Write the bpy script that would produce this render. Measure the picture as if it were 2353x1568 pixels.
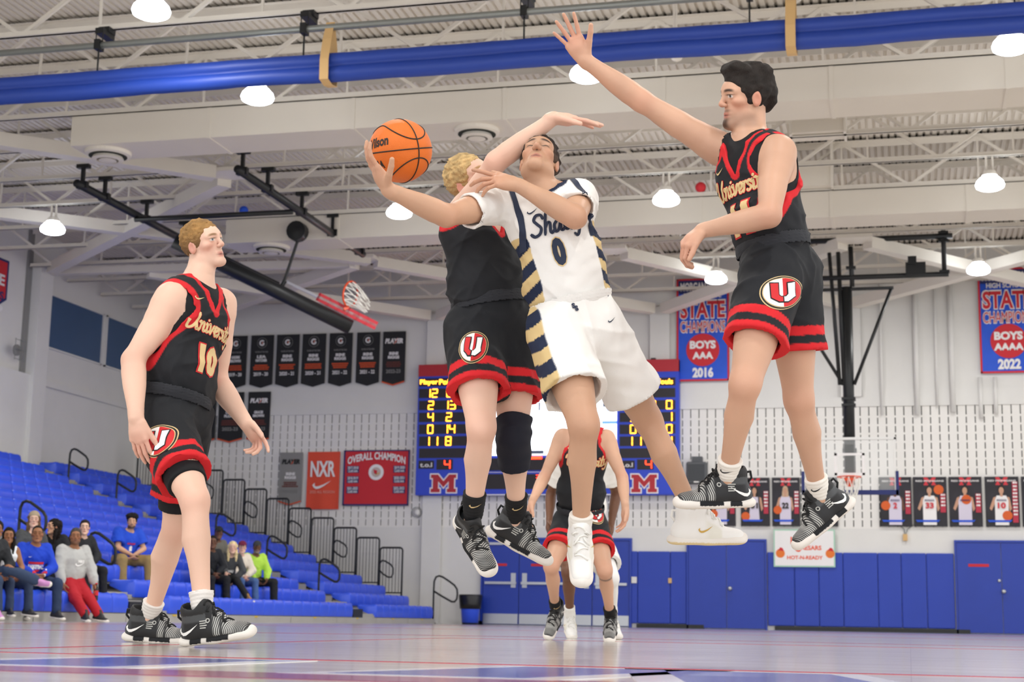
import bpy, bmesh, math, random
import numpy as np
from mathutils import Vector, Matrix
from mathutils.bvhtree import BVHTree
random.seed(7); np.random.seed(7)
for _o in list(bpy.data.objects): bpy.data.objects.remove(_o)
SC = bpy.context.scene
COL = SC.collection
R = math.radians

# ------------------------------------------------------------------ camera
FPX, CXP, CYP, CAMH = 3600.0, 1176.5, 784.0, 0.125
YAW, PITCH, ROLL = R(14.214), R(10.099), R(1.028)
_f = np.array([-math.sin(YAW)*math.cos(PITCH), math.cos(YAW)*math.cos(PITCH), math.sin(PITCH)])
_r = np.array([math.cos(YAW), math.sin(YAW), 0.0]); _u = np.cross(_r, _f)
_r, _u = _r*math.cos(ROLL)+_u*math.sin(ROLL), -_r*math.sin(ROLL)+_u*math.cos(ROLL)
_C = np.array([0, 0, CAMH])
cam = bpy.data.cameras.new('camera')
cam.sensor_width = 36.0; cam.lens = FPX/2353*36.0
cam.clip_start = 0.05; cam.clip_end = 200
cam.dof.use_dof = True; cam.dof.focus_distance = 6.1; cam.dof.aperture_fstop = 6.3
camo = bpy.data.objects.new('camera', cam); COL.objects.link(camo)
_m = Matrix(((_r[0], _u[0], -_f[0], 0), (_r[1], _u[1], -_f[1], 0), (_r[2], _u[2], -_f[2], CAMH), (0, 0, 0, 1)))
camo.matrix_world = _m
SC.camera = camo
def ray(x, y): return _r*(x-CXP)/FPX - _u*(y-CYP)/FPX + _f
def P(x, y, z): return _C + ray(x, y)*z
def onY(x, y, Y):
    d = ray(x, y); return _C + d*(Y/d[1])
def onZ(x, y, Z):
    d = ray(x, y); return _C + d*((Z-CAMH)/d[2])
def onX(x, y, X):
    d = ray(x, y); return _C + d*(X/d[0])

# ------------------------------------------------------------------ light and exposure
W = bpy.data.worlds.new('World'); SC.world = W; W.use_nodes = True
W.node_tree.nodes['Background'].inputs[0].default_value = (0.985, 0.99, 1.0, 1)
W.node_tree.nodes['Background'].inputs[1].default_value = 0.95
SC.view_settings.view_transform = 'Standard'; SC.view_settings.look = 'None'
SC.view_settings.gamma = 1.0; SC.view_settings.use_curve_mapping = False
SC.view_settings.exposure = 0.95
LAMP_W = 60.0
LIGHTS = [(-8.95, 16.85), (-8.95, 20.15), (-16.1, 26.8), (-8.97, 26.8), (-4.1, 20.2), (-4.0, 26.8), (-3.9, 33.3), (1.45, 20.25), (1.5, 26.8), (1.58, 33.4),
          (-3.9, 10.2), (1.5, 10.2), (-9.0, 10.2), (-3.9, 3.6), (1.5, 3.6), (-9.0, 3.6), (7.0, 20.2), (7.0, 26.8), (7.0, 10.2), (-16.1, 13.5), (7.0, 3.6)]

# ------------------------------------------------------------------ helpers
def lin(c):
    if isinstance(c, str):
        c = c.lstrip('#'); c = [int(c[i:i+2], 16)/255 for i in (0, 2, 4)]
    return tuple((v/12.92 if v <= 0.04045 else ((v+0.055)/1.055)**2.4) for v in c[:3])
MATS = {}
def mat(name, col, rough=0.6, metal=0.0, spec=0.5, emit=None, estr=0.0, noise=0.0, nscale=8.0, bump=0.0, bscale=60.0, coat=0.0, alpha=1.0, sss=0.0, stretch=None, trans=0.0, vcol=False, sheen=0.0):
    if name in MATS: return MATS[name]
    m = bpy.data.materials.new(name); m.use_nodes = True
    nt = m.node_tree; b = nt.nodes['Principled BSDF']
    c = lin(col)
    b.inputs['Base Color'].default_value = (*c, 1)
    b.inputs['Roughness'].default_value = rough
    b.inputs['Metallic'].default_value = metal
    b.inputs['Specular IOR Level'].default_value = spec
    if coat: b.inputs['Coat Weight'].default_value = coat; b.inputs['Coat Roughness'].default_value = 0.12
    if sss:
        b.inputs['Subsurface Weight'].default_value = sss
        b.inputs['Subsurface Radius'].default_value = (0.012, 0.005, 0.003)
        b.inputs['Subsurface Scale'].default_value = 1.0
    if sheen: b.inputs['Sheen Weight'].default_value = sheen
    if trans: b.inputs['Transmission Weight'].default_value = trans
    if alpha < 1: b.inputs['Alpha'].default_value = alpha
    if emit is not None:
        b.inputs['Emission Color'].default_value = (*lin(emit), 1); b.inputs['Emission Strength'].default_value = estr
    src = None
    if vcol:
        a = nt.nodes.new('ShaderNodeVertexColor'); a.layer_name = 'Col'; src = a.outputs['Color']
    if noise or bump:
        tc = nt.nodes.new('ShaderNodeTexCoord'); vec = tc.outputs['Object']
        if stretch:
            mp = nt.nodes.new('ShaderNodeMapping'); mp.inputs['Scale'].default_value = stretch
            nt.links.new(vec, mp.inputs['Vector']); vec = mp.outputs['Vector']
    if noise:
        n = nt.nodes.new('ShaderNodeTexNoise'); n.inputs['Scale'].default_value = nscale; n.inputs['Detail'].default_value = 5
        nt.links.new(vec, n.inputs['Vector'])
        mr = nt.nodes.new('ShaderNodeMapRange')
        mr.inputs['From Min'].default_value = 0.25; mr.inputs['From Max'].default_value = 0.75
        mr.inputs['To Min'].default_value = 1-noise; mr.inputs['To Max'].default_value = 1+noise
        nt.links.new(n.outputs['Fac'], mr.inputs['Value'])
        mx = nt.nodes.new('ShaderNodeVectorMath'); mx.operation = 'MULTIPLY'
        if src is None: mx.inputs[0].default_value = c
        else: nt.links.new(src, mx.inputs[0])
        nt.links.new(mr.outputs[0], mx.inputs[1]); src = mx.outputs['Vector']
    if src is not None: nt.links.new(src, b.inputs['Base Color'])
    if bump:
        n2 = nt.nodes.new('ShaderNodeTexNoise'); n2.inputs['Scale'].default_value = bscale; n2.inputs['Detail'].default_value = 3
        nt.links.new(vec, n2.inputs['Vector'])
        bp = nt.nodes.new('ShaderNodeBump'); bp.inputs['Strength'].default_value = bump; bp.inputs['Distance'].default_value = 0.01
        nt.links.new(n2.outputs['Fac'], bp.inputs['Height']); nt.links.new(bp.outputs['Normal'], b.inputs['Normal'])
    MATS[name] = m
    return m

WL = {}
def wloc(o): return WL.get(o.name, Vector((0, 0, 0)))
def link(o, parent=None):
    COL.objects.link(o)
    if parent is not None: o.parent = parent
    return o
def tag(o, label=None, cat=None, group=None, kind=None):
    if label: o['label'] = label
    if cat: o['category'] = cat
    if group: o['group'] = group
    if kind: o['kind'] = kind
    return o
def thing(name, loc, label, cat, group=None, kind=None):
    o = bpy.data.objects.new(name, None); o.empty_display_size = 0.1
    link(o); o.location = Vector(loc); WL[o.name] = Vector(loc)
    return tag(o, label, cat, group, kind)
def mesh_obj(name, verts, faces, m, parent=None, smooth=False, loc=None):
    """verts in world coordinates; origin at the parent's origin, or at the mesh's base for a top-level object"""
    v = np.asarray(verts, dtype=np.float64).reshape(-1, 3)
    if parent is not None: L = wloc(parent)
    elif loc is not None: L = Vector(loc)
    else:
        mn, mxx = v.min(0), v.max(0); L = Vector(((mn[0]+mxx[0])/2, (mn[1]+mxx[1])/2, mn[2]))
    me = bpy.data.meshes.new(name)
    me.from_pydata((v-np.array(L)).tolist(), [], faces)
    if m is not None: me.materials.append(m)
    if smooth: me.polygons.foreach_set('use_smooth', [True]*len(me.polygons))
    me.update()
    o = bpy.data.objects.new(name, me); link(o, parent)
    if parent is None: o.location = L
    WL[o.name] = Vector(L)
    return o
class MB:
    """collects shapes for ONE mesh"""
    def __init__(s): s.v = []; s.f = []
    def add(s, verts, faces):
        n = len(s.v); s.v += [tuple(p) for p in verts]; s.f += [tuple(i+n for i in q) for q in faces]; return s
    def box(s, a, b):
        x0, y0, z0 = [min(a[i], b[i]) for i in range(3)]; x1, y1, z1 = [max(a[i], b[i]) for i in range(3)]
        return s.add([(x0,y0,z0),(x1,y0,z0),(x1,y1,z0),(x0,y1,z0),(x0,y0,z1),(x1,y0,z1),(x1,y1,z1),(x0,y1,z1)],
                     [(0,3,2,1),(4,5,6,7),(0,1,5,4),(1,2,6,5),(2,3,7,6),(3,0,4,7)])
    def beam(s, a, b, w, h, up=(0,0,1)):
        a = np.array(a, float); b = np.array(b, float); d = b-a; d /= np.linalg.norm(d)
        x = np.cross(d, up); 
        if np.linalg.norm(x) < 1e-4: x = np.cross(d, (1,0,0))
        x /= np.linalg.norm(x); y = np.cross(x, d)
        q = [(-1,-1),(1,-1),(1,1),(-1,1)]
        vs = [a+x*i*w/2+y*j*h/2 for i, j in q]+[b+x*i*w/2+y*j*h/2 for i, j in q]
        return s.add(vs, [(0,1,2,3),(7,6,5,4),(0,4,5,1),(1,5,6,2),(2,6,7,3),(3,7,4,0)])
    def tube(s, pts, r, n=8, closed=False, cap=True, flat=1.0):
        pts = [np.array(p, float) for p in pts]; N = len(pts)
        rs = r if hasattr(r, '__len__') else [r]*N
        t0 = pts[1]-pts[0]; t0 /= np.linalg.norm(t0)
        ref = np.array((0,0,1.0)) if abs(t0[2]) < 0.9 else np.array((1.0,0,0))
        x = np.cross(t0, ref); x /= np.linalg.norm(x)
        vs = []
        for i in range(N):
            if closed: t = pts[(i+1)%N]-pts[i-1]
            else: t = pts[min(i+1, N-1)]-pts[max(i-1, 0)]
            t = t/max(np.linalg.norm(t), 1e-9); x = x-t*(x@t); x /= max(np.linalg.norm(x), 1e-9); y = np.cross(t, x)
            for k in range(n):
                a = 2*math.pi*k/n; vs.append(pts[i]+rs[i]*(math.cos(a)*x+math.sin(a)*y*flat))
        fs = []
        for i in range(N if closed else N-1):
            j = (i+1)%N
            for k in range(n): fs.append((i*n+k, i*n+(k+1)%n, j*n+(k+1)%n, j*n+k))
        if cap and not closed: fs.append(tuple(range(n))[::-1]); fs.append(tuple((N-1)*n+k for k in range(n)))
        return s.add(vs, fs)
    def lathe(s, c, prof, n=24, axis='z'):
        vs = []; c = np.array(c, float)
        for (r, h) in prof:
            for k in range(n):
                a = 2*math.pi*k/n
                p = (r*math.cos(a), r*math.sin(a), h) if axis == 'z' else ((r*math.cos(a), h, r*math.sin(a)) if axis == 'y' else (h, r*math.cos(a), r*math.sin(a)))
                vs.append(c+np.array(p))
        fs = []
        for i in range(len(prof)-1):
            for k in range(n): fs.append((i*n+k, i*n+(k+1)%n, (i+1)*n+(k+1)%n, (i+1)*n+k))
        fs.append(tuple(range(n))[::-1]); fs.append(tuple((len(prof)-1)*n+k for k in range(n)))
        return s.add(vs, fs)
    def plate(s, pts, y, th):
        """prism from an outline in the x-z plane, its front at y-th, its back at y"""
        n = len(pts)
        vs = [(p[0], y-th, p[1]) for p in pts]+[(p[0], y, p[1]) for p in pts]
        return s.add(vs, [tuple(range(n)), tuple(range(2*n-1, n-1, -1))]+[(i, i+n, (i+1)%n+n, (i+1)%n) for i in range(n)])
    def build(s, name, m, parent=None, smooth=False, loc=None): return mesh_obj(name, s.v, s.f, m, parent, smooth, loc)
def rect(x0, z0, x1, z1): return [(x0,z0),(x1,z0),(x1,z1),(x0,z1)]
def disc(cx, cz, rx, rz=None, n=24):
    rz = rx if rz is None else rz
    return [(cx+rx*math.cos(2*math.pi*k/n), cz+rz*math.sin(2*math.pi*k/n)) for k in range(n)]
def text_geo(s, bold=0.0, shear=0.0, space=1.0):
    """2-D triangles of a string, normalised to height 1 of a capital, returned as (verts Nx2, faces)"""
    c = bpy.data.curves.new('t', 'FONT'); c.body = s; c.size = 1.0; c.offset = bold; c.shear = shear; c.space_character = space
    c.resolution_u = 3
    o = bpy.data.objects.new('t', c); me = o.to_mesh()
    v = np.array([p.co[:2] for p in me.vertices]).reshape(-1, 2); f = [tuple(p.vertices) for p in me.polygons]
    o.to_mesh_clear(); bpy.data.objects.remove(o); bpy.data.curves.remove(c)
    return v, f
_TG = {}
def text_wall(name, s, box, y, m, parent, bold=0.02, shear=0.0, th=0.004, space=1.0, arch=0.0):
    """lettering filling box=(x0,z0,x1,z1) on a wall that faces -y"""
    k = (s, bold, shear, space)
    if k not in _TG: _TG[k] = text_geo(*k)
    v, f = _TG[k]
    if len(v) == 0: return None
    mn, mx = v.min(0), v.max(0); q = (v-mn)/np.maximum(mx-mn, 1e-6)
    x0, z0, x1, z1 = box
    X = x0+q[:, 0]*(x1-x0); Z = z0+q[:, 1]*(z1-z0)
    if arch: Z = Z+arch*(1-(2*q[:, 0]-1)**2)
    n = len(v)
    vs = np.concatenate([np.stack([X, np.full(n, y-th), Z], 1), np.stack([X, np.full(n, y), Z], 1)])
    ed = {}
    for q_ in f:
        for i in range(len(q_)):
            a, b = q_[i], q_[(i+1) % len(q_)]
            ed[(a, b)] = 1
    fs = [tuple(q_) for q_ in f]+[(b, a, a+n, b+n) for (a, b) in ed if (b, a) not in ed]
    return mesh_obj(name, vs, fs, m, parent)
SEG = {'0':'abcdef','1':'bc','2':'abged','3':'abgcd','4':'fgbc','5':'afgcd','6':'afgedc','7':'abc','8':'abcdefg','9':'abcdfg'}
def digits(name, s, box, y, m, parent, th=0.01):
    x0, z0, x1, z1 = box; n = len(s); g = 0.22; w = (x1-x0)/(n+g*(n-1)); b = MB(); t = min(w, (z1-z0)/2)*0.2
    for i, ch in enumerate(s):
        a = x0+i*w*(1+g); c = a+w; zm = (z0+z1)/2
        S = {'a':(a+t*.6,z1-t,c-t*.6,z1),'g':(a+t*.6,zm-t/2,c-t*.6,zm+t/2),'d':(a+t*.6,z0,c-t*.6,z0+t),'f':(a,zm+t*.3,a+t,z1-t*.4),'b':(c-t,zm+t*.3,c,z1-t*.4),'e':(a,z0+t*.4,a+t,zm-t*.3),'c':(c-t,z0+t*.4,c,zm-t*.3)}
        for k in SEG[ch]: q = S[k]; b.box((q[0], y-th, q[1]), (q[2], y, q[3]))
    return b.build(name, m, parent)
def block_m(x0, z0, x1, z1, grow=0.0):
    g = grow; P0 = [(0,0),(.36,0),(.36,.2),(.29,.2),(.29,.62),(.5,.28),(.71,.62),(.71,.2),(.64,.2),(.64,0),(1,0),(1,.2),(.92,.2),(.92,.8),(1,.8),(1,1),(.72,1),(.5,.62),(.28,1),(0,1),(0,.8),(.08,.8),(.08,.2),(0,.2)]
    return [(x0+a*(x1-x0), z0+b*(z1-z0)) for a, b in P0]
def outline(pts, d):
    """outline grown by d (mitred)"""
    n = len(pts); out = []
    A = sum(pts[i][0]*pts[(i+1)%n][1]-pts[(i+1)%n][0]*pts[i][1] for i in range(n)); s = 1 if A > 0 else -1
    for i in range(n):
        p0 = np.array(pts[i-1]); p1 = np.array(pts[i]); p2 = np.array(pts[(i+1)%n])
        e1 = (p1-p0)/np.linalg.norm(p1-p0); e2 = (p2-p1)/np.linalg.norm(p2-p1)
        n1 = np.array((e1[1], -e1[0]))*s; n2 = np.array((e2[1], -e2[0]))*s
        b = n1+n2; b = b/max(1+n1@n2, 0.4); out.append(tuple(p1+b*d))
    return out
def copy_tree(o, parent=None):
    c = o.copy(); link(c, parent); WL[c.name] = Vector(wloc(o))
    for ch in list(o.children): copy_tree(ch, c)
    return c
def soft_box_mesh(sx, sy, sz, r, seg=2):
    bm = bmesh.new(); bmesh.ops.create_cube(bm, size=1)
    for v in bm.verts: v.co = Vector((v.co.x*sx, v.co.y*sy, v.co.z*sz))
    bmesh.ops.bevel(bm, geom=list(bm.edges), offset=r, segments=seg, affect='EDGES', profile=0.5)
    me = bpy.data.meshes.new('m'); bm.to_mesh(me); bm.free(); return me
# ------------------------------------------------------------------ materials of the place
M_wall = mat('painted_block', '#eae8e4', 0.55, noise=0.02, nscale=3, bump=0.15, bscale=40)
M_wall2 = mat('painted_plaster', '#e2e1de', 0.6, noise=0.02, nscale=2)
M_slot = mat('slot_dark', '#1c1e1a', 0.9)
M_steel = mat('white_steel', '#e3ddd3', 0.5, noise=0.03, nscale=2)
M_deck = mat('roof_deck', '#e0d9ce', 0.55, noise=0.03, nscale=1.5)
M_duct = mat('duct_white', '#dfd8cc', 0.55, noise=0.025, nscale=1.2)
M_dark = mat('opening_dark', '#2c2f28', 0.9)
M_black = mat('black_steel', '#1c1e20', 0.4, spec=0.4)
M_grey = mat('bleacher_grey', '#a9a7a2', 0.5, noise=0.06, nscale=2)
M_blue = mat('pad_blue', '#1f3fae', 0.45, noise=0.04, nscale=2, bump=0.05, bscale=30)
M_seat = mat('seat_blue', '#3158e6', 0.36, noise=0.06, nscale=3)
M_door = mat('door_blue', '#1b3ba6', 0.4, noise=0.04, nscale=2)
M_winblue = mat('window_film', '#3d5a80', 0.35, noise=0.05, nscale=2)
M_metal = mat('brushed_metal', '#b9bcc0', 0.35, metal=0.8)
M_red = mat('banner_red', '#cf2a35', 0.7)
M_white = mat('print_white', '#f0eeee', 0.7)
M_blackcloth = mat('banner_black', '#26272a', 0.8, noise=0.06, nscale=4)
M_bannerblue = mat('banner_blue', '#1d55d6', 0.6, noise=0.08, nscale=3)
M_orange = mat('print_orange', '#e0592f', 0.7)
M_greytext = mat('print_grey', '#8d8c8a', 0.8)
M_tan = mat('strap_tan', '#d6b078', 0.7)
M_curtain = mat('curtain_blue', '#1c3f9e', 0.5, noise=0.06, nscale=3, bump=0.12, bscale=6, stretch=(0.4, 1, 1))
M_pipe = mat('galvanised_pipe', '#8f9390', 0.4, metal=0.5)
M_led = mat('led_yellow', '#ffb03a', 0.5, emit='#ff8a1e', estr=5.0)
M_ledred = mat('led_red', '#ff4a26', 0.5, emit='#ff2b12', estr=4.0)
M_cell = mat('scoreboard_cell', '#201a22', 0.5)
M_sbblue = mat('scoreboard_blue', '#2443c9', 0.45)
M_sbred = mat('scoreboard_red', '#b3202f', 0.5)
M_lamp = mat('lamp_glow', '#ffffff', 0.5, emit='#f4faff', estr=9.0)
M_rim = mat('rim_orange', '#e8501f', 0.4)
M_net = mat('net_white', '#f0eee6', 0.8)
M_glass = mat('backboard_glass', '#f4f8f8', 0.05, alpha=0.14)
M_padred = mat('board_pad_red', '#d02c3a', 0.5)
M_skinp = mat('print_skin', '#c89a80', 0.7)
M_skinp2 = mat('print_skin_dark', '#6b4636', 0.7)
M_hairp = mat('print_hair', '#1d1815', 0.7)
M_ball_p = mat('print_ball', '#d9622a', 0.7)
M_postbg = mat('poster_ground', '#25232b', 0.6, noise=0.5, nscale=3)
M_navyp = mat('print_navy', '#26306b', 0.7)

# ------------------------------------------------------------------ floor with its painted court
def floor_material():
    m = bpy.data.materials.new('maple_floor'); m.use_nodes = True; nt = m.node_tree; b = nt.nodes['Principled BSDF']
    tc = nt.nodes.new('ShaderNodeTexCoord')
    br = nt.nodes.new('ShaderNodeTexBrick')
    mp = nt.nodes.new('ShaderNodeMapping'); mp.inputs['Rotation'].default_value = (0, 0, 0)
    nt.links.new(tc.outputs['Object'], mp.inputs['Vector']); nt.links.new(mp.outputs['Vector'], br.inputs['Vector'])
    br.inputs['Scale'].default_value = 1.0; br.inputs['Brick Width'].default_value = 1.6; br.inputs['Row Height'].default_value = 0.057
    br.inputs['Mortar Size'].default_value = 0.0012; br.inputs['Bias'].default_value = 0.0
    br.inputs['Color1'].default_value = (*lin('#d3cbc3'), 1); br.inputs['Color2'].default_value = (*lin('#bfb6ac'), 1); br.inputs['Mortar'].default_value = (*lin('#75685c'), 1)
    nz = nt.nodes.new('ShaderNodeTexNoise'); nz.inputs['Scale'].default_value = 3.0; nz.inputs['Detail'].default_value = 6
    m2 = nt.nodes.new('ShaderNodeMapping'); m2.inputs['Scale'].default_value = (0.4, 6, 1)
    nt.links.new(tc.outputs['Object'], m2.inputs['Vector']); nt.links.new(m2.outputs['Vector'], nz.inputs['Vector'])
    mr = nt.nodes.new('ShaderNodeMapRange'); mr.inputs['To Min'].default_value = 0.8; mr.inputs['To Max'].default_value = 1.15
    nt.links.new(nz.outputs['Fac'], mr.inputs['Value'])
    vm = nt.nodes.new('ShaderNodeVectorMath'); vm.operation = 'MULTIPLY'
    nt.links.new(br.outputs['Color'], vm.inputs[0]); nt.links.new(mr.outputs[0], vm.inputs[1])
    nt.links.new(vm.outputs['Vector'], b.inputs['Base Color'])
    b.inputs['Roughness'].default_value = 0.28; b.inputs['Coat Weight'].default_value = 0.75; b.inputs['Coat Roughness'].default_value = 0.12
    bp = nt.nodes.new('ShaderNodeBump'); bp.inputs['Strength'].default_value = 0.06; bp.inputs['Distance'].default_value = 0.004
    n3 = nt.nodes.new('ShaderNodeTexNoise'); n3.inputs['Scale'].default_value = 8.0
    m3 = nt.nodes.new('ShaderNodeMapping'); m3.inputs['Scale'].default_value = (0.3, 4, 1)
    nt.links.new(tc.outputs['Object'], m3.inputs['Vector']); nt.links.new(m3.outputs['Vector'], n3.inputs['Vector'])
    nt.links.new(n3.outputs['Fac'], bp.inputs['Height']); nt.links.new(bp.outputs['Normal'], b.inputs['Normal'])
    return m
fl = MB().box((-20.2, -3, -0.12), (18, 38.2, 0)).build('floor', floor_material(), loc=(0, 0, 0)); tag(fl, kind='structure')
def gloss(name, c): return mat(name, c, 0.25, coat=0.6, noise=0.08, nscale=3)
G_red, G_blue, G_white, G_purple = gloss('court_red', '#b32238'), gloss('court_blue', '#26429e'), gloss('court_white', '#dcdce0'), gloss('court_crimson', '#8d2a5a')
def paint(name, pts, m, z=0.0015):
    n = len(pts); mesh_obj(name, [(x, y, z) for x, y in pts]+[(x, y, 0.0001) for x, y in pts], [tuple(range(n)), tuple(range(2*n-1, n-1, -1))]+[(i, i+n, (i+1)%n+n, (i+1)%n) for i in range(n)], m, fl)
BL = 4.35                                                    # the baseline of the near end
CXC = -1.1                                                   # court's centre line
paint('court_line', [(-9.0, BL), (6.8, BL), (6.8, BL+0.05), (-9.0, BL+0.05)], G_red)
paint('court_line', [(-9.0, 28.9), (6.8, 28.9), (6.8, 28.95), (-9.0, 28.95)], G_red)
paint('court_line', [(-8.75, BL), (-8.7, BL), (-8.7, 33.9), (-8.75, 33.9)], G_red)
paint('court_line', [(6.5, BL), (6.55, BL), (6.55, 33.9), (6.5, 33.9)], G_red)
paint('court_line', [(-9.0, 18.9), (6.8, 18.9), (6.8, 19.0), (-9.0, 19.0)], G_red)
for s in (-1, 1): paint('court_line', [(CXC+s*1.83, BL), (CXC+s*1.88, BL), (CXC+s*1.88, BL+5.8), (CXC+s*1.83, BL+5.8)], G_red)
paint('court_line', [(CXC-1.83, BL+5.75), (CXC+1.83, BL+5.75), (CXC+1.83, BL+5.8), (CXC-1.83, BL+5.8)], G_red)
def arc(cx, cy, r, a0, a1, w, m, n=36):
    pts = [(cx+r*math.cos(a0+(a1-a0)*i/n), cy+r*math.sin(a0+(a1-a0)*i/n)) for i in range(n+1)]
    pts += [(cx+(r-w)*math.cos(a1+(a0-a1)*i/n), cy+(r-w)*math.sin(a1+(a0-a1)*i/n)) for i in range(n+1)]
    return pts
_a = arc(CXC, BL+1.6, 6.02, 0.0, math.pi, 0.05, None); 
for i in range(36): paint('court_line', [_a[i], _a[i+1], _a[-2-i], _a[-1-i]], G_purple, 0.002)
_a = arc(CXC, 32.3, 6.02, math.pi, 2*math.pi, 0.05, None)
for i in range(36): paint('court_line', [_a[i], _a[i+1], _a[-2-i], _a[-1-i]], G_purple, 0.002)
# painted end-zone lettering just behind the baseline
paint('baseline_band', [(-9, 3.0), (7, 3.0), (7, 3.3), (-9, 3.3)], G_purple)
for x0, t in ((-4.2, 0.32), (-3.1, -0.3), (-2.35, 0.1), (-1.35, 0.28), (-0.55, -0.2), (0.45, 0.25)):
    paint('letter_edge', [(x0, 3.28), (x0+0.62, 3.28), (x0+0.62+t, 4.26), (x0+t, 4.26)], G_white, 0.0018)
    paint('letter_fill', [(x0+0.09, 3.36), (x0+0.54, 3.36), (x0+0.53+t*0.9, 4.18), (x0+0.1+t*0.9, 4.18)], G_blue, 0.0022)

# ------------------------------------------------------------------ walls
WY = 37.5; WX = -19.7; DECK = 8.95; JB = 8.0; JT = 8.9
wf = MB().box((WX-0.3, WY+0.06, -0.1), (18, WY+0.4, 10.2)).build('wall_far', M_wall, loc=(0, WY, 0)); tag(wf, kind='structure')
mesh_obj('upper_face', *(lambda b: (b.v, b.f))(MB().box((WX, WY, 5.45), (18, WY+0.06, 10.2)).box((WX, WY, 0), (18, WY+0.06, 2.36))), M_wall2, wf)
b = MB().box((WX, WY-0.04, 5.22), (18, WY+0.06, 5.45)); b.build('ledge', M_wall2, wf)
# acoustic block: a face of half blocks with open slots, dark cavity behind
mesh_obj('slot_cavity', *(lambda b: (b.v, b.f))(MB().box((WX, WY+0.045, 2.36), (18, WY+0.06, 5.22))), M_slot, wf)
b = MB(); x = -18.0; rows = [2.38+0.2*i for i in range(14)]
while x < 5.2:
    b.box((x, WY, 2.36), (x+0.177, WY+0.044, 5.22))
    for z in rows: b.box((x+0.177, WY+0.003, z-0.025), (x+0.2, WY+0.044, z+0.022))
    x += 0.2
o = b.build('slotted_block', M_wall, wf); o['kind'] = 'stuff'
MB().box((WX, WY, 2.36), (-18.0, WY+0.044, 5.22)).build('block_face', M_wall, wf)
MB().box((5.2, WY, 2.36), (18, WY+0.044, 5.22)).build('block_face', M_wall, wf)
for px0, z0 in ((-18.7, 5.45), (-11.45, 0), (-5.75, 5.45), (-1.2, 5.45), (4.3, 5.45)): MB().box((px0-0.24, WY-0.12, z0), (px0+0.24, WY-0.045, 7.75)).build('pilaster', M_wall2, wf)
# recessed tall panel with its pipes right of the centre pilaster
MB().box((-0.95, WY-0.03, 5.45), (5, WY-0.001, 5.62)).build('panel_sill', M_wall2, wf)
for x0, z0, z1, r_ in ((-0.5, 5.0, 8.4, .03), (0.3, 5.0, 8.4, .06), (0.75, 5.2, 8.4, .03), (1.1, 5.05, 8.4, .065), (1.72, 4.9, 5.85, .05), (2.05, 5.0, 5.85, .045)):
    b = MB(); b.tube([(x0, WY-0.08, z0), (x0, WY-0.08, z1)], r_, 10); b.build('wall_pipe', M_wall2, wf, smooth=True)
wl = MB().box((WX-0.3, -3, -0.1), (WX, WY+0.3, 9.6)).build('wall_left', M_wall2, loc=(WX, 0, 0)); tag(wl, kind='structure')
MB().box((WX, 32.6, 5.36), (WX+0.08, WY, 5.5)).build('ledge', M_wall2, wl)
MB().box((WX, 31.9, 0), (WX+0.28, 32.45, 8.1)).build('pilaster', M_wall2, wl)
MB().box((WX, 15, 0), (WX+0.18, 31.9, 5.5)).build('lower_wall', M_wall2, wl)
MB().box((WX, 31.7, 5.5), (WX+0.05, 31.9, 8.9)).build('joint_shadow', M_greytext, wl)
for i, (y0, y1) in enumerate(((32.68, 35.33), (35.59, 37.35))):
    w = MB().box((WX, y0, 6.32), (WX+0.02, y1, 7.56)).build('window_%d' % (i+1), M_winblue); tag(w, kind='structure')
    MB().box((WX, y0-0.04, 6.28), (WX+0.05, y1+0.04, 6.32)).box((WX, y0-0.04, 7.56), (WX+0.05, y1+0.04, 7.6)).box((WX, y0-0.04, 6.28), (WX+0.05, y0, 7.6)).box((WX, y1, 6.28), (WX+0.05, y1+0.04, 7.6)).build('window_frame', M_wall2, w)
# baseboard
for x0, x1 in ((-10.6, -10.1), (-6.3, -4.7), (-3.05, 1.32)):
    o = MB().box((x0, WY-0.1, 0), (x1, WY, 0.09)).build('baseboard_far', M_black); tag(o, kind='structure')

# ------------------------------------------------------------------ doors and pads on the far wall
def F(px_, py_, y=WY-0.05):
    p = onY(px_, py_, y); return p[0], p[2]
d1x0, d1x1 = F(1110, 1340)[0], F(1447, 1340)[0]
DH = 2.05
d = thing('door_1', ((d1x0+d1x1)/2, WY, 0), None, None, kind='structure')
MB().box((d1x0-0.05, WY-0.1, 0), (d1x0, WY, DH+0.06)).box((d1x1, WY-0.1, 0), (d1x1+0.05, WY, DH+0.06)).box((d1x0, WY-0.1, DH), (d1x1, WY, DH+0.06)).build('door_frame', M_door, d)
lw = (d1x1-d1x0)/4
for k in range(4):
    a = d1x0+k*lw
    lf = MB().box((a+0.008, WY-0.07, 0.02), (a+lw-0.008, WY-0.02, DH-0.005)).build('door_leaf', M_door, d)
    MB().box((a+0.02, WY-0.078, 0.03), (a+lw-0.02, WY-0.07, 0.27)).build('kick_plate', M_metal, lf)
    MB().box((a+0.06, WY-0.13, 0.98), (a+lw-0.06, WY-0.075, 1.04)).build('push_bar', M_metal, lf)
    xs = a+lw-0.2 if k % 2 == 0 else a+0.08
    MB().box((xs, WY-0.082, 0.9), (xs+0.12, WY-0.07, 1.25)).build('pull_plate', M_metal, lf)
    MB().box((a+0.15, WY-0.12, DH-0.12), (a+0.5, WY-0.07, DH-0.06)).build('door_closer', M_metal, lf)
    MB().box((a+0.3, WY-0.08, 1.42), (a+0.6, WY-0.07, 1.48)).build('red_notice', M_red, lf)
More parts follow.
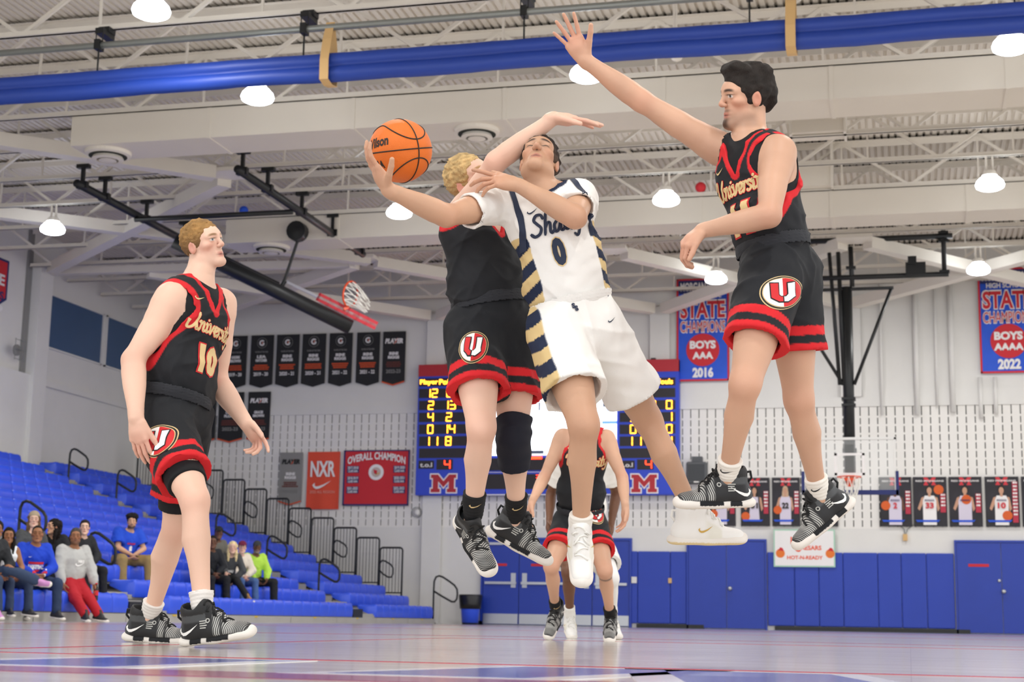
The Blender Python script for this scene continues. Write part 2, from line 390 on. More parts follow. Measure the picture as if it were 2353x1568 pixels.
def single_door(i, x0, x1, knob, h=2.05, notice=None, split=0.5):
    d = thing('door_%d' % i, ((x0+x1)/2, WY, 0), None, None, kind='structure')
    MB().box((x0-0.04, WY-0.1, 0), (x0, WY, h+0.05)).box((x1, WY-0.1, 0), (x1+0.04, WY, h+0.05)).box((x0, WY-0.1, h), (x1, WY, h+0.05)).build('door_frame', M_door, d)
    xm = x0+(x1-x0)*split
    for a, c in ((x0, xm), (xm, x1)):
        MB().box((a+0.006, WY-0.08, 0.02), (c-0.006, WY-0.02, h-0.005)).build('door_leaf', M_door, d)
    b = MB(); b.lathe((knob[0], WY-0.08, knob[1]), [(0.05, 0), (0.05, -0.015), (0.018, -0.02), (0.018, -0.06), (0.045, -0.075), (0.05, -0.1), (0.03, -0.12)], 12, 'y'); b.build('door_knob', M_metal, d, smooth=True)
    if notice: MB().plate(rect(*notice), WY-0.081, 0.006).build('red_notice', M_red, d)
    return d
x0, x1 = F(1582, 1300)[0], F(1758, 1300)[0]
single_door(2, x0, x1, F(1678, 1353), split=0.5)
x0 = F(2198, 1300)[0]
d3 = single_door(3, x0, x0+1.95, F(2306, 1360), notice=(*F(2225, 1303), *F(2272, 1297)))
b = MB(); kx, kz = F(2296, 1335); b.lathe((kx, WY-0.08, kz), [(0.035, 0), (0.035, -0.03), (0.02, -0.035)], 12, 'y'); b.build('lock', M_metal, d3, smooth=True)
def pad(xa, xb, za, zb, label):
    o = bpy.data.objects.new('wall_pad', soft_box_mesh(xb-xa-0.008, 0.06, zb-za, 0.018, 2)); o.data.materials.append(M_blue)
    link(o); o.location = ((xa+xb)/2, WY-0.035, (za+zb)/2); tag(o, label, 'wall pad', 'blue wall pads at the foot of the far wall')
    WL[o.name] = Vector(o.location)
PL = 'tall blue vinyl wall pad at the foot of the far wall'
for pxs in ([1450, 1465, 1540, 1578], [1764, 1826, 1882, 1938, 2018, 2072, 2130, 2194]):
    for a, c in zip(pxs[:-1], pxs[1:]): pad(F(a, 1360)[0], F(c, 1360)[0], 0.1, 1.80, PL)
b = MB(); bx, bz = F(1540, 1335); b.box((bx-0.04, WY-0.1, bz-0.06), (bx+0.04, WY-0.066, bz+0.06)); tag(b.build('wall_plate', M_tan), 'small tan plate set in a blue wall pad beside the double doors', 'plate')
b = MB(); bx, bz = F(1457, 1334); b.box((bx-0.07, WY-0.1, bz-0.07), (bx+0.07, WY-0.066, bz+0.08)); tag(b.build('switch_box', M_wall2), 'pale switch box on the pad right next to the double doors', 'switch box')

# ------------------------------------------------------------------ roof: deck, joists, ducts, braces
ys0, ys1 = -3.0, 38.0; x = -20.0; p = 0.125; vs = []; prof = []
while x < 17.5:
    prof += [(x, DECK), (x+0.07, DECK), (x+0.082, DECK+0.04), (x+0.113, DECK+0.04)]; x += p
n = len(prof)
vs = [(a, ys0, c) for a, c in prof]+[(a, ys1, c) for a, c in prof]+[(a, ys0, c+0.05) for a, c in prof]+[(a, ys1, c+0.05) for a, c in prof]
fs = [(i, i+n, i+n+1, i+1) for i in range(n-1)]+[(i+2*n, i+2*n+1, i+3*n+1, i+3*n) for i in range(n-1)]
ce = mesh_obj('ceiling', vs, fs, M_deck, loc=(0, 0, DECK)); tag(ce, kind='structure')
JY = [20.1+1.66*k for k in range(-11, 11)]
XA, XB = -19.6, 12.0
dia = None
for j, y in enumerate(JY):
    t = thing('roof_joist', ((XA+XB)/2, y, JB), 'white open-web steel joist carrying the corrugated roof deck', 'joist', 'open-web joists under the roof deck')
    for s in (-1, 1):
        MB().box((XA, y+s*0.02-0.035, JB), (XB, y+s*0.02+0.035, JB+0.012)).box((XA, y+s*0.02-0.006, JB), (XB, y+s*0.02+0.006, JB+0.08)).build('bottom_chord', M_steel, t)
    MB().box((XA, y-0.09, JT-0.012), (XB, y+0.09, JT)).box((XA, y-0.012, JT-0.11), (XB, y+0.012, JT)).build('top_chord', M_steel, t)
    if dia is None:
        dia = {}
        for kind, (dx, w) in dict(diagonal=(1.2, 0.055), vertical=(0.0, 0.035)).items():
            for s in ((1, -1) if kind == 'diagonal' else (1,)):
                q = MB().beam((0, 0, 0.02), (s*dx, 0, JT-JB-0.03), w, w*0.9); me = bpy.data.meshes.new(kind); me.from_pydata(q.v, [], q.f); me.materials.append(M_steel); me.update(); dia[kind, s] = me
    xx = XA+0.6+(j % 2)*0.5
    while xx < XB-1.3:
        for kind, s, ox in (('diagonal', 1, 0), ('diagonal', -1, 0), ('vertical', 1, 1.2)):
            if y < 15 : continue
            o = bpy.data.objects.new('web_'+kind, dia[kind, s]); link(o, t); o.location = Vector((xx+ox, y, JB))-wloc(t)
        xx += 2.4
    b = MB(); xx = -20.0+0.125*3
    while xx < 8 and y > 15:
        if random.random() > 0.06: b.add([(xx+0.072, y+0.06, JT+0.004), (xx+0.122, y+0.06, JT+0.004), (xx+0.112, y+0.06, DECK+0.038), (xx+0.083, y+0.06, DECK+0.038), (xx+0.072, y+0.075, JT+0.004), (xx+0.122, y+0.075, JT+0.004), (xx+0.112, y+0.075, DECK+0.038), (xx+0.083, y+0.075, DECK+0.038)], [(0,1,2,3),(4,7,6,5),(0,4,5,1),(1,5,6,2),(2,6,7,3),(3,7,4,0)])
        b.box((xx, y+0.06, JT+0.002), (xx+0.05, y+0.072, JT+0.04)) if random.random() < 0.75 else None
        xx += 0.125
    if b.v: o = b.build('flute_shade', M_dark, t); o['kind'] = 'stuff'  # added dark plates stand in for the shaded open flutes above the chord
DB = 7.5
def duct(y0, y1, xl, diff, lab, z1=JB-0.01):
    t = thing('air_duct', ((xl+8)/2, (y0+y1)/2, DB), lab, 'duct')
    bx = xl
    while bx < 11:
        nx = min(bx+2.4, 11.0)
        MB().box((bx, y0, DB), (nx-0.006, y1, z1)).build('duct_section', M_duct, t)
        MB().box((nx-0.03, y0-0.012, DB-0.012), (nx+0.03, y1+0.012, z1)).build('duct_seam', M_duct, t) if nx < 11 else None
        bx = nx
    for (dx, r) in diff:
        yc = (y0+y1)/2
        g = MB().lathe((dx, yc, DB), [(r*1.05, 0.0), (r*1.02, -0.05), (r*0.86, -0.07), (r*0.86, 0.0)], 32).build('diffuser', M_duct, t, smooth=False)
        MB().lathe((dx, yc, DB-0.066), [(r*0.85, 0.0), (r*0.85, -0.012), (0.02, -0.012)], 32).build('diffuser_throat', M_dark, g)
        MB().lathe((dx, yc, DB-0.08), [(r*0.66, 0.0), (r*0.72, -0.045), (r*0.5, -0.06), (r*0.5, 0.0)], 32).build('diffuser_ring', M_duct, g)
        MB().lathe((dx, yc, DB-0.1), [(r*0.34, 0.0), (r*0.4, -0.045), (0.02, -0.06)], 32).build('diffuser_cone', M_duct, g)
p1, p2 = onZ(235, 342, DB), onZ(1090, 292, DB)
duct(21.76, 22.62, onZ(160, 335, DB)[0], [(p1[0], 0.36), (p2[0], 0.34)], 'long rectangular white air duct with two round diffusers under the roof joists')
p3 = onZ(605, 556, DB)
duct(28.4, 29.25, onZ(500, 550, DB)[0], [(p3[0], 0.36)], 'long rectangular white air duct above the folded-up side basket')
BR = 'white steel brace tube running to a wall pilaster under the roof'
def brace(a, b_, r=0.14):
    q = MB().beam(a, b_, r*1.9, r*1.7); L = np.minimum(a, b_)
    tag(q.build('brace_tube', M_steel), BR, 'brace', 'slanted brace tubes under the roof')
nodes = [(-17.2, 32.2), (-11.6, 32.1), (-6.0, 32.2), (-0.9, 32.1), (4.4, 32.1)]
pil = [(-18.6,), (-11.45,), (-5.75,), (-1.2,), (4.3,)]
for i in range(1, 5):
    brace((nodes[i-1][0]+0.25, nodes[i-1][1]+0.2, 7.92), (pil[i][0]-0.15, WY-0.32, 7.66))
    brace((nodes[i][0]-0.25, nodes[i][1]+0.2, 7.92), (pil[i-1][0]+0.15, WY-0.32, 7.66))
brace((-11.9, 25.45, 7.92), (WX+0.5, 32.0, 8.02)); brace((-11.9, 25.0, 7.92), (WX+0.3, 18.6, 8.02)); brace((-11.4, 32.0, 7.92), (WX+0.3, 25.6, 8.02)); brace((-11.8, 32.3, 7.92), (WX+0.3, 32.3, 8.02), 0.1)
for nx, ny in nodes[1:]+[(-11.7, 25.2)]:
    tag(MB().box((nx-0.36, ny-0.3, 7.93), (nx+0.36, ny+0.3, 8.0)).build('gusset_plate', M_steel), 'flat white gusset plate where brace tubes meet under a joist', 'gusset', 'gusset plates of the braces')

# ------------------------------------------------------------------ high-bay lamps
def lamp(i, x, y):
    t = thing('high_bay_lamp', (x, y, 7.45), 'round glowing high-bay lamp hanging on a stem from a roof joist', 'lamp', 'high-bay lamps under the roof')
    MB().tube([(x-0.05, y, 8.0), (x-0.05, y, 7.72)], 0.02, 8).tube([(x+0.05, y, 8.0), (x+0.05, y, 7.72)], 0.02, 8).build('stem', M_steel, t)
    MB().lathe((x, y, 7.66), [(0.1, 0.08), (0.13, 0.0), (0.1, -0.02)], 20).build('ballast', M_steel, t)
    MB().lathe((x, y, 7.5), [(0.08, 0.15), (0.16, 0.12), (0.22, 0.055), (0.24, 0.0), (0.225, -0.045), (0.17, -0.075), (0.06, -0.09)], 28).build('shade', M_lamp, t, smooth=True)
    L = bpy.data.lights.new('lamp_light', 'AREA'); L.shape = 'DISK'; L.size = 0.5; L.energy = LAMP_W; L.color = (1.0, 0.985, 0.965)
    o = bpy.data.objects.new('lamp_light', L); link(o, t); o.location = (0, 0, -0.06)
for i, (x, y) in enumerate(LIGHTS): lamp(i, x, min(JY, key=lambda q: abs(q-y)))

# ------------------------------------------------------------------ rolled divider curtain on its pipe
CY = 18.2
t = thing('divider_curtain', (-5, CY, 6.9), 'rolled-up blue divider curtain slung across the gym under its pipe', 'curtain')
ring = [(-0.02, 0.36), (0.05, 0.35), (0.11, 0.27), (0.12, 0.2), (0.06, 0.175), (0.12, 0.15), (0.13, 0.08), (0.08, 0.01), (0.0, -0.02), (-0.09, 0.0), (-0.13, 0.08), (-0.1, 0.16), (-0.055, 0.18), (-0.1, 0.2), (-0.12, 0.27), (-0.09, 0.34)]
N = 120; vs = []; fs = []; xs = np.linspace(-19.5, 12, N)
for i, x in enumerate(xs):
    w = 1+0.03*math.sin(x*1.7)+0.02*math.sin(x*4.1); dz = 0.008*math.sin(x*1.3)+0.005*math.sin(x*3.7)
    for k, (yy, zz) in enumerate(ring): vs.append((x, CY+yy*w, 6.96+zz+dz*(1-zz*2)+0.003*math.sin(x*9+k)))
m_ = len(ring)
for i in range(N-1):
    for k in range(m_): fs.append((i*m_+k, i*m_+(k+1) % m_, (i+1)*m_+(k+1) % m_, (i+1)*m_+k))
mesh_obj('rolled_cloth', vs, fs, M_curtain, t, smooth=True)
MB().tube([(-19.5, CY, 7.69), (12, CY, 7.69)], 0.045, 10).build('curtain_pipe', M_pipe, t, smooth=True)
for ppx in ((757, 120), (1818, 50)):
    x = onY(*ppx, CY)[0]
    loop = [(-0.16, 6.93), (-0.17, 7.2), (-0.1, 7.5), (0.0, 7.76), (0.1, 7.5), (0.17, 7.2), (0.16, 6.93), (0, 6.9)]
    b = MB(); n0 = len(loop)
    vs = [(x+s*0.06, CY+a, c) for s in (-1, 1) for a, c in loop]+[(x+s*0.06, CY+a*1.06, c-0.004) for s in (-1, 1) for a, c in loop]
    fs = []
    for i in range(n0):
        j = (i+1) % n0; fs += [(i, j, j+n0, i+n0), (2*n0+i, 3*n0+i, 3*n0+j, 2*n0+j), (i, 2*n0+i, 2*n0+j, j), (n0+i, n0+j, 3*n0+j, 3*n0+i)]
    mesh_obj('strap', vs, fs, M_tan, t)
for ppx in ((228, 97), (700, 60), (1205, 25), (1722, 5), (2330, -30)):
    x = onY(*ppx, CY)[0]
    h = MB().box((x-0.06, CY-0.02, 7.86), (x+0.06, CY+0.3, 7.94)).box((x-0.08, CY+0.1, 7.93), (x+0.08, CY+0.28, 8.0)).box((x-0.04, CY-0.07, 7.62), (x+0.04, CY+0.07, 7.76)).build('hanger', M_black, t)
    MB().tube([(x-0.05, CY, 7.9), (x-0.05, CY, 7.7)], 0.008, 6).tube([(x+0.05, CY, 7.9), (x+0.05, CY, 7.7)], 0.008, 6).tube([(x, CY, 7.63), (x, CY, 7.3)], 0.012, 6).build('hanger_rod', M_black, h)

# ------------------------------------------------------------------ odds and ends caught in the roof
def lodged(nm, pxy, z, r, m, lab):
    jy = min(JY, key=lambda q: abs(onY(*pxy, q)[2]-(JB+.08+r))); c = onY(*pxy, jy); z = JB+.078+r; o = MB().lathe((c[0], c[1], z), [(r*math.sin(a)+.002, -r*math.cos(a)) for a in np.linspace(.05, math.pi-.05, 12)], 18).build(nm, m, smooth=True); tag(o, lab, 'ball')
lodged('lodged_ball', (560, 490), 8.12, .09, M_bannerblue, 'small blue ball lodged on a roof joist')
lodged('lodged_ball', (1610, 430), 8.12, .1, M_red, 'small red ball lodged on a roof joist')
c = onZ(1555, 126, 7.9); t = thing('ceiling_globe', (c[0], c[1], 7.8), 'small pale globe detector hanging below the blue curtain', 'detector')
MB().lathe((c[0], c[1], 7.9), [(.01, -.1), (.07, -.07), (.1, 0), (.07, .07), (.03, .1)], 16).build('globe', M_steel, t, smooth=True); MB().tube([(c[0], c[1], 7.98), (c[0], c[1], 8.9)], .012, 6).build('globe_stem', M_steel, t)
for pxy, w_, lab in (((1880, 290), .9, 'white equipment box slung between roof joists above the leaping player'), ((1870, 415), .7, 'white framed equipment box slung under a roof joist')):
    c = onZ(*pxy, 8.2); t = thing('equipment_box', (c[0], c[1], 8.03), lab, 'equipment box')
    MB().box((c[0]-w_/2, c[1]-.25, 8.03), (c[0]+w_/2, c[1]+.25, 8.42)).build('box_body', M_duct, t)
    for sx in (-1, 1): MB().box((c[0]+sx*w_*.48-.02, c[1]-.27, 8.0), (c[0]+sx*w_*.48+.02, c[1]+.27, 8.9)).build('box_hanger', M_steel, t)
# ------------------------------------------------------------------ bleachers
TREAD, RISE, SF, SEATW = 0.6, 0.238, -11.0, 0.46
NROW = 14
bm = bmesh.new(); nx, ny = 6, 4
# one moulded seat module: front at x=0, depth 0.42 to -x, width SEATW in y, top at z=0.28
def seat_mesh():
    prof = [(0.0, 0.0), (0.012, 0.05), (0.015, 0.19), (0.0, 0.255), (-0.03, 0.278), (-0.12, 0.268), (-0.26, 0.262), (-0.38, 0.275), (-0.42, 0.262), (-0.42, 0.2)]
    cols = [(-0.5, 0.86), (-0.46, 0.97), (-0.3, 1.0), (0.0, 0.965), (0.3, 1.0), (0.46, 0.97), (0.5, 0.86)]
    vs = []; fs = []
    for c, k in cols:
        for (x, z) in prof: vs.append((x*(0.6+0.4*k) if x > 0 else x, c*(SEATW-0.014), z*(1 if z < 0.1 else k)))
    n = len(prof)
    for i in range(len(cols)-1):
        for k in range(n-1): fs.append((i*n+k, (i+1)*n+k, (i+1)*n+k+1, i*n+k+1))
    fs += [tuple(range(n)), tuple(range((len(cols)-1)*n+n-1, (len(cols)-1)*n-1, -1))]
    me = bpy.data.meshes.new('seat'); me.from_pydata(vs, [], fs); me.materials.append(M_seat)
    me.polygons.foreach_set('use_smooth', [True]*len(me.polygons)); me.update(); return me
SEATM = seat_mesh()
SECT = [(15.9, 21.0, 'lower bleacher block of blue seats holding the man in the blue hoodie', 0), (22.2, 30.6, 'long middle bleacher block of blue seats between the two aisles', 0), (32.0, 36.2, 'short bleacher block of blue seats next to the barred end rails', 0)]
for (y0, y1, lab, _) in SECT:
    t = thing('bleacher_block', (SF-4, (y0+y1)/2, 0), lab, 'bleachers')
    n = int(round((y1-y0)/SEATW))
    for i in range(NROW):
        xf = SF-TREAD*i
        if xf < WX+0.5: break
        r = MB().box((xf-0.42, y0, 0.1+RISE*i), (xf-0.03, y1, 0.17+RISE*i)).build('bench', M_grey, t)
        vis = 0
        for k in range(n):
            yc = y1-(k+0.5)*SEATW
            if yc < y0: break
            # only what the picture frame can hold
            d = np.array((xf, yc, 0.3+RISE*i))-_C; pxx = CXP+FPX*(d@_r)/(d@_f)
            if pxx < -90: continue
            o = bpy.data.objects.new('seat', SEATM); link(o, r); o.location = Vector((xf, yc, 0.13+RISE*i))-wloc(r)
        MB().box((xf-TREAD, y0, 0.2+RISE*i-0.03), (xf-0.4, y1, 0.2+RISE*i)).box((xf-TREAD-0.01, y0, 0.03+RISE*i), (xf-TREAD+0.01, y1, 0.17+RISE*i)).build('footboard', M_grey, t)
# lowest grey skirt boards and the stepped aisles
ya = 15.9
for yb in (18.4, 20.9, 24.0, 27.2, 29.6, 32.0, 34.2, 36.3):
    o = MB().box((SF-0.1, ya+0.01, 0.0), (SF+0.04, yb-0.01, 0.115)).build('skirt_board', M_grey); tag(o, 'grey skirt board along the foot of the bleachers', 'board', 'grey skirt boards under the bleachers')
    MB().box((SF+0.04, (ya+yb)/2-0.06, 0.09), (SF+0.05, (ya+yb)/2+0.06, 0.112)).build('yellow_latch', mat('latch_yellow', '#d8b52a', 0.5), o); ya = yb
for (a0, a1, lab) in ((21.04, 22.16, 'grey stepped aisle between the blue hoodie and khaki trousers blocks'), (30.64, 31.96, 'grey stepped aisle leading up beside the barred end rails')):
    t = thing('aisle_steps', (SF-4, (a0+a1)/2, 0), lab, 'steps')
    for i in range(NROW-1):
        xf = SF-TREAD*i
        MB().box((xf-TREAD, a0, 0.03+RISE*i), (xf-0.02, a1, 0.2+RISE*i)).build('step', M_grey, t)
        MB().box((xf-TREAD, a0+0.1, 0.2+RISE*i), (xf-TREAD+0.28, a1-0.1, 0.32+RISE*i)).build('half_step', mat('half_step_grey', '#8f8d88', 0.5), t)
    MB().box((SF-.55, a0+.02, 0.0), (SF+.0, a0+(a1-a0)*.45, .29)).build('aisle_opening_dark', M_black, t)  # black box added to stand in for the dark opening at the aisle's front
    def rail(x, z0, y, nm='aisle_rail', lab='black looped handrail standing in a bleacher aisle', grp='looped handrails in the bleacher aisles', s=1.0):
        pts = [(0, 0), (0, .3), (0, .62), (0.005, .78), (.04, .86), (.1, .88), (.17, .86), (.3, .78), (.4, .71), (.45, .64), (.46, .55), (.45, .46), (.41, .41), (.35, .41), (.25, .46), (.12, .53), (0.0, .6)]
        q = thing(nm, (x, y, z0), lab, 'handrail', grp)
        MB().tube([(x+a*s, y, z0+c*s) for a, c in pts], 0.024, 8).build('rail_loop', M_black, q, smooth=True)
        MB().lathe((x, y, z0), [(0.07, 0), (0.07, 0.02), (0.04, 0.05), (0.035, 0.1)], 12).build('socket', M_black, q)
    for i in range(1, NROW-1, 2): rail(SF-TREAD*i-0.42, 0.2+RISE*i, (a0+a1)/2)
rail(-11.15, 0.0, 36.75, 'end_rail', 'black looped handrail at the floor end of the bleachers', 'end handrail of the bleachers', 1.3)
# barred end rails, one per row
for j in range(12):
    xa, xb = -11.86-TREAD*j, -12.43-TREAD*j; zt = 1.80+RISE*j; zb = 0.72+RISE*j; zf = .2+RISE*(j+1)-.03
    q = thing('guard_panel', ((xa+xb)/2, 36.42, zb-0.72), 'black barred guard panel closing the end of a bleacher row', 'guard rail', 'barred guard panels at the end of the bleachers')
    r = 0.06
    fr = [(xa, zb-0.72), (xa, zb+0.4), (xa, zt-r), (xa-0.02, zt-0.02), (xa-r, zt), ((xa+xb)/2, zt), (xb+r, zt), (xb+0.02, zt-0.02), (xb, zt-r), (xb, zb+0.4), (xb, zb-0.72)]
    MB().tube([(a, 36.42, c) for a, c in fr], 0.024, 8).build('frame', M_black, q, smooth=True)
    MB().tube([(xa, 36.42, zb), (xb, 36.42, zb)], 0.018, 6).build('bottom_bar', M_black, q)
    for k in range(1, 7):
        xx = xa+(xb-xa)*k/7; MB().tube([(xx, 36.42, zb), (xx, 36.42, zt)], 0.008, 5).build('bar', M_black, q)
    if j % 2 == 0: MB().tube([(xb+a, 36.36, zb+0.25+c) for a, c in [(0.02, .45), (.08, .52), (.16, .5), (.3, .42), (.36, .34), (.36, .2), (.32, .12), (.24, .12), (.1, .2), (0.02, .28)]], 0.02, 8).build('hand_loop', M_black, q, smooth=True)

# ------------------------------------------------------------------ banners on the far wall
BY = WY-0.06
def U(px_, py_, y=BY):
    p_ = onY(px_, py_, y); return (p_[0], p_[2])
def ubox(a, b_, y=BY):
    p0, p1 = U(*a, y), U(*b_, y); return (min(p0[0], p1[0]), min(p0[1], p1[1]), max(p0[0], p1[0]), max(p0[1], p1[1]))
def cloth(name, x0, x1, z1, z0, point, y, m, parent, th=0.012, wave=0.012, n=12):
    vs = []; fs = []
    for i in range(n+1):
        u = i/n; x = x0+(x1-x0)*u; zb = z0-(point*(1-abs(2*u-1)))
        for k in range(7):
            w = k/6; z = z1+(zb-z1)*w; yy = y-th-wave*(0.5+0.5*math.sin(u*9+x0*7))*w
            vs.append((x, yy, z))
    n1 = len(vs); vs += [(a, y, c) for a, _, c in vs]
    for i in range(n):
        for k in range(6): q = (i*7+k, i*7+k+1, (i+1)*7+k+1, (i+1)*7+k); fs += [q, tuple(j+n1 for j in q[::-1])]
    return mesh_obj(name, vs, fs, m, parent, smooth=True)
TY = BY-0.027
def small_lines(x0, x1, z, parent, m, n=3, h=0.05, gap=0.075, y=TY):
    b = MB(); random.seed(int(abs(x0*100)))
    for i in range(n):
        s = random.uniform(0.0, 0.12)*(x1-x0); xx = x0+s
        while xx < x1-s: w = random.uniform(0.02, 0.06); b.box((xx, y-0.003, z-i*gap), (min(xx+w, x1-s), y, z-i*gap+h)); xx += w+0.008
    o = b.build('small_print', m, parent); o['kind'] = 'stuff'; return o
def letter_g(cx, cz, r, parent, y=TY):
    b = MB(); n = 22
    pts = [(cx+r*math.cos(a), cz+r*math.sin(a)) for a in np.linspace(0.7, 5.6, n)]+[(cx+r*0.8, cz+r*0.05), (cx+r*0.1, cz+r*0.05), (cx+r*0.1, cz-r*0.3), (cx+r*0.42, cz-r*0.3)]+[(cx+r*.52*math.cos(a), cz+r*.52*math.sin(a)) for a in np.linspace(5.6, 0.7, n)]
    b.plate(pts, y, 0.003).build('letter_g', M_white, parent)
    MB().plate([(cx+r*.1, cz+r*.35), (cx+r*.4, cz+r*.35), (cx+r*.15, cz-r*.05), (cx+r*.3, cz-r*.05), (cx-r*.1, cz-r*.5), (cx+r*.02, cz-r*.1), (cx-r*.12, cz-r*.1)], y-0.003, 0.003).build('bolt', M_orange, parent)
    rg = [(cx+1.75*r*math.cos(a), cz+1.75*r*math.sin(a)) for a in np.linspace(0, 2*math.pi, 33)]; b = MB()
    for i in range(32):
        a, c = rg[i], rg[i+1]; f_ = 0.93
        b.plate([a, c, (cx+(c[0]-cx)*f_, cz+(c[1]-cz)*f_), (cx+(a[0]-cx)*f_, cz+(a[1]-cz)*f_)], y, 0.002)
    b.build('ring', M_greytext, parent)
def player_banner(x0, x1, z1, z0, kind, name, year, lab, m=None, tm=None):
    t = thing('pennant_banner', ((x0+x1)/2, BY, z0-0.1), lab, 'banner', 'award banners on the far wall')
    cl = cloth('cloth', x0, x1, z1, z0, 0.09, BY, m or M_blackcloth, t)
    w = x1-x0; cx = (x0+x1)/2; H = z1-z0; tm = tm or M_white
    if kind == 'G': letter_g(cx, z1-H*0.16, w*0.125, t); text_wall('caption', 'PLAYER OF THE YEAR', (cx-w*.28, z1-H*.36, cx+w*.28, z1-H*.325), TY, M_greytext, t)
    else:
        text_wall('heading', 'PLAYER', (cx-w*.4, z1-H*.24, cx+w*.4, z1-H*.14), TY, tm if m is None else M_blackcloth, t, bold=0.06, shear=0.2)
        MB().plate([(cx-w*.02, z1-H*.26), (cx+w*.17, z1-H*.12), (cx+w*.08, z1-H*.2), (cx+w*.12, z1-H*.2)], TY-0.004, 0.003).build('bolt', M_orange, t)
        MB().plate([(x0, z0+0.02), (cx, z0-0.07), (x1, z0+0.02), (x1, z0-0.015), (cx, z0-0.105), (x0, z0-0.015)], TY+0.004, 0.006).build('hem_band', M_orange, t)
    a, c = name.split(' ')
    text_wall('first_name', a, (cx-w*.2, z1-H*.47, cx+w*.2, z1-H*.41), TY, tm, t, bold=0.05)
    text_wall('last_name', c, (cx-w*.25, z1-H*.545, cx+w*.25, z1-H*.485), TY, tm, t, bold=0.05)
    small_lines(cx-w*.36, cx+w*.36, z1-H*.63, t, M_orange if kind == 'G' else mat('dim_red', '#6e3a34', 0.8), 3, 0.035, 0.05)
    text_wall('year', year, (cx-w*.32, z1-H*.83, cx+w*.32, z1-H*.755), TY, tm if kind == 'G' else M_greytext, t, bold=0.03)
    return t
xs = [(518, 568), (577, 629), (636, 688), (695, 749), (757, 810), (820, 873), (880, 932)]
info = [('G', 'ALMUDENE BROWN', '2019 - 20', 'furthest black pennant banner from the scoreboard, marked 2019 - 20'), ('G', 'LEA HATCHER', '2019 - 20', 'black pennant banner with the name line ending in HATCHER'), ('G', 'IRENE RIGGS', '2020 - 21', 'black pennant banner marked 2020 - 21 beside the HATCHER banner'), ('G', 'IRENE RIGGS', '2020 - 21', 'black pennant banner marked 2020 - 21 beside a 2021 - 22 banner'), ('G', 'IRENE RIGGS', '2021 - 22', 'black pennant banner marked 2021 - 22 beside a 2020 - 21 banner'), ('G', 'IRENE RIGGS', '2021 - 22', 'black pennant banner marked 2021 - 22 beside the orange-hemmed one'), ('P', 'IRENE RIGGS', '2022-23', 'upper black pennant banner with PLAYER heading and orange hem')]
LABNAME = {1: 'black pennant banner marked 2019 - 20 with a shorter first name line', 2: 'black pennant banner marked 2020 - 21 next to a 2019 - 20 one'}
for i, ((a, c), (k, nm, yr, lab)) in enumerate(zip(xs, info)):
    xa, xb = U(a, 800)[0], U(c, 800)[0]
    player_banner(xa, xb, 7.33, 6.03, k, nm, yr, LABNAME.get(i, lab))
for i, (a, c, nm, lab) in enumerate(((448, 497, 'IRENE RIGGS', 'lower black pennant banner with orange hem, far end from the grey banner'), (503, 560, 'CLARA FLORES', 'lower black pennant banner with orange hem between two others'), (570, 621, 'GRACIE BROWN', 'lower black pennant banner with orange hem beside bare slotted block'))):
    xa, xb = U(a, 940)[0], U(c, 940)[0]; player_banner(xa, xb, 5.84, 4.62, 'P', nm, '2022-23', lab)
player_banner(U(642, 1100)[0], U(694, 1100)[0], 4.25, 3.0, 'P', 'IRENE RIGGS', '2022-23', 'grey pennant banner with orange hem beside the orange banner', m=mat('banner_grey', '#8e8d8b', 0.8), tm=M_white)
x0, x1 = U(706, 1100)[0], U(780, 1100)[0]
t = thing('nxr_banner', ((x0+x1)/2, BY, 2.8), 'orange banner with large white NXR lettering beside the bleachers', 'banner')
cloth('cloth', x0, x1, 4.26, 2.8, 0.0, BY, mat('banner_coral', '#e35138', 0.75), t, wave=0.03)
TY2 = BY-0.046
text_wall('lettering', 'NXR', (x0+.1, 3.62, x1-.1, 4.02), TY2, M_white, t, bold=0.03)
def swoosh(cx, cz, w, h):
    return [(cx-w*.5, cz-h*.05), (cx-w*.42, cz-h*.32), (cx-w*.3, cz-h*.46), (cx-w*.14, cz-h*.42), (cx+w*.12, cz-h*.15), (cx+w*.5, cz+h*.42), (cx+w*.1, cz+h*.02), (cx-w*.16, cz-h*.16), (cx-w*.3, cz-h*.2), (cx-w*.38, cz-h*.1), (cx-w*.38, cz+h*.2)]
MB().plate(swoosh((x0+x1)/2-.02, 3.42, .5, .24), TY2, .003).build('swoosh', M_white, t)
text_wall('caption', '2022 ALL REGION', (x0+.1, 3.2, x1-.1, 3.27), TY2, mat('coral_pale', '#f0a090', 0.8), t, bold=0.01)
x0, z0, x1, z1 = U(790, 1100)[0], 2.9, U(940, 1100)[0], 4.28
t = thing('champion_banner', ((x0+x1)/2, BY, z0), 'wide red banner with blue border reading OVERALL CHAMPION', 'banner')
cloth('cloth', x0, x1, z1, z0, 0.0, BY, M_red, t, wave=0.008)
b = MB()
for q in (rect(x0-.01, z0-.01, x0+.03, z1+.01), rect(x1-.03, z0-.01, x1+.01, z1+.01), rect(x0, z0-.01, x1, z0+.03), rect(x0, z1-.02, x1, z1+.01)): b.plate(q, BY-.018, .008)
b.build('border', M_navyp, t)
text_wall('heading', 'OVERALL CHAMPION', (x0+.1, z1-.36, x1-.1, z1-.17), TY, M_white, t, bold=0.03, arch=0.13)
cx = (x0+x1)/2+.0; cz = z1-.55
MB().plate(disc(cx, cz, .2), TY, .003).build('badge', M_white, t); MB().plate(disc(cx, cz, .125), TY-.003, .003).build('badge_inner', mat('badge_grey', '#c9b9b2', 0.8), t)
MB().plate([(cx-.07, cz+.07), (cx+.03, cz+.04), (cx+.02, cz-.06), (cx-.05, cz-.03)], TY-.006, .003).build('badge_red', M_red, t)
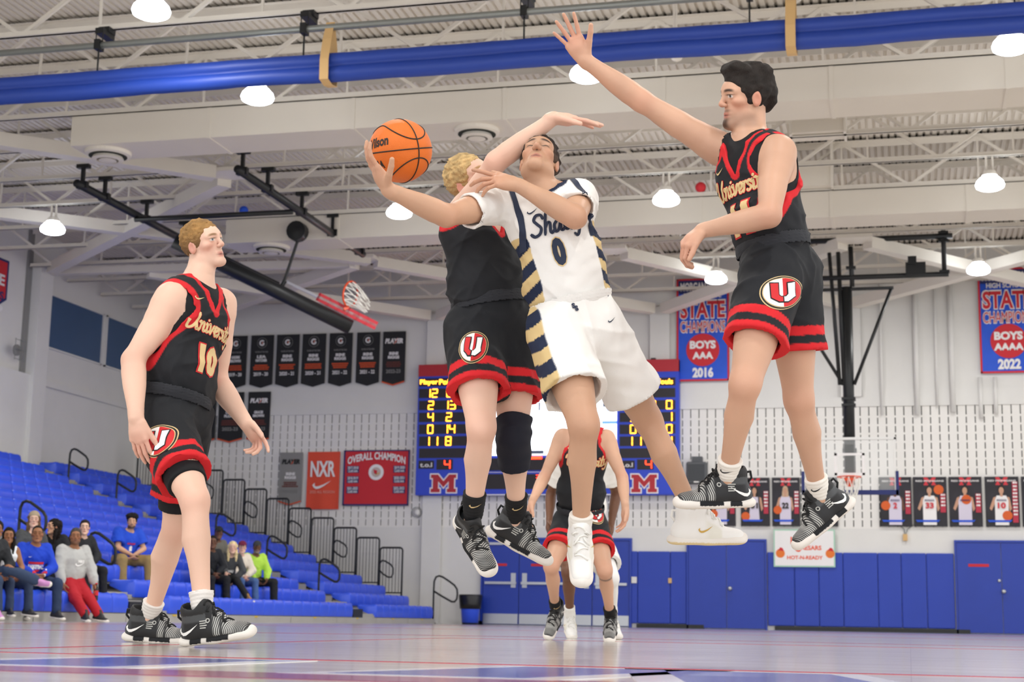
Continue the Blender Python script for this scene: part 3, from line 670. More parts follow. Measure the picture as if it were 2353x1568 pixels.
MB().plate([(cx-.02, cz-.08), (cx+.1, cz-.04), (cx+.09, cz+.0), (cx+.0, cz-.03)], TY-.006, .003).build('badge_gold', M_tan, t)
for sx in (0, 1):
    for k in range(3):
        xa = x0+.09 if not sx else x1-.41; za = z1-.56-.26*k
        MB().plate(rect(xa, za, xa+.32, za+.17), TY, .002).build('list_ground', M_navyp, t)
        text_wall('list_line', ('2017-2018', '2018-2019', '2021-2022')[k] if not sx else ('2019-2020', '2020-2021', '2022-2023')[k], (xa+.02, za+.09, xa+.3, za+.16), TY-.003, M_white, t)
        text_wall('list_line', 'CLASS AAA', (xa+.03, za+.01, xa+.29, za+.075), TY-.003, M_white, t)
def state_banner(x0, x1, z1, z0, grade, year, lab):
    t = thing('state_banner', ((x0+x1)/2, BY, z0), lab, 'banner'); w = x1-x0; H = z1-z0
    cloth('cloth', x0, x1, z1, z0, 0.0, BY, M_bannerblue, t, wave=0.02)
    b = MB()
    for q in (rect(x0-.01, z0-.01, x0+.035, z1+.01), rect(x1-.035, z0-.01, x1+.01, z1+.01), rect(x0, z0-.01, x1, z0+.035), rect(x0, z1-.035, x1, z1+.01)): b.plate(q, BY-.03, .008)
    b.build('border', M_red, t); Y = BY-0.036
    f = lambda a, c: (x0+w*.07, z1-H*c, x1-w*.07, z1-H*a)
    MB().plate(rect(x0+.04, z1-H*.145, x1-.04, z1-.04), Y+.003, .003).build('heading_ground', M_navyp, t)
    text_wall('town', 'MORGANTOWN', f(.035, .12), Y, M_white, t, bold=.04)
    text_wall('school', 'HIGH SCHOOL', (x0+w*.14, z1-H*.19, x1-w*.14, z1-H*.14), Y, M_white, t, bold=.03)
    text_wall('state_edge', 'STATE', (x0+w*.05, z1-H*.40, x1-w*.05, z1-H*.205), Y, M_white, t, bold=.075)
    text_wall('state', 'STATE', (x0+w*.07, z1-H*.39, x1-w*.07, z1-H*.22), Y-.005, M_red, t, bold=.03)
    text_wall('champions_edge', 'CHAMPIONS', (x0+w*.06, z1-H*.535, x1-w*.06, z1-H*.41), Y, M_white, t, bold=.055)
    text_wall('champions', 'CHAMPIONS', (x0+w*.07, z1-H*.525, x1-w*.07, z1-H*.42), Y-.005, M_red, t, bold=.0)
    MB().plate(disc((x0+x1)/2, z1-H*.70, w*.32), Y, .003).build('ball_disc', M_red, t)
    text_wall('boys', 'BOYS', (x0+w*.25, z1-H*.69, x1-w*.25, z1-H*.61), Y-.005, M_white, t, bold=.05)
    text_wall('grade', grade, (x0+w*.3 if len(grade) == 3 else x0+w*.24, z1-H*.79, x1-w*.3 if len(grade) == 3 else x1-w*.24, z1-H*.72), Y-.005, M_white, t, bold=.05)
    text_wall('year', year, (x0+w*.3, z1-H*.97, x1-w*.3, z1-H*.87), Y, M_white, t, bold=.05)
state_banner(-5.33, -4.07, 8.42, 5.9, 'AAA', '2016', 'blue state champions banner hung just above the scoreboard\'s end')
state_banner(1.75, 3.02, 8.42, 5.95, 'AAAA', '2022', 'blue state champions banner hung among white wall pipes')
# partly seen red and blue banner on the left wall
BYL = onX(0, 650, WX+.05)
yb = onX(20, 650, WX+.05)[1]
t = thing('side_banner', (WX+.05, yb-.9, 6.4), 'red pennant banner with blue edge on the left wall', 'banner')
zt, zb_ = onX(22, 600, WX+.05)[2], onX(18, 690, WX+.05)[2]
pts = [(yb, zt), (yb, zb_), (yb-.85, zb_-.5), (yb-1.7, zb_), (yb-1.7, zt)]
def plate_x(pts, x, th):
    n = len(pts); vs = [(x+th, a, c) for a, c in pts]+[(x, a, c) for a, c in pts]
    return vs, [tuple(range(n))[::-1], tuple(range(n, 2*n))]+[(i, (i+1) % n, (i+1) % n+n, i+n) for i in range(n)]
mesh_obj('border', *plate_x(pts, WX+.01, .02), M_navyp, t)
mesh_obj('cloth', *plate_x([(yb-.08, zt-.06), (yb-.08, zb_+.03), (yb-.85, zb_-.41), (yb-1.62, zb_+.03), (yb-1.62, zt-.06)], WX+.03, .01), M_red, t)
v, f = text_geo('STATE', .03); v = (v-v.min(0))/(v.max(0)-v.min(0))
for nm, za, zc, mm in (('STATE', .62, .36, M_white), ('CHAMPS', .95, .75, M_navyp), ('2019', 1.25, 1.06, M_white)):
    v, f = text_geo(nm, .03); v = (v-v.min(0))/(v.max(0)-v.min(0))
    mesh_obj('lettering', [(WX+.045, yb-1.5+a*1.35, zt-za+c*(za-zc)) for a, c in v], [q[::-1] for q in f], mm, t)

# ------------------------------------------------------------------ scoreboard
SY = WY-0.3
def S(a, c): p_ = onY(a, c, SY); return p_[0], p_[2]
def sbox(a, b_, c, d): p0, p1 = S(a, b_), S(c, d); return (min(p0[0], p1[0]), min(p0[1], p1[1]), max(p0[0], p1[0]), max(p0[1], p1[1]))
xl, xr = S(958, 1000)[0], S(1560, 1000)[0]; zb0, zt0 = S(1250, 1138)[1], S(960, 841)[1]
t = thing('scoreboard', ((xl+xr)/2, SY, zb0), 'large blue scoreboard with lit player points columns and a video screen', 'scoreboard')
MB().box((xl, SY, zb0), (xr, WY-0.05, zt0)).build('cabinet', M_sbblue, t)
hz = S(960, 866)[1]
h = MB().box((xl, SY-.02, hz), (xr, SY+.2, zt0+.02)).build('header', M_sbred, t)
text_wall('header_text', 'MORGANTOWN HIGH SCHOOL', (S(1033, 850)[0], hz+.06, S(1480, 850)[0], zt0-.03), SY-.02, M_white, h, bold=.02)
for i, xx in enumerate((1030, 1260, 1500)): MB().box((S(xx, 840)[0]-.06, SY+.05, zt0), (S(xx, 840)[0]+.06, SY+.15, zt0+.07)).build('bracket', M_black, h)
for side, (xa, xb, cols, lab) in enumerate(((963, 1096, (989, 1031, 1082), None), (1424, 1552, (1455, 1500, 1538), None))):
    pn = MB().box((S(xa, 1000)[0]-.05, SY-.012, zb0+.02), (S(xb, 1000)[0]+.05, SY, hz-.05)).build('stat_panel', M_sbblue, t)
    q = sbox(xa, 889, xb, 868); MB().plate(rect(*q), SY-.012, .006).build('title_cell', M_cell, pn)
    w = (q[2]-q[0])/3
    if side == 0:
        text_wall('title', 'Player', (q[0]+.03, q[1]+.02, q[0]+w*1.0, q[3]-.03), SY-.02, M_led, pn); text_wall('title', 'Points', (q[0]+w*1.06, q[1]+.04, q[0]+w*2.05, q[3]-.03), SY-.02, M_led, pn); text_wall('title', 'Fouls', (q[0]+w*2.15, q[1]+.04, q[2]-.02, q[3]-.03), SY-.02, M_led, pn)
    else:
        text_wall('title', 'Player', (q[0]+.03, q[1]+.02, q[0]+w*.9, q[3]-.03), SY-.02, M_led, pn); text_wall('title', 'Points', (q[0]+w*1.0, q[1]+.04, q[0]+w*1.95, q[3]-.03), SY-.02, M_led, pn); text_wall('title', 'Fouls', (q[0]+w*2.05, q[1]+.04, q[2]-.06, q[3]-.03), SY-.02, M_led, pn)
    vals = ((('12', '6', '0'), ('2', '13', '2'), ('4', '2', '1'), ('0', '14', '0'), ('11', '8', '0'), ('', '', '')), (('', '', ''), ('2', '9', '0'), ('3', '5', '1'), ('0', '4', '0'), ('11', '0', '1'), ('', '', '')))[side]
    for r_ in range(6):
        ya_, yb_ = 892+27.6*r_, 892+27.6*(r_+1)-4
        q = sbox(xa, yb_, xb, ya_); MB().plate(rect(*q), SY-.012, .006).build('row_cell', M_cell, pn)
        for ci, s_ in enumerate(vals[r_]):
            if not s_: continue
            cw = .15*len(s_)+.035*(len(s_)-1); xc = S(cols[ci], 1000)[0]
            digits('led_digit', s_, (xc-cw/2-(.02 if s_ == '11' else 0), q[1]+.008, xc+cw/2+(.04 if s_ == '11' else 0), q[3]-.006), SY-.018, M_led, pn)
    q = sbox(xa-1, 1078, xa+35, 1059); MB().plate(rect(*q), SY-.012, .006).build('timeout_cell', M_cell, pn)
    text_wall('timeout_label', 't.o.l', (q[0]+.04, q[1]+.04, q[2]-.05, q[3]-.05), SY-.02, M_white, pn)
    q = sbox(xa+40, 1080, xa+78, 1056); MB().plate(rect(*q), SY-.012, .006).build('timeout_value_cell', M_cell, pn)
    digits('led_digit', '4', (q[0]+.2, q[1]+.02, q[0]+.36, q[3]-.02), SY-.018, M_ledred, pn)
    q = sbox(xa+27, 1132, xa+86, 1091)
    mo = block_m(*q)
    MB().plate(outline(mo, .03), SY-.012, .006).build('logo_edge', M_white, pn); MB().plate(mo, SY-.018, .006).build('logo_m', M_sbred, pn)
q = sbox(1098, 1048, 1418, 872)
sc = MB().box((q[0], SY-.03, q[1]), (q[2], SY, q[3])).build('video_screen', mat('screen_white', '#f4f8ff', 0.4, emit='#eef4ff', estr=1.1), t)
pb = mat('screen_blue', '#5a86e0', 0.4, emit='#5a86e0', estr=0.8); pdk = mat('screen_dark', '#303a50', 0.4, emit='#404a60', estr=0.4)
for (a, c, e, g, m_) in ((1384, 975, 1418, 968, pb), (1390, 1010, 1416, 1002, pb), (1395, 945, 1412, 935, pb), (1238, 944, 1242, 925, pdk), (1263, 944, 1270, 925, pdk), (1386, 936, 1392, 926, pdk), (1215, 1044, 1250, 1036, pdk), (1216, 1058-2, 1246, 1049, M_ledred), (1150, 960, 1156, 945, pdk)):
    MB().plate(rect(*sbox(a, c, e, g)), SY-.03, .004).build('screen_picture', m_, sc)
MB().plate(rect(*sbox(1098, 1082, 1418, 1052)), SY-.0, .03).build('sponsor_strip', M_cell, t)
lp = MB().plate(rect(*sbox(1092, 1138, 1420, 1084)), SY, .03).build('score_panel', M_sbblue, t)
b = MB()
for q in (sbox(1092, 1087, 1420, 1084), sbox(1092, 1139, 1420, 1136), sbox(1417, 1138, 1420, 1084)): b.plate(rect(*q), SY-.03, .006)
b.build('panel_edge', M_white, lp)
for a in (1110, 1205, 1330):
    MB().plate(rect(*sbox(a, 1125, a+62, 1090)), SY-.03, .006).build('score_cell', M_cell, lp)
for a, s_ in ((1108, '2'), (1232, '3'), (1345, '4')): digits('led_digit', s_, sbox(a, 1106, a+9, 1092), SY-.036, M_ledred, lp)
MB().plate(disc(*S(1252, 1114), .05), SY-.036, .006).build('led_dot', M_ledred, lp)

# ------------------------------------------------------------------ posters, sign, speaker
PY = WY-.07
def PX(a, c): p_ = onY(a, c, PY); return p_[0]
posters = [(1628, 1690, '10', 'skin', 'poster of a player partly hidden behind the hanging speaker side'), (1702, 1768, '31', 'skin', 'poster of a player in a white 31 jersey holding a ball low'), (1774, 1838, '22', 'skin', 'poster of a long-haired player in a white 22 jersey'), (1850, 1925, '12', 'skin', 'poster behind the glass backboard under the orange rim'), (2022, 2095, '2', 'dark', 'poster of a player in a white jersey numbered 2 in red'), (2099, 2176, '33', 'skin', 'poster of a player in a white 33 jersey holding a ball up'), (2181, 2257, '', 'skin', 'poster of a player covering his chest with the ball'), (2264, 2342, '10', 'skin', 'poster of a player in a sleeveless white jersey with tall red name strip'), (2348, 2425, '5', 'skin', 'poster beside the tall red name strip, above the far door')]
for i, (a, c, num, sk, lab) in enumerate(posters):
    x0, x1 = PX(a, 1150), PX(c, 1150); z0, z1 = 2.41, 3.55; w = x1-x0; h = z1-z0; cx = (x0+x1)/2
    t = thing('player_poster', (cx, PY, z0), lab, 'poster', 'player posters on the far wall')
    MB().box((x0, PY, z0), (x1, WY-.005, z1)).build('poster_board', M_postbg, t)
    L = [0]
    def pl(nm, pts, m_): L[0] += 1; MB().plate(pts, PY-.002*L[0]+.002, .002).build(nm, m_, t)
    mo = block_m(cx-w*.18, z1-h*.17, cx+w*.18, z1-h*.01); pl('logo_m', mo, M_padred)
    text_wall('team_name', 'RED MOHIGANS', (x0+w*.08, z1-h*.1, x1-w*.08, z1-h*.065), PY-.004, M_white, t)
    S_ = M_skinp2 if sk == 'dark' else M_skinp
    hz_ = z0+h*(.72 if i != 4 else .68); hc = cx-w*.02
    pl('arm_left', [(hc-w*.17, z0+h*.6), (hc-w*.24, z0+h*.58), (hc-w*.36, z0+h*.36), (hc-w*.3, z0+h*.32), (hc-w*.18, z0+h*.48)], S_)
    pl('arm_right', [(hc+w*.17, z0+h*.6), (hc+w*.24, z0+h*.58), (hc+w*.3, z0+h*.36), (hc+w*.24, z0+h*.3), (hc+w*.18, z0+h*.48)], S_)
    if i == 1: pl('jersey', [(hc-w*.12, z0+h*.62), (hc+w*.12, z0+h*.62), (hc+w*.18, z0+h*.1), (hc-w*.2, z0+h*.1)], mat('print_lilac', '#d9d2e4', .7))
    else: pl('jersey', [(hc-w*.2, z0+h*.52), (hc-w*.14, z0+h*.62), (hc+w*.14, z0+h*.62), (hc+w*.2, z0+h*.52), (hc+w*.2, z0+h*.03), (hc-w*.2, z0+h*.03)], M_white if i % 2 else mat('print_lilac', '#d9d2e4', .7))
    pl('hair', disc(hc, hz_+h*.025, w*.1, h*.085, 14), M_hairp if i not in (2,) else mat('print_blond', '#c7a98c', .7))
    if i in (1, 2): pl('long_hair', [(hc-w*.11, hz_), (hc+w*.11, hz_), (hc+w*.12, hz_-h*.12), (hc-w*.12, hz_-h*.12)], M_hairp if i == 1 else MATS['print_blond'])
    pl('neck', rect(hc-w*.04, z0+h*.6, hc+w*.04, hz_), S_)
    pl('face', disc(hc, hz_, w*.075, h*.07, 14), S_)
    bp = {0: (-.3, .25), 1: (-.33, .2), 2: (-.3, .33), 3: (.1, .3), 4: (-.32, .42), 5: (.26, .74), 6: (.02, .54), 7: (.14, .22), 8: (0, .3)}[i]
    pl('ball', disc(cx+w*bp[0], z0+h*bp[1], w*.15, w*.15, 16), M_ball_p)
    if num and i != 6: text_wall('number', num, (hc-w*.06*len(num), z0+h*.36, hc+w*.06*len(num), z0+h*.48), PY-.03, M_padred if i > 3 else M_hairp, t, bold=.04)
    if i >= 4: text_wall('team_word', 'MOHIGANS', (hc-w*.14, z0+h*.51, hc+w*.14, z0+h*.545), PY-.03, M_navyp, t)
    pl('court_line', [(x0+w*.1, z0+h*.09), (x0+w*.72, z0+h*.09), (x0+w*.78, z0+h*.13), (x0+w*.05, z0+h*.13)], M_bannerblue)
    xr0 = x1-w*.2; zz = (z0+h*.25, z0+h*.72) if i < 5 else ((z0+h*.28, z0+h*.66) if i < 7 else (z0+h*.08, z0+h*.9))
    pl('name_strip', rect(xr0, zz[0], x1-w*.04, zz[1]), mat('strip_red', '#b8344a', .7))
    small_lines(xr0+.01, x1-w*.05, zz[1]-.05, t, M_white, int((zz[1]-zz[0])/.09), .04, .08, y=PY-.034)
x0, x1 = PX(1778, 1260), PX(1919, 1260); z0, z1 = onY(1778, 1303, PY-.05)[2], onY(1778, 1217, PY-.05)[2]
t = thing('pizza_sign', ((x0+x1)/2, PY, z0), 'white sign with green edge and red lettering hung over the blue pads', 'sign')
MB().box((x0, WY-.12, z0), (x1, WY-.09, z1)).build('sign_edge', mat('edge_green', '#a9d4bd', .6), t)
MB().box((x0+.03, WY-.125, z0+.03), (x1-.03, WY-.12, z1-.03)).build('sign_face', M_white, t)
w, h = x1-x0, z1-z0; Y = WY-.125
text_wall('word', 'L', (x0+w*.28, z1-h*.4, x0+w*.35, z1-h*.2), Y, M_rim, t, bold=.04); text_wall('word', 'ITTLE', (x0+w*.35, z1-h*.32, x0+w*.55, z1-h*.22), Y, M_rim, t, bold=.03)
text_wall('word', 'C', (x0+w*.35, z1-h*.6, x0+w*.44, z1-h*.4), Y, M_rim, t, bold=.04); text_wall('word', 'AESARS', (x0+w*.44, z1-h*.55, x0+w*.78, z1-h*.43), Y, M_rim, t, bold=.03)
text_wall('slogan', 'HOT-N-READY', (x0+w*.22, z1-h*.8, x0+w*.8, z1-h*.7), Y, M_rim, t, bold=.03)
for fx in (.11, .92):
    MB().plate(disc(x0+w*fx, z0+h*.36, h*.12), Y, .003).build('ball_mark', mat('mark_orange', '#e8792c', .6), t)
    MB().plate([(x0+w*fx-h*.06, z0+h*.44), (x0+w*fx+h*.1, z0+h*.42), (x0+w*fx+h*.06, z0+h*.5), (x0+w*fx-.0, z0+h*.52)], Y-.003, .003).build('ball_mark_top', M_red, t)
x0, z1 = U(1577, 1062, WY-.3); x1, z0 = U(1625, 1112, WY-.3)
t = thing('wall_speaker', ((x0+x1)/2, WY-.2, z0), 'dark grey loudspeaker bracketed to the slotted wall', 'speaker')
dg = mat('speaker_grey', '#55585c', .6)
o = bpy.data.objects.new('cabinet', soft_box_mesh(x1-x0, .28, z1-z0, .05, 3)); o.data.materials.append(dg); link(o, t); o.location = Vector(((x0+x1)/2, WY-.24, (z0+z1)/2))-wloc(t); WL[o.name] = Vector((0, 0, 0))
MB().box((x0+.05, WY-.385, z0+.06), (x1-.05, WY-.38, z1-.06)).build('grille', mat('grille_grey', '#45484c', .8), t)
MB().box(((x0+x1)/2-.12, WY-.3, z1), ((x0+x1)/2+.12, WY-.06, z1+.13)).build('bracket', dg, t)
MB().plate(rect((x0+x1)/2-.06, z0+.02, (x0+x1)/2+.06, z0+.05), WY-.386, .004).build('badge', M_wall2, t)
# exit light cage and junction box on the wall
gx, gz = U(958, 1178); t = thing('wall_light_cage', (gx, WY-.08, gz-.12), 'small round light in a wire cage by the scoreboard corner', 'light')
MB().lathe((gx, WY, gz), [(.09, 0), (.1, -.04), (.06, -.09), (.02, -.1)], 16, 'y').build('globe', M_wall2, t, smooth=True)
for k in range(3): MB().tube([(gx+.13*math.cos(a), WY-.04-.06*k*.5, gz+.13*math.sin(a)) for a in np.linspace(0, 2*math.pi, 15)[:-1]], .004, 5, closed=True).build('cage_wire', M_pipe, t)
jx, jz = U(2080, 1236); tag(MB().box((jx-.05, WY-.08, jz-.07), (jx+.05, WY, jz+.08)).build('junction_box', M_tan), 'small tan junction box under the posters', 'junction box')
tag(MB().tube([(jx, WY-.03, jz+.08), (jx-.02, WY-.03, jz+.2), (jx-.15, WY-.03, jz+.3)], .012, 6).tube([(jx+.02, WY-.03, jz+.08), (jx+.06, WY-.03, jz+.2), (jx+.2, WY-.03, jz+.3)], .012, 6).build('cable', M_pipe), 'grey cable rising from the tan junction box', 'cable')
cxx, czz = onX(37, 805, WX+.2)[1:]; t = thing('clock_cage', (WX+.2, cxx, czz-.2), 'small round clock in a wire cage on the left wall', 'clock')
MB().lathe((WX+.19, cxx, czz), [(.13, 0), (.13, .05), (.1, .06)], 18, 'x').build('clock', M_greytext, t); 
for s in (-1, 0, 1): MB().tube([(WX+.3, cxx+s*.2, czz-.25), (WX+.3, cxx+s*.2, czz+.25)], .008, 5).tube([(WX+.3, cxx-.22, czz+s*.22), (WX+.3, cxx+.22, czz+s*.22)], .008, 5).build('cage_wire', M_pipe, t)

# ------------------------------------------------------------------ waste bin
p_ = onZ(1080, 1438, 0.0); bx, by = U(1080, 1436, WY-.6)[0], WY-.6
t = thing('waste_bin', (bx, by, 0), 'blue waste bin with a black liner by the double doors', 'bin')
MB().lathe((bx, by, .04), [(.2, 0), (.23, .35), (.25, .5)], 20).build('bin_body', M_seat, t, smooth=True)
MB().lathe((bx, by, .37), [(.255, 0), (.27, .12), (.285, .3), (.28, .34), (.24, .33), (.22, .1)], 20).build('liner', mat('liner_black', '#17181a', .35, bump=.8, bscale=14), t, smooth=True)
MB().lathe((bx, by, .0), [(.18, 0), (.2, .04)], 16).build('dolly', M_black, t)

# ------------------------------------------------------------------ far basket hung from the roof
HX, HY = CXC, 32.3
t = thing('hanging_basket', (HX, HY, 2.7), 'glass basketball backboard hung from a black roof frame at the far end', 'basket')
zb1, zt1 = 2.78, 3.88
MB().box((HX-.915, HY, zb1), (HX+.915, HY+.03, zt1)).build('backboard', M_glass, t)
fr = MB()
for q in (rect(HX-.92, zt1-.04, HX+.92, zt1+.01), rect(HX-.92, zb1, HX-.88, zt1), rect(HX+.88, zb1, HX+.92, zt1)): fr.plate(q, HY+.05, .07)
fr.build('board_frame', mat('frame_white', '#e8e8e6', .5), t)
b = MB()
for q in (rect(HX-.95, zb1-.05, HX+.95, zb1+.04), rect(HX-.96, zb1-.05, HX-.9, zb1+.42), rect(HX+.9, zb1-.05, HX+.96, zb1+.42)): b.plate(q, HY+.06, .1)
b.build('board_padding', M_navyp, t)
b = MB()
for q in (rect(HX-.3, 3.12, HX-.25, 3.57), rect(HX+.25, 3.12, HX+.3, 3.57), rect(HX-.3, 3.52, HX+.3, 3.57), rect(HX-.3, 3.12, HX+.3, 3.17)): b.plate(q, HY, .004)
b.build('target_square', M_white, t)
RZ = 3.05; ang = [2*math.pi*k/28 for k in range(28)]
rm = MB().tube([(HX+.23*math.cos(a), HY-.38+.23*math.sin(a), RZ) for a in ang], .012, 8, closed=True).build('rim', M_rim, t, smooth=True)
MB().box((HX-.1, HY-.16, RZ-.05), (HX+.1, HY, RZ+.01)).box((HX-.07, HY-.04, RZ-.16), (HX+.07, HY, RZ)).build('rim_bracket', M_rim, rm)
b = MB(); 
for k in range(12):
    a0 = 2*math.pi*k/12
    for s in (-1, 1):
        pts = [(HX+(.23-.1*u)*math.cos(a0+s*u*.52), HY-.38+(.23-.1*u)*math.sin(a0+s*u*.52), RZ-.01-.42*u) for u in np.linspace(0, 1, 6)]
        b.tube(pts, .006, 4)
b.build('net', M_net, rm)
MB().tube([(HX, HY+.25, 3.2), (HX, HY-.1+.35, 7.05)], .115, 14).build('mast', M_black, t, smooth=True)
MB().box((HX-.14, HY+.1, 3.6), (HX+.14, HY+.4, 3.68)).box((HX-.14, HY+.1, 4.55), (HX+.14, HY+.4, 4.6)).box((HX-.14, HY+.1, 4.68), (HX+.14, HY+.4, 4.73)).box((HX-.09, HY+.03, 2.95), (HX+.09, HY+.3, 3.75)).build('mast_clamp', M_black, t)
b = MB()
yy = HY+.2
for a, c, r_ in (((-2.3, 8.05), (1.05, 8.05), .06), ((-2.1, 7.25), (.95, 7.25), .055), ((-2.4, 7.0), (-.15, 7.0), .035), ((-2.35, 6.98), (-1.2, 5.0), .035), ((-.2, 6.98), (-.98, 5.0), .035), ((-1.45, 8.02), (-1.27, 5.0), .04), ((-1.26, 8.02), (-1.18, 5.0), .045), ((.87, 8.75), (.87, 7.22), .05), ((-1.0, 7.9), (-.98, 7.05), .05), ((-2.2, 8.75), (-2.2, 7.22), .05)):
    MB().tube([(a[0], yy, a[1]), (c[0], yy, c[1])], r_, 8).build('frame_tube', M_black, t, smooth=True)
MB().box((.1, yy-.12, 7.24), (.5, yy+.12, 7.5)).box((.15, yy-.16, 7.45), (.32, yy+.1, 7.62)).build('winch', M_black, t)
for a, c in ((.87, 7.3), (.87, 7.95), (.87, 8.12), (.87, 8.4), (-1.0, 7.45)): MB().box((a-.1, yy-.06, c-.03), (a+.1, yy+.06, c+.03)).build('clamp', M_black, t)

# ------------------------------------------------------------------ side basket folded up under the roof
t = thing('folded_basket', (-12.5, 27.5, 5.5), 'side basket with red padded board folded up under the roof', 'basket')
def on_joist_pipe(xp, y0, y1, hang):
    MB().tube([(xp, y0, 7.6), (xp, y1, 7.6)], .075, 10).build('roof_pipe', M_black, t, smooth=True)
    for y in hang:
        hg = MB().box((xp-.03, y-.03, 7.6), (xp+.03, y+.03, 7.95)).box((xp-.12, y-.05, 7.93), (xp+.12, y+.05, 8.0)).box((xp-.1, y-.05, 7.55), (xp+.1, y+.05, 7.68)).build('pipe_hanger', M_black, t)
on_joist_pipe(-14.1, 24.1, 30.2, (24.3, 25.1, 26.74, 28.4, 30.0))
on_joist_pipe(-10.9, 23.8, 30.2, (24.0, 25.1, 26.74, 28.4, 30.0))
MB().tube([(-14.1, 26.3, 7.5), (-10.9, 26.3, 7.5)], .05, 8).build('cross_pipe', M_black, t, smooth=True)
m0 = onY(400, 553, 27.2); m1 = onY(805, 752, 29.2)
MB().tube([m0, m1], .15, 14).build('mast', M_black, t, smooth=True)
a0 = onY(415, 545, 27.3); a1 = onY(640, 655, 28.5); MB().tube([a0, a1], .06, 8).build('brace', M_black, t, smooth=True)
c0 = onY(690, 535, 28.4); c1 = onY(652, 650, 28.5); MB().tube([c0, c1], .03, 6).build('cable', M_black, t)
MB().lathe((c0[0]-.02, c0[1]-.1, c0[2]), [(.05, -.12), (.2, -.1), (.2, .1), (.05, .12)], 16, 'y').build('winch', M_black, t)
a2 = onY(655, 645, 28.5); a3 = onY(640, 672, 28.5); MB().tube([a2, a3, onY(632, 652, 28.4)], .05, 8).build('pulley_arm', M_black, t)
B0, B1 = onY(733, 686, 29.0), onY(864, 752, 29.4); Bk = onY(657, 650, 29.9)
e1 = B1-B0; e2 = (Bk-B0); nrm = np.cross(e2, e1); nrm /= np.linalg.norm(nrm)
if nrm[2] < 0: nrm = -nrm
def slab(o0, ea, eb, n_, th): 
    p0 = [o0, o0+ea, o0+ea+eb, o0+eb]; vs = p0+[q+n_*th for q in p0]; return vs, [(0,1,2,3),(7,6,5,4),(0,4,5,1),(1,5,6,2),(2,6,7,3),(3,7,4,0)]
bd = mesh_obj('board', *slab(B0, e1, e2, nrm, .05), M_white, t)
mesh_obj('board_pad', *slab(B0-nrm*.06, e1, e2*.06, nrm, .17), M_padred, bd)
for k in range(1, 6): mesh_obj('pad_seam', *slab(B0-nrm*.065+e1*(k/6-.006), e1*.012, e2*.065, nrm, .18), mat('seam_dark', '#a01f2e', .6), bd)
rc = onY(812, 684, 29.2); ra = onY(800, 650, 29.2)-rc; 
rn = e1/np.linalg.norm(e1); rv = onY(803, 645, 29.2)-onY(795, 705, 29.2); rv /= np.linalg.norm(rv); rd = np.cross(rn, rv)
rcc = onY(805, 676, 29.2)
rm = MB().tube([rcc+.26*math.cos(a)*rv+.26*math.sin(a)*np.array((.25, .9, .1)) for a in ang], .02, 8, closed=True).build('rim', M_rim, t, smooth=True)
MB().beam(rcc-.26*rv, onY(790, 712, 29.15), .06, .06).build('rim_bracket', M_rim, rm)
b = MB(); dn = onY(842, 690, 29.3)-rcc; uu = np.array((.25, .9, .1))
for k in range(12):
    a0 = 2*math.pi*k/12
    for s in (-1, 1):
        b.tube([rcc+(.26-.12*u)*(math.cos(a0+s*u*.52)*rv+math.sin(a0+s*u*.52)*uu)+dn*u+np.array((0, 0, -.12*u*u)) for u in np.linspace(0, 1, 6)], .011, 4)
b.build('net', M_net, rm)
# ------------------------------------------------------------------ implicit-surface modeller for bodies and clothes
V3 = lambda *a: np.array(a, dtype=np.float64)
def nrm(v): v = np.asarray(v, float); return v/max(np.linalg.norm(v), 1e-9)
class Limb:
    """tapered limb a->b with a radius profile; k>1 flattens it along w"""
    def __init__(s, a, b, prof, w=None, k=1.0):
        s.a = np.asarray(a, float); s.b = np.asarray(b, float); s.prof = prof if hasattr(prof, '__len__') else [(0, prof), (1, prof)]
        if not hasattr(s.prof[0], '__len__'): s.prof = [(i/(len(s.prof)-1), r) for i, r in enumerate(s.prof)]
        s.w = None if w is None else nrm(w); s.k = k; s.R = max(r for _, r in s.prof)*(1 if k >= 1 else 1/k)
    def box(s): return np.minimum(s.a, s.b)-s.R, np.maximum(s.a, s.b)+s.R
    def ev(s, X, Y, Z):
        d = s.b-s.a; L2 = max(d@d, 1e-12)
        px, py, pz = X-s.a[0], Y-s.a[1], Z-s.a[2]
        t = np.clip((px*d[0]+py*d[1]+pz*d[2])/L2, 0, 1)
        qx, qy, qz = px-t*d[0], py-t*d[1], pz-t*d[2]
        D2 = qx*qx+qy*qy+qz*qz
        if s.w is not None: c = qx*s.w[0]+qy*s.w[1]+qz*s.w[2]; D2 = D2+(s.k*s.k-1)*c*c
        ts = [p[0] for p in s.prof]; rs = [p[1] for p in s.prof]
        r = rs[0]+(rs[1]-rs[0])*t if len(rs) == 2 else np.interp(t, ts, rs)
        return np.sqrt(np.maximum(D2, 0))-r
class Ell:
    def __init__(s, c, ax, r):
        s.c = np.asarray(c, float); s.ax = [nrm(a) for a in ax]; s.r = r
    def box(s): R_ = max(s.r); return s.c-R_, s.c+R_
    def ev(s, X, Y, Z):
        px, py, pz = X-s.c[0], Y-s.c[1], Z-s.c[2]; k0 = 0; k1 = 0
        for a, r in zip(s.ax, s.r):
            q = px*a[0]+py*a[1]+pz*a[2]; k0 = k0+(q/r)**2; k1 = k1+(q/(r*r))**2
        k0 = np.sqrt(k0); k1 = np.sqrt(np.maximum(k1, 1e-12)); return k0*(k0-1)/k1
class Half:
    """half space: inside where (p-c).n < 0"""
    def __init__(s, c, n): s.c = np.asarray(c, float); s.n = nrm(n)
    def box(s): return V3(-1e3, -1e3, -1e3), V3(1e3, 1e3, 1e3)
    def ev(s, X, Y, Z): return (X-s.c[0])*s.n[0]+(Y-s.c[1])*s.n[1]+(Z-s.c[2])*s.n[2]
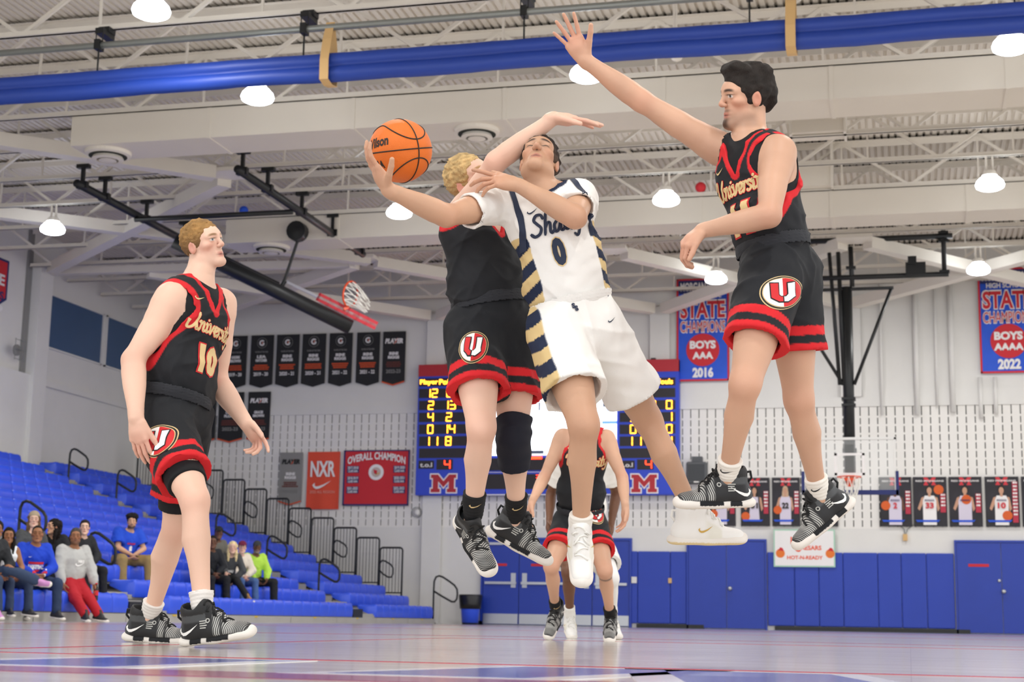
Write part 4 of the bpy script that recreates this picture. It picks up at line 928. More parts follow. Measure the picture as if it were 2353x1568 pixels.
def smin(a, b, k):
    if k <= 0: return np.minimum(a, b)
    h = np.clip(k-np.abs(a-b), 0, None)/k; return np.minimum(a, b)-h*h*k*0.25
class Grp:
    """list of (op, prim, k): op '+', '-', '&'"""
    def __init__(s, items): s.items = items
    def box(s):
        bs = [p.box() for o, p, k in s.items if o == '+']; return np.min([b[0] for b in bs], 0), np.max([b[1] for b in bs], 0)
    def ev(s, X, Y, Z):
        d = None
        for o, p, k in s.items:
            e = p.ev(X, Y, Z)
            if d is None: d = e
            elif o == '+': d = smin(d, e, k)
            elif o == '-': d = -smin(-d, e, k)
            else: d = -smin(-d, -e, k)
        return d
def wrinkle(P_, amp, freq, seed, axis=None, squash=3.0):
    rs = np.random.RandomState(seed); X, Y, Z = P_; o = 0
    for i in range(5):
        d = rs.randn(3); d /= np.linalg.norm(d)
        if axis is not None: d = d-axis*(d@axis)*(1-1/squash); d /= np.linalg.norm(d)
        m = rs.randn(3); m /= np.linalg.norm(m); f_ = freq*rs.uniform(.7, 1.5); ph = rs.uniform(0, 6.28, 2)
        o = o+np.sin((X*d[0]+Y*d[1]+Z*d[2])*f_+ph[0]+1.6*np.sin((X*m[0]+Y*m[1]+Z*m[2])*f_*.45+ph[1]))
    return o*amp/3
def folds(P_, amp, freq, seed, axis=None):
    """soft ridges like drawn cloth"""
    rs = np.random.RandomState(seed); X, Y, Z = P_; o = 0
    for i in range(6):
        d = rs.randn(3)
        if axis is not None: d = d+axis*np.sign(d@axis)*(.5+rs.rand())
        d /= np.linalg.norm(d); m = rs.randn(3); m /= np.linalg.norm(m); n_ = rs.randn(3); n_ /= np.linalg.norm(n_); f_ = freq*rs.uniform(.6, 1.5); ph = rs.uniform(0, 6.28, 3)
        r_ = (1-np.abs(np.sin((X*d[0]+Y*d[1]+Z*d[2])*f_*.5+ph[0]+1.1*np.sin((X*m[0]+Y*m[1]+Z*m[2])*f_*.4+ph[1]))))**2.5
        g_ = np.clip(.5+np.sin((X*n_[0]+Y*n_[1]+Z*n_[2])*f_*.35+ph[2]), 0, 1)
        o = o-r_*g_
    return (o+.9)*amp
def field_mesh(items, h, lo=None, hi=None, disp=None, smooth=1):
    """surface nets over a smooth union; returns verts, quads"""
    bs = [p.box() for o, p, k in items if o == '+']
    if lo is None: lo = np.min([b[0] for b in bs], 0)-3*h-0.02; hi = np.max([b[1] for b in bs], 0)+3*h+0.02
    lo = np.asarray(lo, float); n = np.maximum(np.ceil((np.asarray(hi)-lo)/h).astype(int)+1, 3)
    D = np.full(n, 0.09, np.float32)
    ax = [lo[i]+h*np.arange(n[i]) for i in range(3)]
    for o, p, k in items:
        b0, b1 = p.box(); m = 0.05+k
        i0 = np.clip(np.floor((b0-m-lo)/h).astype(int), 0, n-1); i1 = np.clip(np.ceil((b1+m-lo)/h).astype(int)+1, 1, n)
        if np.any(i1 <= i0):
            continue
        sl = tuple(slice(i0[i], i1[i]) for i in range(3))
        X = ax[0][sl[0]][:, None, None]; Y = ax[1][sl[1]][None, :, None]; Z = ax[2][sl[2]][None, None, :]
        e = p.ev(X, Y, Z).astype(np.float32)
        if o == '+': D[sl] = smin(D[sl], e, k)
        elif o == '-': D[sl] = -smin(-D[sl], e, k)
        else: D[sl] = -smin(-D[sl], -e, k)
    if disp is not None:
        near = np.nonzero(np.abs(D) < 0.04)
        D[near] += disp((ax[0][near[0]], ax[1][near[1]], ax[2][near[2]])).astype(np.float32)
    return nets(D, lo, h, smooth)
def nets(D, lo, h, smooth=1):
    B = D < 0
    c = [B[i:B.shape[0]-1+i, j:B.shape[1]-1+j, k:B.shape[2]-1+k] for i in (0, 1) for j in (0, 1) for k in (0, 1)]
    any_ = c[0].copy(); all_ = c[0].copy()
    for q in c[1:]: any_ |= q; all_ &= q
    act = np.nonzero(any_ & ~all_); N = len(act[0])
    if N == 0: return np.zeros((0, 3)), []
    idx = np.full(any_.shape, -1, np.int32); idx[act] = np.arange(N)
    acc = np.zeros((N, 3)); cnt = np.zeros(N)
    corner = [(i, j, k) for i in (0, 1) for j in (0, 1) for k in (0, 1)]
    val = [D[act[0]+i, act[1]+j, act[2]+k] for i, j, k in corner]
    for a in range(8):
        for b in range(a+1, 8):
            df = [corner[b][i]-corner[a][i] for i in range(3)]
            if sum(abs(x) for x in df) != 1: continue
            va, vb = val[a], val[b]; m = (va < 0) != (vb < 0)
            t = np.where(m, va/np.where(m, va-vb, 1), 0)
            for i in range(3): acc[:, i] += np.where(m, corner[a][i]+t*df[i], 0)
            cnt += m
    V = (acc/cnt[:, None]+np.stack(act, 1))*h+lo
    F_ = []
    for d in range(3):
        u, v = (d+1) % 3, (d+2) % 3
        s0 = [slice(None)]*3; s1 = [slice(None)]*3; s0[d] = slice(0, -1); s1[d] = slice(1, None)
        a_, b_ = B[tuple(s0)], B[tuple(s1)]
        e = np.nonzero(a_ != b_); e = np.stack(e, 1)
        ok = (e[:, u] > 0) & (e[:, v] > 0) & (e[:, u] < idx.shape[u]) & (e[:, v] < idx.shape[v]); e = e[ok]
        fl = a_[tuple(e.T)]
        q = []
        for du, dv in ((0, 0), (-1, 0), (-1, -1), (0, -1)):
            t = e.copy(); t[:, u] += du; t[:, v] += dv; q.append(idx[tuple(t.T)])
        q = np.stack(q, 1); q[~fl] = q[~fl][:, ::-1]; F_.append(q)
    F_ = np.concatenate(F_); F_ = F_[(F_ >= 0).all(1)]
    for _ in range(smooth):
        S_ = np.zeros_like(V); C_ = np.zeros(len(V))
        for i in range(4):
            j = (i+1) % 4
            np.add.at(S_, F_[:, i], V[F_[:, j]]); np.add.at(C_, F_[:, i], 1); np.add.at(S_, F_[:, j], V[F_[:, i]]); np.add.at(C_, F_[:, j], 1)
        V = np.where(C_[:, None] > 0, 0.5*V+0.5*S_/np.maximum(C_, 1)[:, None], V)
    return V, F_
def join_nets(parts):
    vs = []; fs = []; n = 0
    for V, F_ in parts:
        if len(V) == 0: continue
        vs.append(V); fs.append(F_+n); n += len(V)
    return np.concatenate(vs), np.concatenate(fs)
def crop(V, F_, inside):
    """keep the faces whose centre passes inside()"""
    c = V[F_].mean(1); F_ = F_[inside(c)]; u, inv = np.unique(F_, return_inverse=True)
    return V[u], inv.reshape(F_.shape)
def net_obj(name, V, F_, m, parent, colors=None, extra=None, loc=None):
    L = wloc(parent) if parent is not None else Vector(loc)
    me = bpy.data.meshes.new(name); nv, nf = len(V), len(F_)
    me.vertices.add(nv); me.vertices.foreach_set('co', (V-np.array(L)).astype(np.float32).ravel())
    me.loops.add(nf*4); me.loops.foreach_set('vertex_index', np.ascontiguousarray(F_, dtype=np.int32).ravel())
    me.polygons.add(nf); me.polygons.foreach_set('loop_start', np.arange(0, nf*4, 4, dtype=np.int32))
    me.polygons.foreach_set('use_smooth', np.ones(nf, bool)); me.update(calc_edges=True)
    if colors is not None:
        ca = me.color_attributes.new('Col', 'FLOAT_COLOR', 'POINT'); c = np.ones((nv, 4), np.float32); cs = np.clip(colors, 0, 1)
        c[:, :3] = np.where(cs <= 0.04045, cs/12.92, ((cs+0.055)/1.055)**2.4); ca.data.foreach_set('color', c.ravel())
    if extra is not None:
        at = me.attributes.new('loc', 'FLOAT_VECTOR', 'POINT'); at.data.foreach_set('vector', extra.astype(np.float32).ravel())
    me.materials.append(m); me.validate()
    o = bpy.data.objects.new(name, me); link(o, parent); WL[o.name] = Vector(L)
    if parent is None: o.location = L
    return o
def hexc(s): s = s.lstrip('#'); return np.array([int(s[i:i+2], 16)/255 for i in (0, 2, 4)])
def mixc(C_, m, col): m = np.clip(m, 0, 1)[:, None]; return C_*(1-m)+np.asarray(col)*m
def sstep(x, a, b): t = np.clip((x-a)/(b-a), 0, 1); return t*t*(3-2*t)
def bvh_of(V, F_): return BVHTree.FromPolygons([tuple(v) for v in V], [tuple(int(i) for i in f) for f in F_])
def refine2d(v, f, L):
    bm_ = bmesh.new(); vv = [bm_.verts.new((a[0], a[1], 0)) for a in v]
    for q in f:
        try: bm_.faces.new([vv[i] for i in q])
        except ValueError: pass
    bmesh.ops.triangulate(bm_, faces=bm_.faces[:])
    for _ in range(5):
        ed = [e for e in bm_.edges if e.calc_length() > L]
        if not ed: break
        bmesh.ops.subdivide_edges(bm_, edges=ed, cuts=1); bmesh.ops.triangulate(bm_, faces=[q for q in bm_.faces if len(q.verts) > 3])
    bm_.verts.ensure_lookup_table(); bm_.verts.index_update()
    V = np.array([p.co[:2] for p in bm_.verts]); F_ = [tuple(p.index for p in q.verts) for q in bm_.faces]; bm_.free(); return V, F_
def decal(name, v, f, o0, ux, uy, bv, m, parent, off=0.002, L=0.02, reach=0.35, direction=None):
    """lays a flat shape (metres, about o0) onto the surface bv, looking along -(ux x uy)"""
    if len(v) == 0: return None
    v, f = refine2d(v, f, L); ux = nrm(ux); uy = nrm(np.asarray(uy)-ux*(np.asarray(uy)@ux)); n = nrm(np.cross(ux, uy)) if direction is None else nrm(direction)
    out = []; ok = []
    for a in v:
        p = Vector(np.asarray(o0)+ux*a[0]+uy*a[1]+n*reach)
        hit, nn, i, d = bv.ray_cast(p, Vector(-n), reach*2)
        if hit is None: out.append((0, 0, 0)); ok.append(False); continue
        if nn.dot(Vector(n)) < 0: nn = -nn
        out.append(tuple(hit+nn*off)); ok.append(True)
    f = [q for q in f if all(ok[i] for i in q)]
    f = [q for q in f if max((Vector(out[q[i]])-Vector(out[q[i-1]])).length for i in range(len(q))) < 0.09]
    if not f: return None
    used = sorted({i for q in f for i in q}); mp = {i: k for k, i in enumerate(used)}
    o = mesh_obj(name, [out[i] for i in used], [tuple(mp[i] for i in q) for q in f], m, parent, smooth=True)
    if name.startswith('lettering'): o['kind'] = 'stuff'
    return o
# cursive and block strokes for lettering on shirts
STROKES = {'U': [[(-.05,.7),(.02,.95),(.14,1),(.2,.85),(.16,.4),(.24,.06),(.42,.04),(.58,.35),(.66,.98)],[(.66,.98),(.62,.4),(.68,.05),(.82,.06)]],
 'n': [[(0,.46),(.07,.54),(.09,.3),(.07,0)],[(.08,.3),(.2,.52),(.31,.48),(.32,.12),(.4,.0),(.5,.1)]], 'i': [[(0,.42),(.06,.54),(.07,.12),(.14,0),(.24,.1)],[(.08,.74),(.1,.76)]],
 'v': [[(0,.48),(.06,.54),(.13,.06),(.21,.05),(.34,.5),(.44,.44)]], 'e': [[(0,.2),(.2,.28),(.26,.45),(.15,.54),(.05,.38),(.06,.1),(.17,0),(.32,.12)]], 'r': [[(0,.45),(.07,.54),(.09,.3),(.08,0)],[(.09,.32),(.18,.52),(.3,.5)]],
 's': [[(.27,.46),(.14,.54),(.05,.42),(.17,.28),(.23,.13),(.1,0),(0,.08)]], 't': [[(.12,.9),(.08,.15),(.16,0),(.3,.1)],[(-.05,.6),(.28,.62)]],
 'y': [[(0,.5),(.04,.2),(.14,.06),(.27,.2),(.32,.54)],[(.32,.54),(.29,-.15),(.17,-.38),(.04,-.28)]], 'S': [[(.56,.8),(.48,.98),(.25,1),(.12,.78),(.28,.56),(.46,.34),(.4,.08),(.18,0),(0,.14)]],
 'h': [[(.1,1),(.06,.5),(.04,0)],[(.05,.3),(.18,.53),(.3,.48),(.31,.12),(.4,0),(.5,.1)]], 'a': [[(.34,.46),(.2,.54),(.03,.34),(.08,.04),(.22,.05),(.34,.4)],[(.36,.53),(.35,.1),(.44,0),(.54,.1)]],
 'd': [[(.34,.46),(.2,.54),(.03,.34),(.08,.04),(.22,.05),(.34,.4)],[(.38,1),(.35,.1),(.44,0),(.54,.1)]]}
ADV = dict(U=.82, n=.48, i=.22, v=.42, e=.3, r=.3, s=.3, t=.28, y=.4, S=.62, h=.48, a=.52, d=.52)
def script_word(word, height, w, shear=.18):
    v = []; f = []; x0 = 0
    for ch in word:
        for st in STROKES[ch]:
            P_ = np.array(st, float); t = np.linspace(0, len(P_)-1, (len(P_)-1)*5+1); Q = []
            for u in t:
                i = min(int(u), len(P_)-2); a = u-i; p0 = P_[max(i-1, 0)]; p1 = P_[i]; p2 = P_[i+1]; p3 = P_[min(i+2, len(P_)-1)]
                Q.append(.5*((2*p1)+(-p0+p2)*a+(2*p0-5*p1+4*p2-p3)*a*a+(-p0+3*p1-3*p2+p3)*a**3))
            Q = np.array(Q)*height; Q[:, 0] += x0*height+Q[:, 1]*shear; n = len(v)
            T = np.gradient(Q, axis=0); T /= np.maximum(np.linalg.norm(T, axis=1), 1e-9)[:, None]; Nn = np.stack([-T[:, 1], T[:, 0]], 1)
            Q[0] -= T[0]*w*.4; Q[-1] += T[-1]*w*.4
            for i in range(len(Q)): ww = w*(.5 if 0 < i < len(Q)-1 else .3); v += [tuple(Q[i]+Nn[i]*ww), tuple(Q[i]-Nn[i]*ww)]
            for i in range(len(Q)-1): f.append((n+2*i+1, n+2*i+3, n+2*i+2, n+2*i))
        x0 += ADV[ch]
    v = np.array(v); return v-np.array([(v[:, 0].min()+v[:, 0].max())/2, 0]), f
def poly2d(pts): return np.array(pts, float), [tuple(range(len(pts)))]
def ring2d(pts, inner):
    n = len(pts); return np.array(list(pts)+list(inner), float), [(i, (i+1) % n, (i+1) % n+n, i+n) for i in range(n)]
def swoosh2d(w, h): return [(p[0], p[1]) for p in swoosh(0, 0, w, h)]
def text2d(s, hgt, bold=.03, wid=None):
    v, f = text_geo(s, bold); mn, mx = v.min(0), v.max(0); q = (v-mn)/(mx-mn); asp = (mx[0]-mn[0])/(mx[1]-mn[1])
    W_ = hgt*asp if wid is None else wid; return np.stack([(q[:, 0]-.5)*W_, (q[:, 1]-.5)*hgt], 1), f
# ------------------------------------------------------------------ people
def D3(r_, u_, c_): return nrm(_r*r_+_u*u_-_f*c_)          # picture right, picture up, towards the camera
def child(p, q, L, sg):
    d = ray(*q); o = _C-np.asarray(p); a = d@d; b_ = d@o; c = o@o-L*L; D_ = b_*b_-a*c
    z = -b_/a if D_ <= 0 else (-b_+sg*math.sqrt(D_))/a
    return _C+d*z
M_skin = mat('skin', '#d9a88a', 0.48, spec=0.35, vcol=True, sss=0.06, bump=0.05, bscale=220)
M_cloth = mat('jersey_cloth', '#222222', 0.78, spec=0.3, vcol=True, bump=0.12, bscale=500)
M_hairm = mat('hair', '#332211', 0.75, spec=0.22, vcol=True, bump=0.6, bscale=260, stretch=(1, 1, 0.3))
M_shoe = None
def shoe_material():
    m = bpy.data.materials.new('shoe_knit'); m.use_nodes = True; nt = m.node_tree; b = nt.nodes['Principled BSDF']
    a = nt.nodes.new('ShaderNodeVertexColor'); a.layer_name = 'Col'
    l = nt.nodes.new('ShaderNodeAttribute'); l.attribute_name = 'loc'
    sx = nt.nodes.new('ShaderNodeSeparateXYZ'); nt.links.new(l.outputs['Vector'], sx.inputs[0])
    mu = nt.nodes.new('ShaderNodeMath'); mu.operation = 'MULTIPLY'; mu.inputs[1].default_value = 950.0; nt.links.new(sx.outputs['X'], mu.inputs[0])
    sn = nt.nodes.new('ShaderNodeMath'); sn.operation = 'SINE'; nt.links.new(mu.outputs[0], sn.inputs[0])
    gt = nt.nodes.new('ShaderNodeMath'); gt.operation = 'GREATER_THAN'; gt.inputs[1].default_value = -0.1; nt.links.new(sn.outputs[0], gt.inputs[0])
    mk = nt.nodes.new('ShaderNodeMath'); mk.operation = 'MULTIPLY'; nt.links.new(gt.outputs[0], mk.inputs[0]); nt.links.new(sx.outputs['Y'], mk.inputs[1])
    mx = nt.nodes.new('ShaderNodeMix'); mx.data_type = 'RGBA'; nt.links.new(mk.outputs[0], mx.inputs['Factor']); nt.links.new(a.outputs['Color'], mx.inputs['A'])
    mx.inputs['B'].default_value = (*lin('#d2d2ce'), 1); nt.links.new(mx.outputs['Result'], b.inputs['Base Color']); b.inputs['Roughness'].default_value = 0.6
    return m
M_shoe = shoe_material()
M_sole = mat('sole_white', '#e4dfd8', 0.55, noise=0.05, nscale=20)
M_solegum = mat('sole_gum', '#d8c08c', 0.5)
M_lace_b = mat('lace_black', '#17181a', 0.8); M_lace_w = mat('lace_white', '#ecebe6', 0.8)
M_pw = mat('decal_white', '#f2f2f0', 0.6); M_pr = mat('decal_red', '#cf2027', 0.65); M_pg = mat('decal_gold', '#dcc08a', 0.6); M_pk = mat('decal_black', '#17181b', 0.7); M_pn = mat('decal_navy', '#1a2740', 0.65); M_pgy = mat('decal_grey', '#b9b9b4', .6)

class Frame:
    def __init__(s, c, x, y, z, k=1.0): s.c = np.asarray(c, float); s.x, s.y, s.z, s.k = nrm(x), nrm(y), nrm(z), k
    def __call__(s, a, b, d): return s.c+s.k*(a*s.x+b*s.y+d*s.z)
    def loc(s, V): q = (V-s.c)/s.k; return np.stack([q@s.x, q@s.y, q@s.z], 1)
    @property
    def ax(s): return (s.x, s.y, s.z)
def frame_from(c, fwd, up, k=1.0):
    y = nrm(fwd); z = nrm(np.asarray(up)-y*(np.asarray(up)@y)); return Frame(c, np.cross(y, z), y, z, k)
def head_items(H, jaw=1.0, mouth=0.0, beard=0.0):
    k = H.k; E = lambda c, r: Ell(H(*c), H.ax, [q*k for q in r]); L_ = lambda a, b, r: Limb(H(*a), H(*b), [q*k for q in r])
    it = [('+', E((0, -.018, .036), (.075, .098, .084)), 0), ('+', E((0, .01, -.03), (.058*jaw, .074, .08)), .03*k), ('+', E((0, .05, .03), (.056, .05, .05)), .02*k),
          ('+', L_((-.045*jaw, .005, -.066), (-.014, .072, -.1), (.019, .019)), .025*k), ('+', L_((.045*jaw, .005, -.066), (.014, .072, -.1), (.02, .018)), .03*k), ('+', E((0, .074, -.1), (.021, .02, .018)), .018*k)]
    for s in (-1, 1):
        it += [('+', E((s*.046, .054, -.016), (.019, .022, .015)), .02*k), ('+', L_((s*.012, .086, .026), (s*.046, .07, .024), (.01, .008)), .014*k)]
    it += [('-', E((-.031, .104, .006), (.021, .022, .014)), .016*k), ('-', E((.031, .104, .006), (.021, .022, .014)), .016*k)]
    for s in (-1, 1): it += [('+', E((s*.031, .0735, .006), (.0155, .0135, .0125)), .004*k), ('+', L_((s*.018, .0865, .0165), (s*.044, .081, .0135), (.0045, .004)), .004*k)]
    it += [('+', E((0, .066, -.058), (.032, .021, .034)), .016*k), ('+', L_((0, .09, .014), (0, .106, -.02), (.0085, .0105)), .012*k), ('+', E((0, .106, -.024), (.012, .0115, .0095)), .008*k)]
    for s in (-1, 1): it += [('+', E((s*.0125, .097, -.028), (.0085, .01, .0075)), .007*k)]
    it += [('+', L_((-.019, .081, -.061), (.019, .081, -.061), (.006, .006)), .007*k), ('+', L_((0, .087, -.06), (0, .088, -.061), (.0075, .0075)), .008*k), ('+', L_((-.015, .081, -.0745), (.015, .081, -.0745), (.007, .007)), .007*k)]
    it += [('-', L_((-.022, .096, -.0675), (.022, .096, -.0675), (.0028, .0028)), .005*k)]
    for s in (-1, 1):
        er = Frame(H(s*.0745, -.012, -.008), H.x, nrm(H.y*.94+H.x*s*.3), H.z, 1)
        it += [('+', Ell(er.c, (er.x, er.y, er.z), (.009*k, .019*k, .031*k)), .006*k), ('-', Ell(er.c+er.x*s*.008*k+er.y*.003*k, (er.x, er.y, er.z), (.006*k, .011*k, .019*k)), .004*k)]
    return it
def face_colors(C_, V, H, P_, p):
    q = H.loc(V); x, y, z = q[:, 0], q[:, 1], q[:, 2]; ax_ = np.abs(x); hd = (z > -.13) & (np.linalg.norm(q, axis=1) < .16)
    m = lambda v: np.where(hd, v, 0)
    C_ = mixc(C_, m(.30*np.exp(-((ax_-.045)**2/.0006+(z+.025)**2/.0008))*(y > .02)), hexc(p['blush']))
    C_ = mixc(C_, m(.22*np.exp(-(x**2/.0003+(z+.028)**2/.0005))*(y > .09)), hexc(p['blush']))
    lip = np.exp(-((x/.021)**4+((z+.0675)/.0125)**4))*(y > .07); C_ = mixc(C_, m(lip*.75), hexc(p['lip']))
    C_ = mixc(C_, m(np.exp(-((x/.021)**4+((z+.0678)/.0024)**2))*(y > .07)*.7), hexc(p['lip'])*.45)
    C_ = mixc(C_, m(.5*sstep(ax_, .07, .08)*(np.abs(y+.012) < .035)*(z > -.045)*(z < .035)), hexc(p['blush']))
    br = np.exp(-(((ax_-.031)/.0185)**4+((z-.0265-.004*np.cos((ax_-.03)*70))/.0052)**4))*(y > .05); C_ = mixc(C_, m(br*.85), hexc(p['brow']))
    if p.get('eyes', 1):
        o_ = p.get('eyeopen', .0062)
        ey = (np.exp(-(((ax_-.031)/.0145)**4+((z-.006)/o_)**4)))*(y > .06); C_ = mixc(C_, m(sstep(ey, .25, .6)*.92), np.array([.86, .84, .82]))
        g = p.get('gaze', 0.0)
        for s in (-1, 1): C_ = mixc(C_, m(sstep(-np.hypot(x-s*.031-g, z-.0065), -.0064, -.0048)*(y > .06)*sstep(ey, .2, .5)), hexc(p['iris']))
        C_ = mixc(C_, m(np.exp(-(((ax_-.031)/.0165)**4+((z-.006-o_)/.0022)**2))*(y > .06)*.8), hexc(p['brow'])*.6)
    else:
        C_ = mixc(C_, m(np.exp(-(((ax_-.031)/.0155)**4+((z-.003)/.0026)**2))*(y > .06)*.8), hexc(p['brow'])*.6)
    if p.get('beard', 0): 
        bd = p['beard']*sstep(-z, .045, .085)*sstep(y, -.03, .01)*sstep(z, -.13, -.105)*(1-np.exp(-((x/.024)**4+((z+.0675)/.011)**4)))
        C_ = mixc(C_, m(bd), hexc(p['brow']))
    if p.get('goatee', 0): C_ = mixc(C_, m(p['goatee']*np.exp(-((x/.022)**4+((z+.1)/.02)**4))*(y > .05)), hexc(p['brow']))
    if p.get('stache', 0): C_ = mixc(C_, m(p['stache']*np.exp(-((x/.026)**4+((z+.05)/.0055)**4))*(y > .07)), hexc(p['brow']))
    return C_
def hair_mesh(H, style, h, seed, p):
    """cap of hair over the skull; style sets hairline, length and tuft size"""
    k = H.k; t = p.get('hair_len', .012)
    E = lambda c, r: Ell(H(*c), H.ax, [q*k for q in r])
    it = [('+', E((0, -.018, .036), (.075+t*.55, .098+t*.7, .084+t)), 0)]
    if style == 'curlytop': it += [('+', E((0, .03, .105), (.062, .07, .03)), .02*k), ('+', E((0, -.03, .11), (.06, .06, .03)), .02*k)]
    if style == 'long': 
        for s in (-1, 1): it += [('+', Limb(H(s*.07, -.02, .03), H(s*.075, .02, -.25), [.03*k, .034*k, .018*k]), .03*k)]
        it += [('+', Limb(H(0, -.07, .03), H(0, -.07, -.2), [.07*k, .06*k, .03*k]), .03*k)]
    if style == 'bun': it += [('+', E((0, -.13, .06), (.035, .035, .035)), .02*k)]
    if style == 'pony': it += [('+', Limb(H(0, -.115, .05), H(.02, -.12, -.16), [.035*k, .03*k, .015*k]), .02*k), ('+', Limb(H(.04, -.06, -.02), H(.05, .0, -.2), [.02*k, .018*k, .01*k]), .02*k)]
    if style == 'afro': it += [('+', E((0, -.015, .095), (.105, .105, .065)), .03*k)]
    if style == 'swept': it += [('+', E((0, .035, .115), (.062, .06, .032)), .025*k), ('+', E((0, -.045, .1), (.072, .075, .045)), .025*k), ('+', E((0, -.1, .02), (.06, .035, .075)), .02*k)]
    # hairline: cut the face away, and the nape
    fl = p.get('hairline', .066)
    it += [('-', Grp([('+', Limb(H(-.06, .12, fl-.075), H(.06, .12, fl-.075), [.078*k, .078*k]), 0)]), .01*k),
           ('-', E((0, .075, -.05), (.085, .088, .1)), .008*k)]
    if style != 'long':
        it += [('-', Half(H(0, 0, -.055), H.z), .008*k) if False else ('-', E((0, -.03, -.135), (.12, .12, .085)), .01*k)]
    for s in (-1, 1): it += [('-', E((s*.09, -.01, -.014), (.026, .021, .03)), .005*k)]
    amp, fr = {'short': (.004, 190), 'curlytop': (.008, 110), 'swept': (.005, 70), 'long': (.006, 140), 'bun': (.003, 160), 'pony': (.003, 160), 'afro': (.012, 120), 'buzz': (.0015, 200), 'messy': (.006, 120)}[style]
    lo = H.c-np.array([.2, .2, .36])*k; hi = H.c+np.array([.2, .2, .24])*k
    R_ = wrinkle
    return field_mesh(it, h, lo, hi, disp=lambda q: R_(q, amp*k, fr/k, seed)+R_(q, amp*.6*k, fr*2.1/k, seed+5), smooth=1)
def hand_items(w, d, n, side, curl=(15, 20, 12), spread=6, thumb=(40, 15), k=1.0, curls=None):
    """w wrist, d along the hand, n out of the palm, side towards the thumb"""
    d = nrm(d); n = nrm(np.asarray(n)-d*(np.asarray(n)@d)); s = nrm(np.cross(d, n)); s = s if s@side > 0 else -s
    it = [('+', Limb(w-d*.01*k, w+d*.05*k, [.026*k, .036*k], n, 1.45), .015*k), ('+', Limb(w+d*.03*k+s*.014*k, w+d*.082*k+s*.026*k, [.022*k, .0155*k], n, 1.1), .012*k), ('+', Limb(w+d*.03*k-s*.014*k, w+d*.076*k-s*.028*k, [.02*k, .014*k], n, 1.1), .012*k), ('+', Limb(w+d*.04*k, w+d*.084*k, [.025*k, .019*k], n, 1.35), .012*k)]
    base = [(.086, .0285, .044, .027, .021, .0092), (.09, .0095, .049, .031, .022, .0095), (.087, -.0095, .045, .029, .022, .0091), (.079, -.0275, .035, .022, .019, .0082)]
    for i, (b0, sx, l1, l2, l3, r_) in enumerate(base):
        cu = (curls[i] if curls else curl); a = R((1.5-i)*spread); dd = nrm(d*math.cos(a)+s*math.sin(a)); p = w+d*b0*k+s*sx*k; th = 0
        it.append(('+', Limb(w+d*.06*k+s*sx*k*.8, p, [r_*1.1*k, r_*1.08*k]), .006*k))
        for j, (l, c_) in enumerate(zip((l1, l2, l3), cu)):
            th += R(c_); q = p+k*l*(dd*math.cos(th)+n*math.sin(th)); it.append(('+', Limb(p, q, [r_*k*(1-.07*j), r_*k*(.93-.1*j)]), .0025*k)); p = q
    a = R(thumb[0]); td = nrm(d*math.cos(a)+s*math.sin(a)+n*.25); p = w+d*.022*k+s*.024*k; q = p+td*.044*k
    it.append(('+', Limb(p, q, [.016*k, .0125*k]), .008*k)); b_ = R(thumb[1])
    t2 = nrm(td*math.cos(b_)+nrm(d*.6+n*.6)*math.sin(b_)); q2 = q+t2*.034*k; it.append(('+', Limb(q, q2, [.0118*k, .0108*k]), .003*k)); q3 = q2+nrm(t2+d*.2)*.026*k; it.append(('+', Limb(q2, q3, [.0108*k, .009*k]), .003*k))
    return it
def axes_of(J):
    up = nrm(J['neck']-J['pel']); lat = J['shL']-J['shR']; lat = nrm(lat-up*(lat@up)); fw = nrm(np.cross(lat, up))
    hl = nrm(J['hipL']-J['hipR']); up2 = nrm(up-hl*(up@hl)); fp = nrm(np.cross(hl, up2))
    return up, lat, fw, hl, up2, fp
def torso_items(J, s=1.0, g=1.0, off=0.0, arms=True, bust=0.0):
    up, lat, fw, hl, up2, fp = axes_of(J); P0, N0 = J['pel'], J['neck']; L = np.linalg.norm(N0-P0); o = off
    at = lambda t, f=0.0, l=0.0: P0+(N0-P0)*t+fw*f*s+lat*l*s
    bend = nrm(lat*.5+hl*.5); fb = nrm(fw+fp)
    it = [('+', Ell(P0-up*.01*s, (hl, fp, up2), (.152*s*g+o, .108*s*g+o, .13*s+o)), 0),
          ('+', Ell(at(.32), (bend, fb, up), (.132*s*g+o, .098*s*g+o, .15*s+o)), .06*s),
          ('+', Ell(at(.66, .004), (lat, fw, up), (.156*s*g+o, .112*s*g+o, .19*s+o)), .06*s),
          ('+', Ell(at(.80, -.008), (lat, fw, up), (.16*s*g+o, .098*s+o, .12*s+o)), .05*s)]
    m = .5*(J['shR']+J['shL'])
    for k, sg in (('shR', -1), ('shL', 1)):
        sh = J[k]; it += [('+', Limb(at(.9, -.015), sh-(sh-m)*.1, [.06*s+o, .054*s+o]), .05*s), ('+', Limb(at(1.02, -.02), sh-(sh-m)*.25+up*.012*s, [.044*s+o, .034*s+o]), .03*s),
               ('+', Ell(at(.74, .062, sg*.072), (lat, fw, up), (.072*s+o, .04*s+o, .065*s+o)), .03*s)]
    if bust: it += [('+', Ell(at(.66, .09, sg*.07), (lat, fw, up), (.06*s+o, .055*s*bust+o, .06*s+o)), .03*s) for sg in (-1, 1)]
    return it
ARM_U = [(0, .051), (.3, .047), (.55, .0455), (.8, .040), (1, .0375)]
ARM_F = [(0, .0385), (.2, .0425), (.45, .039), (.75, .030), (1, .0255)]
LEG_T = [(0, .086), (.2, .082), (.5, .071), (.8, .0555), (1, .048)]
LEG_S = [(0, .0475), (.12, .0455), (.35, .0435), (.62, .035), (.85, .0285), (1, .032)]
def sc(prof, k, off=0.0): return [(t, r*k+off) for t, r in prof]
